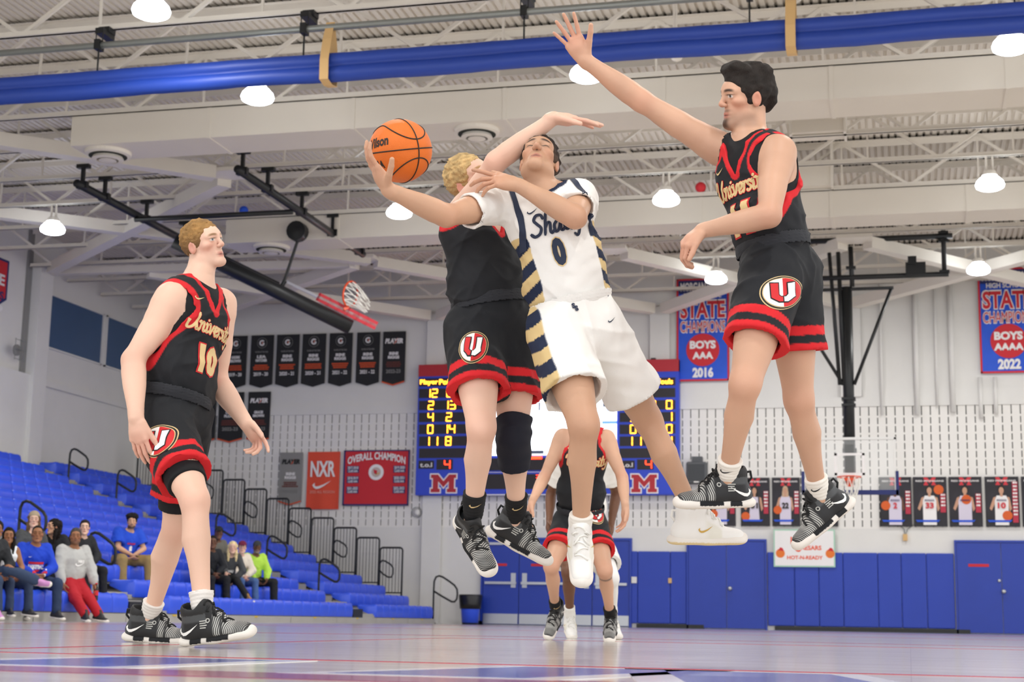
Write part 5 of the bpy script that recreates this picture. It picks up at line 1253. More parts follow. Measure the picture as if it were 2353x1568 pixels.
def limb_items(J, s=1.0, ga=1.0, gl=1.0, feet=True):
    up, lat, fw, hl, up2, fp = axes_of(J); it = []
    for S_, sg in (('R', -1), ('L', 1)):
        sh, el, wr = J['sh'+S_], J['el'+S_], J['wr'+S_]
        d1 = nrm(el-sh); d2 = nrm(wr-el); bn = nrm(np.cross(d1, d2)) if np.linalg.norm(np.cross(d1, d2)) > .1 else nrm(np.cross(d1, fw)); inn = nrm(np.cross(bn, d1))
        if inn@d2 < 0: inn = -inn
        it += [('+', Limb(sh, el, sc(ARM_U, s*ga)), .03*s), ('+', Limb(sh-d1*.005*s+lat*sg*.006*s, sh+d1*.09*s+lat*sg*.004*s, [.052*s*ga, .054*s*ga, .044*s*ga]), .03*s),
               ('+', Limb(sh+d1*.1*s+inn*.014*s, sh+(el-sh)*.72+inn*.012*s, [.034*s*ga, .04*s*ga, .03*s*ga]), .025*s), ('+', Limb(el, wr, sc(ARM_F, s*ga)), .02*s), ('+', Limb(el-inn*.012*s, el-inn*.012*s+d2*.02*s, [.027*s, .024*s]), .015*s)]
        hp, kn, an = J['hip'+S_], J['kn'+S_], J['an'+S_]
        t1 = nrm(kn-hp); t2 = nrm(an-kn); kf = kn-.5*(hp+an); kf = kf-t2*(kf@t2); kf = nrm(kf) if np.linalg.norm(kf) > .06 else nrm(fp-t2*(fp@t2)); J['kf'+S_] = kf
        it += [('+', Limb(hp, kn, sc(LEG_T, s*gl)), .05*s), ('+', Limb(hp+t1*.12*s+kf*.022*s, kn-t1*.05*s+kf*.012*s, [.055*s*gl, .06*s*gl, .04*s]), .04*s), ('+', Limb(kn, an, sc(LEG_S, s*gl)), .03*s),
               ('+', Ell(kn+kf*.03*s, (kf, t2, nrm(np.cross(kf, t2))), (.03*s, .036*s, .029*s)), .014*s), ('+', Limb(kn+t2*.075*s+kf*.02*s, kn+t2*.09*s+kf*.02*s, [.018*s, .016*s]), .02*s), ('+', Limb(kn+t2*.06*s-kf*.026*s, kn+(an-kn)*.54-kf*.016*s, [.03*s*gl, .046*s*gl, .02*s]), .028*s),
               ('+', Limb(kn+t2*.05*s+kf*.012*s, kn+(an-kn)*.8+kf*.008*s, [.028*s, .022*s]), .02*s)]
        if feet:
            td = J['toe'+S_]; it += [('+', Limb(an, an+td*.035*s+t2*.02*s, [.031*s, .022*s]), .015*s)]
    return it
SKINS = {'fair': dict(base='#e2bba5', blush='#cf7d6c', lip='#bd7468', brow='#7d5a3c', iris='#4a5a66'), 'fair2': dict(base='#c99f85', blush='#cc7c68', lip='#b86d60', brow='#2a1d16', iris='#3a2c22'),
         'tan': dict(base='#d3a585', blush='#bd7a60', lip='#a8685a', brow='#2a1d16', iris='#332318'), 'brown': dict(base='#9a6a4a', blush='#8a4f3c', lip='#7d463c', brow='#1d1512', iris='#241811'), 'dark': dict(base='#6d4935', blush='#5d3428', lip='#5e3a32', brow='#15100d', iris='#1a120d')}
def person(name, label, J, Hd, skin='fair', face=None, s=1.0, ga=1.0, gl=1.0, gt=1.0, hands=None, h=(.007, .0028, .0034), base=None, group=None, jaw=1.0, hair=('short', '#8a6a42', 3), tattoo=None):
    """builds the body (one mesh) and the hair; returns the Empty"""
    lo = min(J['anR'][2], J['anL'][2])-.085*s
    root = thing(name, (J['pel'][0], J['pel'][1], base if base is not None else lo), label, 'person', group)
    p = dict(SKINS[skin]); p.update(face or {})
    nb = J['neck']; hi_ = head_items(Hd, jaw)
    neck = [('+', Limb(nb-nrm(nb-J['pel'])*.02, Hd(0, -.03, -.05), [.066*s, .056*s, .054*Hd.k]), .03*s), ('+', Limb(nb+nrm(np.cross(J['shL']-J['shR'], nb-J['pel']))*.02*s, Hd(0, .0, -.075), [.045*s, .045*Hd.k]), .02*s)]
    hit = {}
    for S_ in 'RL':
        hd = (hands or {}).get(S_)
        if hd is None: d_ = nrm(J['wr'+S_]-J['el'+S_]); hd = dict(d=d_, n=nrm(J['pel']-J['wr'+S_]), side=nrm(np.cross(J['shL']-J['shR'], nb-J['pel'])))
        kk = {q: v for q, v in hd.items() if q not in ('d', 'n', 'side')}
        hit[S_] = hand_items(J['wr'+S_], hd['d'], hd['n'], hd['side'], k=kk.pop('k', s*1.04), **kk)
    items = torso_items(J, s, gt)+limb_items(J, s, ga, gl)+neck+[(o, q, max(k, .012) if i == 0 else k) for i, (o, q, k) in enumerate(hi_)]+hit['R']+hit['L']
    V, F_ = field_mesh(items, h[0], smooth=1)
    hc, hr = Hd(0, 0, -.01), .165*Hd.k
    spots = [(hc, hr, h[1])]+[(J['wr'+S_]+nrm((hands or {}).get(S_, {}).get('d', J['wr'+S_]-J['el'+S_]))*.1*s, .135*s, h[2]) for S_ in 'RL'] if h[1] < h[0] else []
    if spots:
        parts = [crop(V, F_, lambda c: np.all([np.linalg.norm(c-q[0], axis=1) > q[1]-.004 for q in spots], axis=0))]
        for (c0, r0, hh) in spots:
            near = [it for it in items if np.all(it[1].box()[0] < c0+r0+.06) and np.all(it[1].box()[1] > c0-r0-.06)]
            v, f = field_mesh(near, hh, c0-r0-.012, c0+r0+.012, smooth=1)
            if len(v): parts.append(crop(v, f, lambda c: np.linalg.norm(c-c0, axis=1) < r0+.002))
        V, F_ = join_nets(parts)
    C_ = np.tile(hexc(p['base']), (len(V), 1))
    nz = wrinkle((V[:, 0], V[:, 1], V[:, 2]), .035, 24, 11); C_ = C_*(1+nz[:, None])
    for S_ in 'RL':
        for jn, rr, am in (('kn', .06, .28), ('el', .05, .3)): C_ = mixc(C_, am*np.exp(-np.sum((V-J[jn+S_])**2, 1)/(rr*s)**2), hexc(p['blush']))
        hdv = J['wr'+S_]+nrm((hands or {}).get(S_, {}).get('d', J['wr'+S_]-J['el'+S_]))*.12*s; C_ = mixc(C_, .3*np.exp(-np.sum((V-hdv)**2, 1)/(.08*s)**2), hexc(p['blush']))
    C_ = face_colors(C_, V, Hd, None, p)
    if tattoo: C_ = tattoo(C_, V)
    body = net_obj('body', V, F_, M_skin, root, C_)
    if hair:
        hv, hf = hair_mesh(Hd, hair[0], .0035 if h[1] < .004 else .008, hair[2], p)
        if len(hv):
            q = Hd.loc(hv); hc_ = np.tile(hexc(hair[1]), (len(hv), 1)); hc_ = hc_*(1+wrinkle((hv[:, 0], hv[:, 1], hv[:, 2]), .12, 170, 4)[:, None])
            if len(hair) > 3: hc_ = mixc(hc_, sstep(-q[:, 2], -.06, .02)*.8, hexc(hair[3]))
            net_obj('hair', hv, hf, M_hairm, root, hc_)
    root_info[root.name] = dict(J=J, s=s, gt=gt, ga=ga, gl=gl, H=Hd)
    return root
root_info = {}
# ---------------------------------------------------------------- clothes
def top_garment(root, name, col, off=.014, sleeve=0.0, neck='v', armhole=.092, trim=None, trimw=.02, h=.006, colorfn=None, wr=(.0035, 46), seed=3, hem=-.02, loose=.02, gt=None, neckr=.072, vdepth=.13, bust=0.0, hood=False, extra=None, slv=1.0, nlift=0.0):
    I = root_info[root.name]; J, s = I['J'], I['s']; gt = gt or I['gt']
    up, lat, fw, hl, up2, fp = axes_of(J); P0, N0 = J['pel'], J['neck']
    it = [(o, q, k) for o, q, k in torso_items(J, s, gt*1.02, off, bust=bust)]
    it += [('+', Ell(P0+(N0-P0)*.3, (nrm(lat+hl), nrm(fw+fp), up), (.142*s*gt+off+loose, .106*s*gt+off+loose, .17*s)), .05)]
    cuts = []
    if sleeve:
        for S_, sg in (('R', -1), ('L', 1)):
            sh, el, wrr = J['sh'+S_], J['el'+S_], J['wr'+S_]; d1 = nrm(el-sh); lo_ = off+loose*slv
            if sleeve <= 1: en = sh+(el-sh)*sleeve; g_ = [('+', Limb(sh-d1*.02, en+d1*.05, [(0, .056*s*I['ga']+lo_), (1, (.05*s*I['ga']+lo_*1.35))]), 0), ('&', Half(en, d1), .004), ('-', Grp([('+', Limb(en-d1*.02, en+d1*.1, [.046*s*I['ga']+lo_*.3, .05*s*I['ga']+lo_*.5]), 0)]), .0)]
            else: g_ = [('+', Limb(sh-d1*.02, el, [(0, .058*s*I['ga']+lo_), (.6, .05*s*I['ga']+lo_), (1, .046*s*I['ga']+lo_)]), 0), ('+', Limb(el, el+(wrr-el)*(sleeve-1), [(0, .046*s*I['ga']+lo_), (.7, .042*s*I['ga']+lo_), (.9, .036*s+lo_), (1, .03*s+lo_*.5)]), .03)]
            it.append(('+', Grp(g_), .03))
    else:
        for S_, sg in (('R', -1), ('L', 1)):
            sh = J['sh'+S_]; a_ = float(nrm(J['el'+S_]-sh)@up); dn = max(0, -a_); c_ = Grp([('+', Limb(sh+lat*sg*.005*s-up*(.005+.03*dn)*s, sh+lat*sg*.18*s+up*(.06*max(a_, 0)-.1*dn)*s, [armhole*s, armhole*1.5*s], fw, .92), 0), ('+', Limb(sh-up*.03*dn*s+lat*sg*.05*s, J['el'+S_], [armhole*s*.85, .06*s]), .02)])
            cuts.append(c_); it.append(('-', c_, .004))
    nk = [('+', Limb(N0+up*(nlift-.005)*s, N0+up*.2*s+fw*.06*s, [neckr*s, neckr*1.4*s], fw, 1.0), 0)]
    if neck == 'v': nk += [('+', Limb(N0+fw*.13*s-up*(vdepth)*s, N0+fw*.1*s+up*.05*s, [(0, .002), (1, .085*s)], fw, .25), .01)]
    nc = Grp(nk); cuts.append(nc); it.append(('-', nc, .003))
    it.append(('-', Half(P0+up*hem*s, -up) if False else Grp([('+', Half(P0+up*hem*s, up), 0)]), .0)) if hem > -.15 and False else None
    it = [q for q in it if q]
    if extra: it += extra
    if hood:
        H_ = I['H']; it += [('+', Limb(N0-fw*.06*s+lat*.07*s, N0-fw*.075*s-lat*.07*s, [.05*s, .05*s]), .03), ('+', Limb(N0-fw*.05*s+lat*.075*s, N0+fw*.06*s-up*.03*s+lat*.04*s, [.042*s, .03*s]), .02), ('+', Limb(N0-fw*.05*s-lat*.075*s, N0+fw*.06*s-up*.03*s-lat*.04*s, [.042*s, .03*s]), .02)]
    lo = np.min([q[1].box()[0] for q in it if q[0] == '+'], 0)-.04; hi = np.max([q[1].box()[1] for q in it if q[0] == '+'], 0)+.04
    hw = hem
    def disp(q): 
        d = folds(q, wr[0]*s, wr[1], seed, axis=up)+wrinkle(q, wr[0]*s*.3, wr[1]*2.3, seed+7)
        return d
    V, F_ = field_mesh(it, h, lo, hi, disp=disp, smooth=1)
    V, F_ = crop(V, F_, lambda c: (c-P0)@up > hem*s) if hem is not None else (V, F_)
    C_ = np.tile(hexc(col), (len(V), 1)) if isinstance(col, str) else np.tile(col, (len(V), 1))
    if trim:
        for c_ in cuts:
            e = c_.ev(V[:, 0], V[:, 1], V[:, 2]); C_ = mixc(C_, sstep(-e, -trimw-.002, -trimw+.001), hexc(trim))
    q = V-P0; TL = np.stack([q@lat, q@fw, q@up], 1)/s
    if colorfn: C_ = colorfn(C_, V, TL, cuts)
    o = net_obj(name, V, F_, M_cloth, root, C_); I[name] = (V, F_); return o
def legwear(root, name, col, length=.62, flare=(.112, .118), h=.006, colorfn=None, off=.012, wr=(.004, 40), seed=9, waist=.1, ankle=None, hemcut=True, tilt=None, band=None, cropw=None):
    """shorts when length<1 (share of the thigh), trousers otherwise (1 + share of the shin)"""
    I = root_info[root.name]; J, s, gl = I['J'], I['s'], I['gl']; up, lat, fw, hl, up2, fp = axes_of(J); P0 = J['pel']
    gt = I['gt']
    it = [('+', Ell(P0-up2*.015*s, (hl, fp, up2), (.158*s*gt+off, .118*s*gt+off, .15*s)), 0), ('+', Limb(P0+up*waist*s*.4, P0+up*waist*s, [.118*s*gt+off, .115*s*gt+off], fp, 1.0/.9), .04)]
    it[1] = ('+', Ell(P0+(J['neck']-P0)*.14, (nrm(lat+hl), nrm(fw+fp), up), (.14*s*gt+off, .108*s*gt+off, .1*s)), .05)
    hems = {}
    for S_ in 'RL':
        hp, kn, an = J['hip'+S_], J['kn'+S_], J['an'+S_]; t1 = nrm(kn-hp); Lt = np.linalg.norm(kn-hp)
        if length < 1:
            hm = hp+t1*Lt*length; n_ = t1 if tilt is None else nrm(t1+tilt); hems[S_] = (hm, n_)
            g_ = [('+', Limb(hp-t1*.02, hm+t1*.1, [(0, .098*s*gl+off), (.55, flare[0]*s), (1, flare[1]*s)]), 0), ('&', Half(hm, n_), .003), ('-', Grp([('+', Limb(hm-t1*.14, hm+t1*.16, [(0, flare[0]*s-.05), (.4, flare[1]*s-.04), (1, flare[1]*s-.034)]), 0)]), .004)]
            it.append(('+', Grp(g_), .045))
        else:
            f = length-1; en = kn+(an-kn)*f; r0, r1 = flare
            it += [('+', Limb(hp, kn, [(0, .094*s*gl+off), (.5, .08*s*gl+off), (1, r0*s*gl+off*.5)]), .05), ('+', Limb(kn, en, [(0, r0*s*gl+off*.5), (.6, (r0+r1)/2*s+off*.5), (1, r1*s+off*.5)]), .03)]
            hems[S_] = (en, nrm(an-kn))
    V, F_ = field_mesh(it, h, disp=lambda q: folds(q, wr[0]*s, wr[1], seed)+wrinkle(q, wr[0]*s*.3, wr[1]*2.2, seed+7), smooth=1)
    if length < 1:
        for S_ in 'RL':
            hm, n_ = hems[S_]; e = (V-hm)@n_; r_ = np.linalg.norm(V-hm-np.outer(e, n_), axis=1); m_ = (e > -.007) & (e < .02) & (r_ < flare[1]*s*1.25); V[m_] -= np.outer(e[m_], n_)
    V, F_ = crop(V, F_, lambda c: (c-P0)@up < (waist if cropw is None else cropw)*s)
    C_ = np.tile(hexc(col), (len(V), 1)); q = V-P0; TL = np.stack([q@hl, q@fp, q@up], 1)/s
    if band:
        wb = [('+', Ell(P0+(J['neck']-P0)*.14, (nrm(lat+hl), nrm(fw+fp), up), (.15*s*gt+off+.008, .118*s*gt+off+.008, .12*s)), 0)]
        bv_, bf_ = field_mesh(wb, h, disp=lambda q_: wrinkle(q_, .0022, 60, 2)+.0022*np.sin(((q_[0]-P0[0])*up[0]+(q_[1]-P0[1])*up[1]+(q_[2]-P0[2])*up[2])*500), smooth=1); bv_, bf_ = crop(bv_, bf_, lambda c: ((c-P0)@up > (waist-.045)*s) & ((c-P0)@up < (waist+.002)*s))
        net_obj('waistband', bv_, bf_, M_cloth, root, np.tile(hexc(band), (len(bv_), 1)))
    if colorfn:
        hd = np.full(len(V), 9.0)
        for S_ in 'RL':
            hm, n_ = hems[S_]; mine = np.linalg.norm(V-(hm-n_*.08), axis=1); e = -(V-hm)@n_; oth = hems['L' if S_ == 'R' else 'R'][0]; near = np.linalg.norm(V-hm, axis=1) < np.linalg.norm(V-oth, axis=1)
            hd = np.where(near, e, hd)
        C_ = colorfn(C_, V, TL, hd)
    o = net_obj(name, V, F_, M_cloth, root, C_); I[name] = (V, F_); I['hems'] = hems; return o
def sock(root, S_, col, hgt=.12, h=.004, swo=None, swoside=None, off=.006, rib=.0012):
    I = root_info[root.name]; J, s = I['J'], I['s']; an, kn = J['an'+S_], J['kn'+S_]; t = nrm(kn-an); td = J['toe'+S_]
    L = np.linalg.norm(kn-an); kf = J['kf'+S_]
    it = [('+', Limb(an+t*.005, an+t*(hgt+.03), [(0, .029*s), (.25, .034*s+off), (.75, .037*s*I['gl']+off), (1, .042*s*I['gl']+off)]), 0), ('&', Half(an+t*hgt, t), .004)]
    V, F_ = field_mesh(it, h, disp=lambda q: rib*np.sin(((q[0]-an[0])*t[0]+(q[1]-an[1])*t[1]+(q[2]-an[2])*t[2])*420)+wrinkle(q, .0018, 90, 5), smooth=1)
    C_ = np.tile(hexc(col), (len(V), 1)); o = net_obj('sock', V, F_, M_cloth, root, C_)
    if swo is not None:
        n = nrm(swoside); n = nrm(n-t*(n@t)); ux = nrm(np.cross(t, n)); decal('swoosh', *poly2d(swoosh2d(.05, .022)), an+t*(hgt-.035), ux, t, bvh_of(V, F_), swo, o, off=.0015, L=.01)
    return o
def shoe(root, S_, kind='black', toe=None, upv=None, h=.004, s=None, laces=True, lat_sign=None, detail=True):
    I = root_info[root.name]; J = I['J']; s = s or I['s']; an = J['an'+S_]; y = nrm(toe if toe is not None else J['toe'+S_]); z = nrm(np.asarray(upv) if upv is not None else nrm(J['kn'+S_]-an)); z = nrm(z-y*(z@y)); x = np.cross(y, z); k = s*1.04
    Fm = Frame(an, x, y, z, k)
    up_ = [('+', Limb(Fm(0, -.062, -.05), Fm(0, .05, -.05), [.037*k, .042*k]), 0), ('+', Limb(Fm(0, .04, -.05), Fm(0, .155, -.064), [.043*k, .036*k], z, 1.15), .02*k), ('+', Limb(Fm(0, -.04, -.04), Fm(0, -.036, .03), [(0, .04*k), (.6, .043*k), (1, .045*k)]), .03*k), ('+', Limb(Fm(0, .02, -.03), Fm(0, .012, .045), [.034*k, .028*k]), .03*k),
           ('+', Limb(Fm(0, .075, -.02), Fm(0, .022, .025), [.026*k, .022*k]), .02*k), ('-', Limb(Fm(0, -.03, .04), Fm(0, -.02, .12), [.036*k, .05*k]), .006*k), ('&', Half(Fm(0, 0, -.078), -z), .002)]
    V, F_ = field_mesh(up_, h, smooth=1); q = Fm.loc(V); X, Y, Z = q[:, 0], q[:, 1], q[:, 2]
    ext = np.zeros((len(V), 3))
    if kind == 'black':
        C_ = np.tile(hexc('#1b1c1f'), (len(V), 1)); C_ = mixc(C_, sstep(Z, -.01, .0)*(Y < .03), hexc('#4a4d50')); C_ = mixc(C_, (Z > .022)*1.0, hexc('#1d1e20'))
        C_ = mixc(C_, sstep(-Y, .055, .075)*sstep(-Z, -.02, .0), hexc('#3c3f43'))
        msk = sstep(Y, .05, .06)*sstep(-Y, -.185, -.17)*sstep(Z, -.062, -.058)*(1-np.exp(-((Y-.083)/.006)**2)*(np.abs(X) > .012)); ext[:, 0] = Y*1.0+np.abs(X)*.6; ext[:, 1] = msk*(.85-.4*sstep(Y, .12, .14))
        body_c = '#1b1c1f'
    elif kind == 'white':
        C_ = np.tile(hexc('#ecebe8'), (len(V), 1)); C_ = mixc(C_, sstep(Y, .02, .05)*sstep(-Y, -.1, -.09)*sstep(np.abs(X), .028, .034)*.5, hexc('#d9d6c4'))
    elif kind == 'plain': C_ = np.tile(hexc('#26262a'), (len(V), 1))
    else: C_ = np.tile(hexc(kind), (len(V), 1))
    o = net_obj('shoe', V, F_, M_shoe, root, C_, ext)
    # sole
    so = [('+', Limb(Fm(0, -.068, -.078), Fm(0, .045, -.078), [.046*k, .042*k], z, 1.9), 0), ('+', Limb(Fm(0, .045, -.078), Fm(.0, .16, -.073), [.048*k, .042*k], z, 1.9), .02*k), ('+', Limb(Fm(0, .15, -.07), Fm(0, .18, -.058), [.032*k, .018*k], z, 1.5), .02*k), ('&', Half(Fm(0, 0, -.094), -z), .002)]
    v2, f2 = field_mesh(so, h, smooth=1); q2 = Fm.loc(v2)
    C2 = np.tile(hexc('#e6e1da'), (len(v2), 1))
    if kind == 'black': C2 = mixc(C2, ((q2[:, 2] > -.085) & (q2[:, 1] > -.05) & (q2[:, 1] < -.005))*1.0, hexc('#232427')); C2 = mixc(C2, ((q2[:, 2] > -.08) & (q2[:, 1] > .02) & (q2[:, 1] < .11))*1.0, hexc('#1e1f22')); C2 = mixc(C2, (q2[:, 2] < -.0905)*.6, hexc('#cdbfb0'))
    if kind == 'white': C2 = mixc(C2, (q2[:, 2] < -.082)*.8, hexc('#dcc48c'))
    net_obj('sole', v2, f2, M_cloth, o, C2)
    if not detail: return o
    bv = bvh_of(V, F_); lm = M_lace_b if kind == 'black' else M_lace_w; b = MB()
    for i in range(5):
        yy = .035+.017*i; zc = .02-.011*i; pts = []
        for xx in np.linspace(-.024, .024, 7):
            p = Vector(Fm(xx, yy+.007*(1 if i % 2 else -1)*xx/.024, .12)); hit = bv.ray_cast(p, Vector(-z), .4*1)[0]
            if hit is not None: pts.append(np.array(hit)+z*.003)
        if len(pts) > 2: b.tube(pts, .0042*k, 5)
    c0 = Fm(0, .032, .035); 
    for sg in (-1, 1): b.tube([c0, c0+k*(x*sg*.02+y*.014+z*.012), c0+k*(x*sg*.034+y*.006-z*.004), c0+k*(x*sg*.018+y*.01-z*.01), c0], .004*k, 5).tube([c0, c0+k*(x*sg*.012+y*.03-z*.008), c0+k*(x*sg*.03+y*.04-z*.028)], .0035*k, 5)
    b.build('laces', lm, o, smooth=True)
    MB().tube([Fm(0, -.078, -.01), Fm(0, -.098, .012), Fm(0, -.094, .036), Fm(0, -.075, .034)], .005*k, 6).build('heel_loop', lm, o, smooth=True)
    sm = M_pw if kind == 'black' else mat('decal_goldswoosh', '#c9a24a', .5)
    for sg in (-1, 1):
        w_, h_ = (.085, .045) if kind == 'black' else (.06, .03); pts = swoosh2d(w_, h_)
        pts = [((-a if sg > 0 else a), c) for a, c in pts]; pts = pts if sg < 0 else pts[::-1]
        n_ = x*sg; decal('swoosh', *poly2d([(-a, c) for a, c in pts][::-1]), Fm(sg*.03, -.045 if kind == 'black' else .03, -.03), (y if sg > 0 else -y), z, bv, sm, o, off=.0018, L=.012, reach=.15, direction=n_)
        if kind == 'black': 
            for j in range(4): decal('side_print', *poly2d([(0, 0), (.03-.004*(j % 2), 0), (.03-.004*(j % 2), .004), (0, .004)]), Fm(sg*.03, .004, -.005-.008*j), (y if sg > 0 else -y), z, bv, M_pgy, o, off=.0018, L=.02, reach=.15, direction=n_)
            decal('lace_eyelet', *ring2d(disc(0, 0, .009, n=12), disc(0, 0, .005, n=12)), Fm(sg*.03, .036, -.004), (y if sg > 0 else -y), z, bv, M_pgy, o, off=.002, L=.02, reach=.15, direction=n_)
    return o
def u_logo(root, tgt, c, ux, uy, w=.15, hgt=.115):
    """oval badge with a two-tone U"""
    I = root_info[root.name]; bv = bvh_of(*I[tgt]); par = [o for o in root.children if o.name.split('.')[0] == tgt][0]; n = 40
    el = lambda k: [(w/2*k*math.cos(2*math.pi*i/n), hgt/2*k*math.sin(2*math.pi*i/n)) for i in range(n)]
    A_ = lambda nm, vf, m_, off: decal(nm, *vf, c, ux, uy, bv, m_, par, off=off, L=.016, reach=.14)
    A_('badge_edge', poly2d(el(1.0)), M_pg, .0015); A_('badge_black', poly2d(el(.95)), M_pk, .003); A_('badge_ring', poly2d(el(.88)), M_pg, .0045)
    half = lambda sg: [p for p in el(.84) if p[0]*sg >= -1e-6]
    lft = sorted(half(-1), key=lambda p: math.atan2(p[1], p[0]) % (2*math.pi)); rgt = sorted(half(1), key=lambda p: math.atan2(p[1], p[0]))
    A_('badge_white', poly2d(lft), M_pw, .006); A_('badge_red', poly2d(rgt), M_pr, .006)
    W_, H_ = w*.52, hgt*.56; t = W_*.3
    Lh = [(-W_/2, H_/2), (-W_/2+t, H_/2), (-W_/2+t, -H_*.12), (-t*.35, -H_*.24), (-.002, -H_*.24), (-.002, -H_/2), (-t*.6, -H_/2), (-W_/2, -H_*.26)]
    Rh = [(-a, b) for a, b in Lh][::-1]
    for P_, m_ in ((Lh, M_pr), (Rh, M_pw)):
        A_('letter_edge', poly2d(outline(P_, .0035)), M_pk, .0075); A_('letter_u', poly2d(P_), m_, .009)
def chest_text(root, tgt, c, ux, uy, word, hgt, w, m1, m2=None, w2=None):
    I = root_info[root.name]; bv = bvh_of(*I[tgt]); par = [o for o in root.children if o.name.split('.')[0] == tgt][0]
    if m2: v, f = script_word(word, hgt, w2); decal('lettering_edge', v, f, c, ux, uy, bv, m2, par, off=.0025, L=.02, reach=.2)
    v, f = script_word(word, hgt, w); decal('lettering', v, f, c, ux, uy, bv, m1, par, off=.004, L=.02, reach=.2)
def chest_num(root, tgt, c, ux, uy, txt, hgt, wid, m1, m2=None):
    I = root_info[root.name]; bv = bvh_of(*I[tgt]); par = [o for o in root.children if o.name.split('.')[0] == tgt][0]
    if m2: v, f = text2d(txt, hgt*1.1, .1, wid*1.13); decal('number_edge', v, f, c, ux, uy, bv, m2, par, off=.0025, L=.02, reach=.2)
    v, f = text2d(txt, hgt, .07, wid); decal('number', v, f, c, ux, uy, bv, m1, par, off=.004, L=.02, reach=.2)
def chest_mark(root, tgt, c, ux, uy, pts, m_, name='swoosh', off=.003):
    I = root_info[root.name]; bv = bvh_of(*I[tgt]); par = [o for o in root.children if o.name.split('.')[0] == tgt][0]
    return decal(name, *poly2d(pts), c, ux, uy, bv, m_, par, off=off, L=.02, reach=.2)
# ------------------------------------------------------------------ the players
def stripes_red(C_, V, TL, hd):
    r_ = hexc('#d3242b'); m = sstep(hd, -.004, -.002)*(1-sstep(hd, .026, .028))+sstep(hd, .058, .060)*(1-sstep(hd, .094, .096)); return mixc(C_, m, r_)
def black_kit(root, num, word_at, num_at, mark_at, under=True, txt='University', tilt=None, length=.66, seed=3, numw=.11, flare=(.113, .12), arm=.1, hj=.0048):
    if under: top_garment(root, 'undershirt', '#17181b', off=.004, neck='crew', armhole=.077, h=.007, wr=(.001, 40), loose=.004, neckr=.056, seed=seed+1, nlift=.018)
    j = top_garment(root, 'jersey', '#202226', off=.012, neck='v', trim='#d0262d', trimw=.024, armhole=arm, wr=(.007, 38), seed=seed, h=hj, nlift=.008)
    I = root_info[root.name]; J = I['J']; up, lat, fw, hl, up2, fp = axes_of(J)
    sh = legwear(root, 'shorts', '#1f2125', length, flare, colorfn=stripes_red, seed=seed+3, wr=(.006, 34), tilt=tilt, band='#2c2e33')
    N0 = J['neck']
    if word_at is not None: chest_text(root, 'jersey', N0+fw*.1+up*word_at[1]+lat*word_at[0], lat, up, txt, .072, .0105, M_pg, M_pr, .0155)
    if num: chest_num(root, 'jersey', N0+fw*.1+up*num_at[1]+lat*num_at[0], lat, up, num, .125, numw, M_pg, M_pr)
    if mark_at is not None: chest_mark(root, 'jersey', N0+fw*.1+up*mark_at[1]+lat*mark_at[0], lat, up, [(-a, b) for a, b in swoosh2d(.05, .024)][::-1] if False else swoosh2d(.05, .024), M_pg)
    return root
# ---- player walking in at the left of the group
s = 1.0
J = dict(pel=P(390, 958, 6.55), neck=P(456, 650, 6.7), shR=P(394, 690, 6.55), shL=P(506, 700, 6.8), hipR=P(376, 985, 6.46), hipL=P(420, 985, 6.62))
J['elR'] = child(J['shR'], (306, 828), .32, -1); J['wrR'] = child(J['elR'], (313, 962), .27, -1)
J['elL'] = child(J['shL'], (498, 876), .33, -1); J['wrL'] = child(J['elL'], (566, 974), .265, -1)
J['knR'] = child(J['hipR'], (448, 1152), .45, -1); J['anR'] = child(J['knR'], (466, 1420), .46, -1)
J['knL'] = child(J['hipL'], (404, 1215), .45, 1); J['anL'] = child(J['knL'], (342, 1424), .46, 1)
J['toeR'] = D3(1, .16, .3); J['toeL'] = D3(1, -.06, .12)
H_ = frame_from(P(468, 563, 6.76), D3(.85, .22, .48), D3(-.17, 1, .02), .9)
pA = person('person', 'standing player in black number 10 jersey watching the shot', J, H_, 'fair', dict(gaze=.002, hair_len=.011, brow='#8a6a48', hairline=.07), hands=dict(R=dict(d=D3(.16, -1, .1), n=D3(.35, 0, -1), side=D3(1, 0, .35), curl=(14, 18, 10), spread=4, thumb=(22, 10)), L=dict(d=D3(.62, -.72, .3), n=D3(-.55, -.35, .75), side=D3(.5, .45, .7), curls=[(12, 10, 8), (35, 30, 20), (45, 40, 20), (50, 40, 20)], spread=5, thumb=(28, 12))), hair=('short', '#9a7648', 3, '#6d5338'), ga=1.2, gt=1.1, gl=1.12)
black_kit(pA, '10', (.0, -.235), (.01, -.345), (-.085, -.1))
I = root_info[pA.name]; up, lat, fw, hl, up2, fp = axes_of(J)
u_logo(pA, 'shorts', P(383, 1008, 6.35), D3(1, .1, .25), D3(-.15, 1, .05), .165, .12)
chest_mark(pA, 'jersey', J['neck']+fw*.1-up*.085+lat*.1, lat, up, disc(0, 0, .016, n=14), M_pw, 'round_badge')
# tight black shorts showing below the hem of the striding leg
for S_, f_ in (('R', .78), ('L', .8)):
    hp, kn = J['hip'+S_], J['kn'+S_]; t1 = nrm(kn-hp); e = hp+(kn-hp)*f_
    v, f = field_mesh([('+', Limb(hp+t1*.1, e+t1*.05, [(0, .092), (1, .078)]), 0), ('&', Half(e, t1), .003)], .006); net_obj('compression_leg', v, f, M_cloth, pA, np.tile(hexc('#141518'), (len(v), 1)))
sock(pA, 'R', '#e3dfda', .1); sock(pA, 'L', '#e3dfda', .09); shoe(pA, 'R', 'black', J['toeR'], D3(-.12, 1, .12)); shoe(pA, 'L', 'black', J['toeL'], D3(.1, 1, .05))
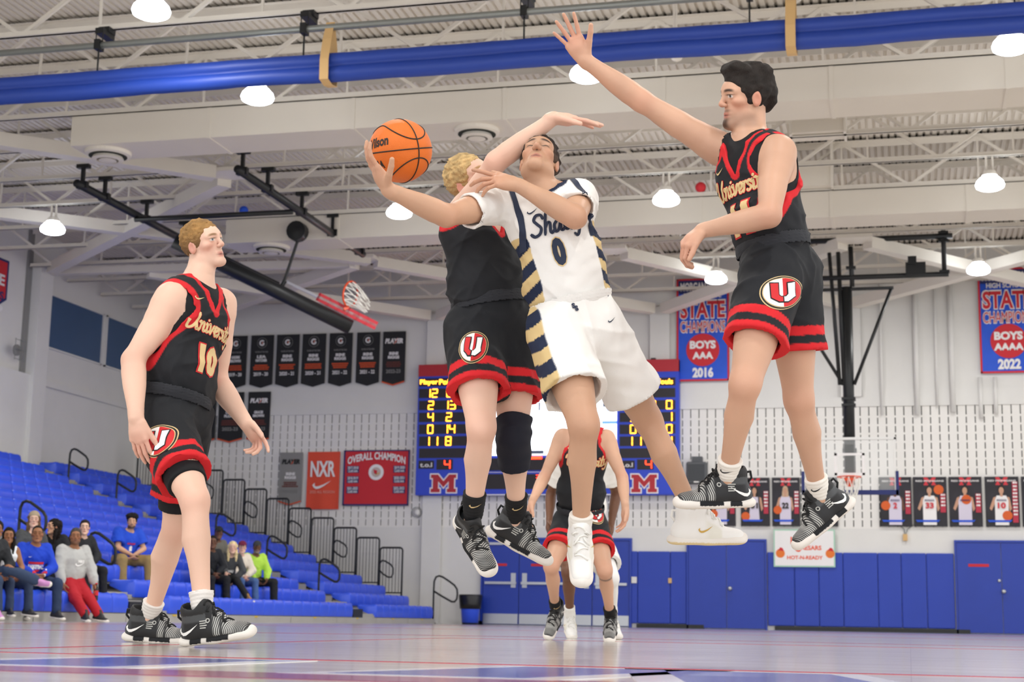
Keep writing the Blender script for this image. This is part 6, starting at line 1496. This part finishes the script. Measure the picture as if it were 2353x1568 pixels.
# ---- blond defender right behind the shooter
J = dict(pel=P(1135, 735, 6.5), neck=P(1090, 482, 6.56), shR=P(1066, 490, 6.5), shL=P(1180, 520, 6.68), hipR=P(1088, 770, 6.45), hipL=P(1180, 770, 6.55))
J['elR'] = child(J['shR'], (1140, 372), .3, -1); J['wrR'] = child(J['elR'], (1272, 272), .27, 1)
J['elL'] = child(J['shL'], (1205, 640), .31, 1); J['wrL'] = child(J['elL'], (1185, 700), .26, -1)
J['knR'] = child(J['hipR'], (1106, 985), .45, -1); J['anR'] = child(J['knR'], (1084, 1208), .44, 1)
J['knL'] = child(J['hipL'], (1180, 1008), .45, -1); J['anL'] = child(J['knL'], (1188, 1205), .44, 1)
J['toeR'] = D3(.42, -.72, .55); J['toeL'] = D3(.85, -.45, .3)
H_ = frame_from(P(1084, 416, 6.6), D3(.64, .38, .66), D3(-.45, .85, .05), .95)
pB = person('person', 'blond defender in plain black jersey with black knee sleeve, arm over the shooter', J, H_, 'fair', dict(brow='#b08a5a', hair_len=.016, hairline=.068), hands=dict(R=dict(d=D3(1, -.12, .1), n=D3(-.1, -1, .1), side=D3(.1, -.1, 1), curls=[(5, 8, 5), (2, 6, 4), (2, 5, 4), (4, 8, 5)], spread=5, thumb=(30, 5)), L=dict(d=D3(.2, -1, 0), n=D3(-1, 0, 0), side=D3(0, 0, 1))), hair=('short', '#c2a472', 8, '#a58a5e'), ga=1.1, gt=1.05, gl=1.12)
black_kit(pB, None, None, None, None, under=False, seed=21, length=.62, flare=(.122, .132), arm=.052)
u_logo(pB, 'shorts', P(1090, 798, 6.3), D3(1, -.02, .15), D3(.1, 1, .05), .118, .125)
kn, an, hp = J['knL'], J['anL'], J['hipL']
a_, b_ = kn+(hp-kn)*.2, kn+(an-kn)*.3
v, f = field_mesh([('+', Limb(a_, kn, [.077, .07]), 0), ('+', Limb(kn, b_, [.07, .07]), .02), ('+', Ell(kn+J['kfL']*.02, (J['kfL'], nrm(an-kn), nrm(np.cross(J['kfL'], an-kn))), (.055, .06, .045)), .03), ('+', Limb(kn+nrm(an-kn)*.06-J['kfL']*.02, b_-J['kfL']*.02, [.05, .058]), .03), ('&', Half(b_, an-kn), .003), ('&', Half(a_, hp-kn), .003)], .005, disp=lambda q: wrinkle(q, .004, 70, 4, axis=nrm(an-kn), squash=1)); net_obj('knee_sleeve', v, f, M_cloth, pB, np.tile(hexc('#1b1d29'), (len(v), 1)))
for S_ in 'RL': sock(pB, S_, '#1b1c1e', .15, swo=M_pg, swoside=D3(.15, 0, 1))
shoe(pB, 'R', 'black', J['toeR'], D3(.1, .55, .8)); shoe(pB, 'L', 'black', J['toeL'], D3(.42, .85, .22))
# ---- shooter in white
J = dict(pel=P(1320, 722, 6.17), neck=P(1247, 440, 6.22), shR=P(1142, 472, 6.18), shL=P(1332, 455, 6.24), hipR=P(1280, 765, 6.1), hipL=P(1376, 765, 6.17))
J['elR'] = child(J['shR'], (1025, 496), .31, -1); J['wrR'] = child(J['elR'], (893, 437), .265, -1)
J['elL'] = child(J['shL'], (1322, 500), .3, -1); J['wrL'] = child(J['elL'], (1192, 426), .265, 1)
J['knR'] = child(J['hipR'], (1342, 978), .45, -1); J['anR'] = child(J['knR'], (1334, 1225), .44, 1)
J['knL'] = child(J['hipL'], (1490, 968), .45, 1); J['anL'] = child(J['knL'], (1600, 1195), .44, 1)
J['toeR'] = D3(.0, -.62, .8); J['toeL'] = D3(1, -.02, -.05)
H_ = frame_from(P(1239, 373, 6.25), D3(-.08, .7, .7), D3(.12, .7, -.7), .96)
BALLC = P(920, 347, 6.0); BR_ = .1215
pC = person('person', 'shooter in white number 0 jersey holding the ball out', J, H_, 'tan', dict(base='#c39a7e', eyes=0, hair_len=.011, hairline=.062, brow='#2c2019'), hands=dict(R=dict(d=D3(-.52, .85, .0), n=D3(.8, .55, -.35), side=D3(.5, .2, 1), curls=[(-4, 22, 18), (-4, 22, 18), (-2, 22, 18), (2, 24, 18)], spread=7, thumb=(66, 20)), L=dict(d=D3(-.95, .2, .12), n=D3(-.1, -.75, -.6), side=D3(-.1, .9, .35), curls=[(2, 4, 4), (20, 22, 15), (28, 30, 18), (30, 30, 18)], spread=8, thumb=(45, 5))), hair=('messy', '#2b221d', 12, '#5f4d40'), jaw=1.02, ga=1.1, gl=1.12)
NAVY, GOLD = hexc('#1c2740'), hexc('#d2b883')
def white_cols(C_, V, TL, cuts):
    x, z = TL[:, 0], TL[:, 2]; side = sstep(np.abs(x)*(1-.06*(x > 0)), .122+.045*np.clip((z-.3)/.15, 0, 1), .125+.045*np.clip((z-.3)/.15, 0, 1))*(z < .335)
    st = ((z*11+np.abs(x)*7) % 1.0); C_ = mixc(C_, side*(st < .5), NAVY); C_ = mixc(C_, side*(st >= .5), GOLD)
    return C_
def white_sh(C_, V, TL, hd):
    x, z = TL[:, 0], TL[:, 2]; side = np.zeros(len(V)); Jc = root_info[pC.name]['J']; hlx = axes_of(Jc)[3]
    t1 = nrm(Jc['knR']-Jc['hipR']); rel = V-Jc['hipR']; lt = -((rel-np.outer(rel@t1, t1))@hlx); side = sstep(lt, .088, .093)
    t2 = nrm(Jc['knL']-Jc['hipL']); rel = V-Jc['hipL']; lt2 = ((rel-np.outer(rel@t2, t2))@hlx); side = np.maximum(side, sstep(lt2, .1, .105))
    st = ((z*10+np.abs(x)*6) % 1.0); C_ = mixc(C_, side*(st < .5)*(z < .06), NAVY); C_ = mixc(C_, side*(st >= .5)*(z < .06), GOLD)
    return C_
top_garment(pC, 'jersey', '#e9e7e2', off=.013, sleeve=.58, slv=.0, neck='crew', neckr=.078, trim='#1c2740', trimw=.022, colorfn=white_cols, wr=(.008, 34), seed=5, hem=.02, h=.005)
up, lat, fw, hl, up2, fp = axes_of(J); N0 = J['neck']
legwear(pC, 'shorts', '#e9e7e2', .66, (.118, .142), colorfn=white_sh, seed=14, wr=(.007, 30), waist=.06, band='#e4e2dd')
chest_text(pC, 'jersey', N0+fw*.1-up*.19-lat*.012, lat, up, 'Shady', .078, .0115, M_pn); chest_num(pC, 'jersey', P(1285, 578, 6.05), D3(.97, .24, 0), D3(-.24, .97, 0), '0', .112, .05, M_pn, M_pg)
chest_mark(pC, 'jersey', N0+fw*.1-up*.09-lat*.085, lat, up, swoosh2d(.045, .022), M_pn)
bvj = bvh_of(*root_info[pC.name]['jersey']); jo = [o for o in pC.children if o.name.startswith('jersey')][0]
for sg, xx in ((-1, .135), (1, .12)):      # navy seam bands over the shoulders
    pts = [(-.011, .06), (.011, .06), (.013, -.07), (.0, -.2), (-.022, -.2), (-.008, -.07)]
    decal('seam_band', *poly2d([(sg*-a if sg > 0 else a, c) for a, c in pts][::(1 if sg < 0 else -1)]), N0+fw*.1-up*.03+lat*sg*xx, lat, up, bvj, M_pn, jo, off=.003, L=.015, reach=.25)
for dx, ch in ((-.006, 'S'), (.006, 'S')): chest_num(pC, 'shorts', P(1325, 703, 6.0)+lat*dx*.7-up*(.006 if dx > 0 else -.006), lat, up, ch, .022, .015, M_pn)
chest_mark(pC, 'shorts', P(1412, 748, 5.95), D3(1, .2, 0), D3(-.2, 1, .2), swoosh2d(.032, .016), M_pn)
for S_ in 'RL': sock(pC, S_, '#e8e4dc', .08, swo=M_pn if S_ == 'R' else None, swoside=D3(.1, 0, 1))
shoe(pC, 'R', 'white', J['toeR'], D3(0, .8, .6)); shoe(pC, 'L', 'white', J['toeL'], D3(-.02, 1, .05))
# ---- leaping defender with his arm up
J = dict(pel=P(1785, 610, 6.14), neck=P(1725, 325, 6.2), shR=P(1650, 340, 6.3), shL=P(1788, 352, 6.06), hipR=P(1815, 640, 6.2), hipL=P(1768, 650, 6.02))
J['elR'] = child(J['shR'], (1474, 232), .32, -1); J['wrR'] = child(J['elR'], (1344, 138), .27, 1)
J['elL'] = child(J['shL'], (1768, 496), .31, -1); J['wrL'] = child(J['elL'], (1614, 530), .265, 1)
J['knL'] = child(J['hipL'], (1712, 884), .46, -1); J['anL'] = child(J['knL'], (1668, 1108), .45, 1)
J['knR'] = child(J['hipR'], (1836, 922), .46, 1); J['anR'] = child(J['knR'], (1886, 1152), .45, 1)
J['toeL'] = D3(-1, -.02, .15); J['toeR'] = D3(-.76, -.62, .15)
H_ = frame_from(P(1712, 226, 6.24), D3(-.94, -.06, .34), D3(.12, 1, .03), .99)
pD = person('person', 'leaping player in black number 11 jersey with one arm stretched up', J, H_, 'fair2', dict(goatee=.75, stache=.3, beard=.18, hair_len=.014, hairline=.07, gaze=-.004), hands=dict(R=dict(d=D3(-.5, .84, .05), n=D3(-.25, .0, 1), side=D3(1, .35, 0), curls=[(3, 5, 4), (2, 5, 4), (5, 8, 5), (8, 10, 6)], spread=11, thumb=(42, 0)), L=dict(d=D3(-.72, -.6, .1), n=D3(.45, -.75, -.3), side=D3(-.1, .1, 1), curls=[(38, 45, 30), (42, 48, 30), (46, 50, 30), (48, 50, 30)], spread=3, thumb=(20, 25))), hair=('swept', '#2a2522', 31), ga=1.14, gl=1.14, gt=1.06)
black_kit(pD, '11', (.0, -.215), (.0, -.315), (-.085, -.1), seed=41, length=.60, flare=(.122, .132))
u_logo(pD, 'shorts', P(1796, 672, 5.9), D3(1, .03, .1), D3(-.06, 1, .1), .172, .122)
for S_ in 'LR': sock(pD, S_, '#e9e5dd', .11, swo=M_pk, swoside=D3(-.3, 0, 1))
shoe(pD, 'L', 'black', J['toeL'], D3(.06, 1, .05)); shoe(pD, 'R', 'black', J['toeR'], D3(-.6, .78, .12))
# ---- ball
t = thing('basketball', BALLC-np.array([0, 0, BR_]), 'orange basketball held in the shooter\'s outstretched hand', 'ball')
bm = bmesh.new(); bmesh.ops.create_uvsphere(bm, u_segments=64, v_segments=40, radius=BR_)
me = bpy.data.meshes.new('ball_skin'); bm.to_mesh(me); bm.free(); me.materials.append(mat('ball_leather', '#e0701f', .5, spec=.4, noise=.04, nscale=30, bump=.35, bscale=420)); me.polygons.foreach_set('use_smooth', [True]*len(me.polygons))
o = bpy.data.objects.new('ball_skin', me); link(o, t); o.location = (0, 0, BR_); WL[o.name] = Vector(BALLC)
def on_ball(x, y):
    d = nrm(ray(x, y)); oc = _C-BALLC; b_ = d@oc; D_ = b_*b_-(oc@oc-BR_*BR_); return nrm(_C+d*(-b_-math.sqrt(max(D_, 0)))-BALLC)
e1 = on_ball(962, 341); e2 = on_ball(900, 347); e2 = nrm(e2-e1*(e2@e1)); e3 = nrm(np.cross(e1, e2)); e3 = e3 if e3@_u > 0 else -e3
M_seam = mat('ball_seam', '#1d1712', .6)
T_ = np.linspace(0, 2*math.pi, 97)[:-1]; rb = BR_+.0004
for nm, fn in (('seam', lambda t_: math.cos(t_)*e1+math.sin(t_)*e2), ('seam', lambda t_: math.cos(t_)*e1+math.sin(t_)*e3), ('seam', lambda t_: math.cos(R(17+38*math.sin(t_)**2))*(math.cos(t_)*e1+math.sin(t_)*e2)+math.sin(R(17+38*math.sin(t_)**2))*e3), ('seam', lambda t_: math.cos(R(17+38*math.sin(t_)**2))*(math.cos(t_)*e1+math.sin(t_)*e2)-math.sin(R(17+38*math.sin(t_)**2))*e3)):
    MB().tube([BALLC+rb*fn(a) for a in T_], .0026, 6, closed=True).build(nm, M_seam, t, smooth=True)
sv = np.array([v.co for v in me.vertices])+BALLC; sb = BVHTree.FromPolygons([tuple(v) for v in sv], [tuple(p.vertices) for p in me.polygons])
ta = BALLC+on_ball(876, 327)*BR_; tb = BALLC+on_ball(872, 380)*BR_
v, f = text2d('Wilson', .04, .035, .12); decal('maker_name', v, f, BALLC+on_ball(865, 328)*BR_*1.0+0*ta, D3(1, .08, .0), D3(-.08, 1, 0), sb, M_seam, t, off=.001, L=.012, reach=.12, direction=D3(-.42, .1, .9))
v, f = text2d('NCAA', .03, .07, .085); decal('league_name', v, f, BALLC+on_ball(866, 378)*BR_, D3(1, .08, 0), D3(-.08, 1, 0), sb, M_seam, t, off=.001, L=.012, reach=.12, direction=D3(-.42, -.2, .9))
# ---- two players further back
s = .93
J = dict(pel=P(1332, 1192, 10.3), neck=P(1343, 992, 10.15), shR=P(1293, 1006, 10.2), shL=P(1394, 1008, 10.2), hipR=P(1304, 1210, 10.3), hipL=P(1362, 1210, 10.3))
J['elR'] = child(J['shR'], (1250, 1098), .3, -1); J['wrR'] = child(J['elR'], (1223, 1152), .25, -1); J['elL'] = child(J['shL'], (1430, 1098), .3, -1); J['wrL'] = child(J['elL'], (1437, 1165), .25, -1)
J['knR'] = child(J['hipR'], (1266, 1302), .42, -1); J['anR'] = child(J['knR'], (1277, 1404), .41, 1); J['knL'] = child(J['hipL'], (1390, 1312), .42, -1); J['anL'] = child(J['knL'], (1403, 1424), .41, 1)
J['toeR'] = D3(-.3, -.6, .75); J['toeL'] = D3(-.1, -.25, .95)
H_ = frame_from(P(1343, 935, 10.15), D3(-.1, .1, 1), D3(0, 1, 0), .93)
HB = (.009, .0045, .005)
def leg_ink(C_, V):
    kn, an = Jx['knL'], Jx['anL']; t_ = nrm(an-kn); u = (V-kn)@t_; r_ = np.linalg.norm(np.cross(V-kn, t_), axis=1) < .09
    return mixc(C_, r_*.75*np.exp(-((u-.045)/.006)**2), hexc('#4a4644'))
Jx = J
pE = person('person', 'player in black jersey crouching with arms wide in mid court', J, H_, 'fair2', {}, s=s, h=HB, hands=dict(R=dict(d=D3(-.25, -1, .2), n=D3(1, 0, 0), side=D3(.2, 0, 1), curl=(15, 20, 10), spread=8), L=dict(d=D3(-.05, -1, .2), n=D3(-1, 0, .3), side=D3(-.3, 0, 1), curl=(20, 25, 12), spread=8)), hair=('short', '#4a3626', 5), base=0.0, tattoo=leg_ink)
black_kit(pE, '1', (.02, -.2), (.0, -.32), (-.08, -.09), seed=60, length=.58, under=False, numw=.05, hj=.008)
u_logo(pE, 'shorts', P(1393, 1190, 10.1), D3(1, 0, -.6), D3(0, 1, .1), .15, .12)
for S_ in 'RL': sock(pE, S_, '#1a1b1d', .1, h=.006, swo=M_pg if S_ == 'R' else None, swoside=D3(.3, 0, 1)); shoe(pE, S_, 'black', J['toe'+S_], D3(0, .75, .6) if S_ == 'R' else D3(0, .95, .25), h=.006)
J = dict(pel=P(1340, 1215, 11.3), neck=P(1343, 1040, 11.4), shR=P(1292, 1062, 11.35), shL=P(1394, 1062, 11.35), hipR=P(1312, 1235, 11.3), hipL=P(1372, 1235, 11.3))
J['elR'] = child(J['shR'], (1266, 1135), .3, 1); J['wrR'] = child(J['elR'], (1262, 1200), .25, -1); J['elL'] = child(J['shL'], (1416, 1135), .3, 1); J['wrL'] = child(J['elL'], (1404, 1208), .25, -1)
J['knR'] = child(J['hipR'], (1306, 1318), .42, -1); J['anR'] = child(J['knR'], (1310, 1424), .41, 1); J['knL'] = child(J['hipL'], (1404, 1330), .42, -1); J['anL'] = child(J['knL'], (1407, 1424), .41, 1)
J['toeR'] = D3(.05, -.2, 1); J['toeL'] = D3(.2, -.2, 1)
H_ = frame_from(P(1343, 985, 11.4), D3(.1, .1, 1), D3(0, 1, 0), .92)
pF = person('person', 'player in white tee and white leg tight behind the crouching one', J, H_, 'dark', {}, s=.92, h=(.011, .006, .006), hair=('buzz', '#17120f', 5), base=0.0)
top_garment(pF, 'shirt', '#ebe9e4', off=.014, sleeve=.6, neck='crew', h=.008, seed=71); legwear(pF, 'shorts', '#ebe9e4', .7, (.115, .125), h=.008, seed=73)
kn, an, hp = J['knL'], J['anL'], J['hipL']
v, f = field_mesh([('+', Limb(hp+(kn-hp)*.3, kn, [.075, .06]), 0), ('+', Limb(kn, an, sc(LEG_S, .95, .006)), .02)], .008); net_obj('leg_tight', v, f, M_cloth, pF, np.tile(hexc('#ecebe9'), (len(v), 1)))
for S_ in 'RL': sock(pF, S_, '#efeeea', .12, h=.007); shoe(pF, S_, 'white', J['toe'+S_], D3(0, .95, .2), h=.007)
# ------------------------------------------------------------------ people in the bleachers
HC = (.013, .0062, .0085)
def seated(label, x, y, row, head=-20, lean=.12, s=.94, skin='brown', hair=('buzz', '#1c1512', 3), face=None, top=None, bottom=None, shoes='plain', arms='lap', look=None, gt=1.0, ga=1.0, gl=1.0, legs=None, bust=0.0, headup=.0, wide=.11):
    z0 = .41+RISE*row; a = R(head); Fw = V3(math.cos(a), math.sin(a), 0); Up = V3(0, 0, 1); Lt = np.cross(Up, Fw)
    pel = V3(x, y, z0+.1*s); up = nrm(Up*math.cos(lean)+Fw*math.sin(lean)); neck = pel+up*.5*s
    J = dict(pel=pel, neck=neck, shL=neck-up*.035*s+Lt*.17*s*(gt*.5+.5), shR=neck-up*.035*s-Lt*.17*s*(gt*.5+.5), hipL=pel+Lt*.085*s+Fw*.02, hipR=pel-Lt*.085*s+Fw*.02)
    for S_, sg in (('L', 1), ('R', -1)):
        kn = J['hip'+S_]+nrm(Fw*1.0+Lt*sg*wide*1.6-Up*.04)*.43*s; an = kn-Up*.39*s+Fw*.04
        if legs: kn, an = legs(S_, sg, pel, Fw, Lt, Up, kn, an)
        J['kn'+S_], J['an'+S_] = kn, an; J['toe'+S_] = nrm(Fw+Lt*sg*.25-Up*.12)
        el = J['sh'+S_]-Up*.25*s+Fw*(.07+.1*math.sin(lean))+Lt*sg*.07*s
        wr = pel+Fw*.3*s+Up*.09*s+Lt*sg*(.05 if arms == 'lap' else .16)*s
        if arms == 'down': wr = el-Up*.2*s+Fw*.12*s
        if arms == 'reach' and S_ == 'R': el = J['sh'+S_]-Up*.2*s+Fw*.14; wr = el+nrm(Fw*1.0-Up*.5+Lt*-.2)*.25*s
        d = wr-el; wr = el+nrm(d)*.25*s; J['el'+S_], J['wr'+S_] = el, wr
    hc = neck+up*.175*s+Fw*.025+Up*headup; lk = nrm(_C+V3(0, 0, 1.2)-hc) if look is None else nrm(look)
    H_ = frame_from(hc, lk, Up+Fw*.0, .95*s/.94)
    hd = {S_: dict(d=nrm(nrm(J['wr'+S_]-J['el'+S_])-Up*.4), n=nrm(-Up*.5-sg*Lt), side=nrm(Fw*.3+Up), curl=(25, 30, 15), spread=4) for S_, sg in (('L', 1), ('R', -1))}
    r_ = person('person', label, J, H_, skin, dict(dict(eyes=0), **(face or {})), s=s, h=HC, hands=hd, hair=hair, gt=gt, ga=ga, gl=gl)
    if top: top_garment(r_, h=.011, **top)
    if bottom: legwear(r_, h=.011, cropw=.26, **bottom)
    if shoes:
        for S_ in 'RL': shoe(r_, S_, shoes, J['toe'+S_], nrm(J['kn'+S_]-J['an'+S_]) if abs(J['toe'+S_]@nrm(J['kn'+S_]-J['an'+S_])) < .85 else Up, h=.008, detail=False)
    root_info[r_.name]['F'] = (Fw, Lt, up); return r_
def cap(r_, col, brim, nm='cap'):
    H_ = root_info[r_.name]['H']; k = H_.k
    it = [('+', Ell(H_(0, -.015, .05), H_.ax, (.086*k, .108*k, .09*k)), 0), ('-', Half(H_(0, 0, .045), H_.z), .004)]
    it = [it[0], ('&', Half(H_(0, 0, .048), -H_.z), .004)]
    if brim: it.append(('+', Limb(H_(0, .07, .052), H_(0, .155, .04), [.06*k, .05*k], H_.z, 7), .006))
    v, f = field_mesh(it, .007); return net_obj(nm, v, f, M_cloth, r_, np.tile(hexc(col), (len(v), 1)))
def chest(r_, tgt, dy, dx, pts, m_, nm):
    I = root_info[r_.name]; J = I['J']; up, lat, fw = axes_of(J)[:3]; chest_mark(r_, tgt, J['neck']+fw*.12+up*dy+lat*dx, lat, up, pts, m_, nm, off=.006)
def chest_word(r_, tgt, dy, dx, word, hgt, wid, m_):
    I = root_info[r_.name]; J = I['J']; up, lat, fw = axes_of(J)[:3]; bv = bvh_of(*I[tgt]); par = [o for o in r_.children if o.name.split('.')[0] == tgt][0]
    v, f = text2d(word, hgt, .05, wid); decal('lettering', v, f, J['neck']+fw*.12+up*dy+lat*dx, lat, up, bv, m_, par, off=.009, L=.03, reach=.2)
rc2 = lambda w, h: [(-w/2, -h/2), (w/2, -h/2), (w/2, h/2), (-w/2, h/2)]
TR = dict(name='trousers', length=1.93, flare=(.062, .06)); HO = dict(name='hoodie', sleeve=1.95, neck='crew', hood=True, hem=-.07, neckr=.068, wr=(.006, 40), off=.01, loose=.008)
# lower block
r1 = seated('man in bright blue hoodie and jeans on the lowest bench', -11.24, 18.74, 0, -38, .16, skin='brown', hair=('buzz', '#191412', 3), face=dict(hair_len=.004), top=dict(HO, col='#1f45c8'), bottom=dict(TR, col='#2b3a58'), gt=1.1, ga=1.05, gl=1.05, wide=.2)
chest(r1, 'hoodie', -.2, 0, rc2(.2, .03), M_pr, 'red_bar'); chest(r1, 'hoodie', -.3, 0, rc2(.2, .025), M_pr, 'red_bar'); chest_word(r1, 'hoodie', -.25, 0, 'BASKETBALL', .055, .2, M_pw); chest(r1, 'hoodie', -.12, -.09, swoosh2d(.04, .02), M_pw, 'swoosh'); chest(r1, 'hoodie', -.335, .06, [(0, -.03), (.02, -.01), (.02, .015), (-.02, .015), (-.02, -.01)], M_pw, 'shield')
def perch(S_, sg, pel, Fw, Lt, Up, kn, an): return pel+Lt*sg*.1+Fw*.33-Up*.2, pel+Lt*sg*.1+Fw*.62-Up*(pel[2]-.1)
r2 = seated('man in grey hoodie and red trousers perched on the lowest bench', -11.12, 19.58, 0, -32, .02, skin='brown', hair=('buzz', '#4a4440', 3), face=dict(stache=.5, beard=.35), top=dict(HO, col='#b9bab8', loose=.016), bottom=dict(TR, col='#b3202c', flare=(.07, .068)), arms='down', gt=1.2, ga=1.08, gl=1.1, legs=perch, headup=.01, shoes='plain')
chest(r2, 'hoodie', -.2, .04, swoosh2d(.16, .07), M_pw, 'swoosh'); chest_word(r2, 'hoodie', -.165, .05, 'NIKE', .04, .1, M_pw)
I = root_info[r2.name]; I['H']
hw = I['J']['wrL']; bt = hw-V3(0, 0, .12)+I['F'][0]*.05
t = thing('soda_bottle', bt-V3(0, 0, .1), 'dark soda bottle with red label in the grey hoodie man\'s hand', 'bottle')
MB().lathe(bt, [(.028, -.1), (.033, -.09), (.033, .03), (.03, .06), (.014, .1), (.013, .12)], 14).build('bottle', mat('cola', '#2a1510', .15), t, smooth=True); MB().lathe(bt, [(.0345, -.03), (.0345, .035)], 14).build('label', M_red, t); MB().lathe(bt, [(.015, .12), (.015, .138)], 10).build('bottle_cap', M_red, t)
r3 = seated('girl with long black hair in a white tank top on the lowest bench', -11.28, 18.12, 0, -25, .1, s=.86, skin='brown', hair=('long', '#17120f', 4), top=dict(name='tank_top', col='#e6ecf2', neck='crew', neckr=.085, armhole=.085), bottom=dict(TR, col='#33405c'), face=dict(lip='#8a4a44'))
def cross(S_, sg, pel, Fw, Lt, Up, kn, an):
    if S_ == 'L': return pel+Lt*.02+Fw*.4+Up*.14, pel+Fw*.52+Lt*.36+Up*.0
    return kn, an
r4 = seated('person in jeans with crossed legs and pink shoes on the lowest bench', -11.2, 17.62, 0, -20, .2, skin='brown', top=dict(HO, col='#2a2c30'), bottom=dict(TR, col='#34435f', flare=(.066, .07)), legs=cross, shoes='#c98bc4', hair=('short', '#17120f', 4))
r5 = seated('woman in beige knit hat behind the blue hoodie man', -11.92, 19.78, 1, -30, .08, s=.92, skin='fair', hair=('long', '#6d5540', 5), top=dict(HO, col='#4a4c4e', hood=False), bottom=dict(TR, col='#2c2e33'), headup=.03); cap(r5, '#a3937c', False, 'knit_hat')
r6 = seated('person with dark hair turned behind the grey hoodie man', -11.9, 20.36, 1, -60, .3, s=.9, skin='tan', hair=('long', '#1c1614', 6), top=dict(HO, col='#202124', hood=False), bottom=dict(TR, col='#26272b'), look=V3(-.6, -.8, 0))
r7 = seated('woman with tied-back dark hair in black beside the grey hoodie man', -11.72, 20.8, 1, -25, .12, s=.9, skin='fair', hair=('pony', '#2c211c', 7), top=dict(HO, col='#232529', hood=False, loose=.012), bottom=dict(TR, col='#1e1f23'), shoes='#e2e0da', face=dict(brow='#2c211c'))
r8 = seated('curly-haired man in blue tee and khaki trousers in the middle block', -12.42, 23.45, 2, -30, .3, skin='tan', hair=('afro', '#1d1815', 8), face=dict(stache=.7, beard=.8, hairline=.06), top=dict(name='tee_shirt', col='#2450d0', sleeve=.75, neck='crew', loose=.03, hem=-.08, wr=(.007, 36)), bottom=dict(TR, col='#9c8354', flare=(.08, .078)), gt=1.22, ga=1.12, gl=1.15, wide=.3)
chest_word(r8, 'tee_shirt', -.16, 0, 'MOHIGANS', .03, .14, M_pr); chest(r8, 'tee_shirt', -.24, 0, [(-.025, -.04), (.025, -.04), (.025, .03), (0, .05), (-.025, .03)], M_pw, 'emblem')
# right-hand group of the middle block
def leg_out(S_, sg, pel, Fw, Lt, Up, kn, an):
    if S_ == 'L': return pel+Fw*.42+Lt*.05-Up*.02, pel+Fw*.62+Lt*.18-Up*.3
    return kn, an
r9 = seated('blonde woman with long straight hair in dark grey top', -11.72, 25.95, 1, -45, .42, s=.9, skin='fair', hair=('long', '#e3cf9d', 9), top=dict(HO, col='#47494c', hood=False), bottom=dict(TR, col='#1d1e21'), arms='reach', legs=leg_out, shoes='#9a7440', face=dict(brow='#a58a60')); chest_word(r9, 'hoodie', -.24, 0, 'WVU', .05, .12, M_pw)
r10 = seated('woman in maroon cap and cream jumper between blonde hair and lime jacket', -11.85, 26.72, 1, -35, .2, s=.9, skin='fair', hair=('short', '#5a4030', 4), top=dict(HO, col='#e2d8c8', hood=False, loose=.014), bottom=dict(TR, col='#4b6796')); cap(r10, '#6d1f3c', True)
r11 = seated('bearded man in lime jacket and dark cap', -11.85, 27.4, 1, -35, .18, s=.94, skin='dark', hair=('buzz', '#2a2624', 4), face=dict(brow='#8a8682', beard=.75, stache=.6), top=dict(HO, col='#b4e052', hood=False, loose=.016), bottom=dict(TR, col='#1f2023', flare=(.075, .07)), gt=1.12, ga=1.08, arms='wide', wide=.25); cap(r11, '#34363a', True)
r12 = seated('man in black cap half hidden behind the striding player', -12.45, 27.0, 2, -30, .15, skin='dark', hair=('buzz', '#17120f', 4), top=dict(HO, col='#6a675f', hood=False), bottom=dict(TR, col='#26272b')); cap(r12, '#1d1e21', True)
r13 = seated('dark-clothed man beside the blonde woman', -11.85, 25.45, 1, -35, .2, skin='dark', hair=('buzz', '#17120f', 4), top=dict(HO, col='#202227', hood=False), bottom=dict(TR, col='#1d1e22'))
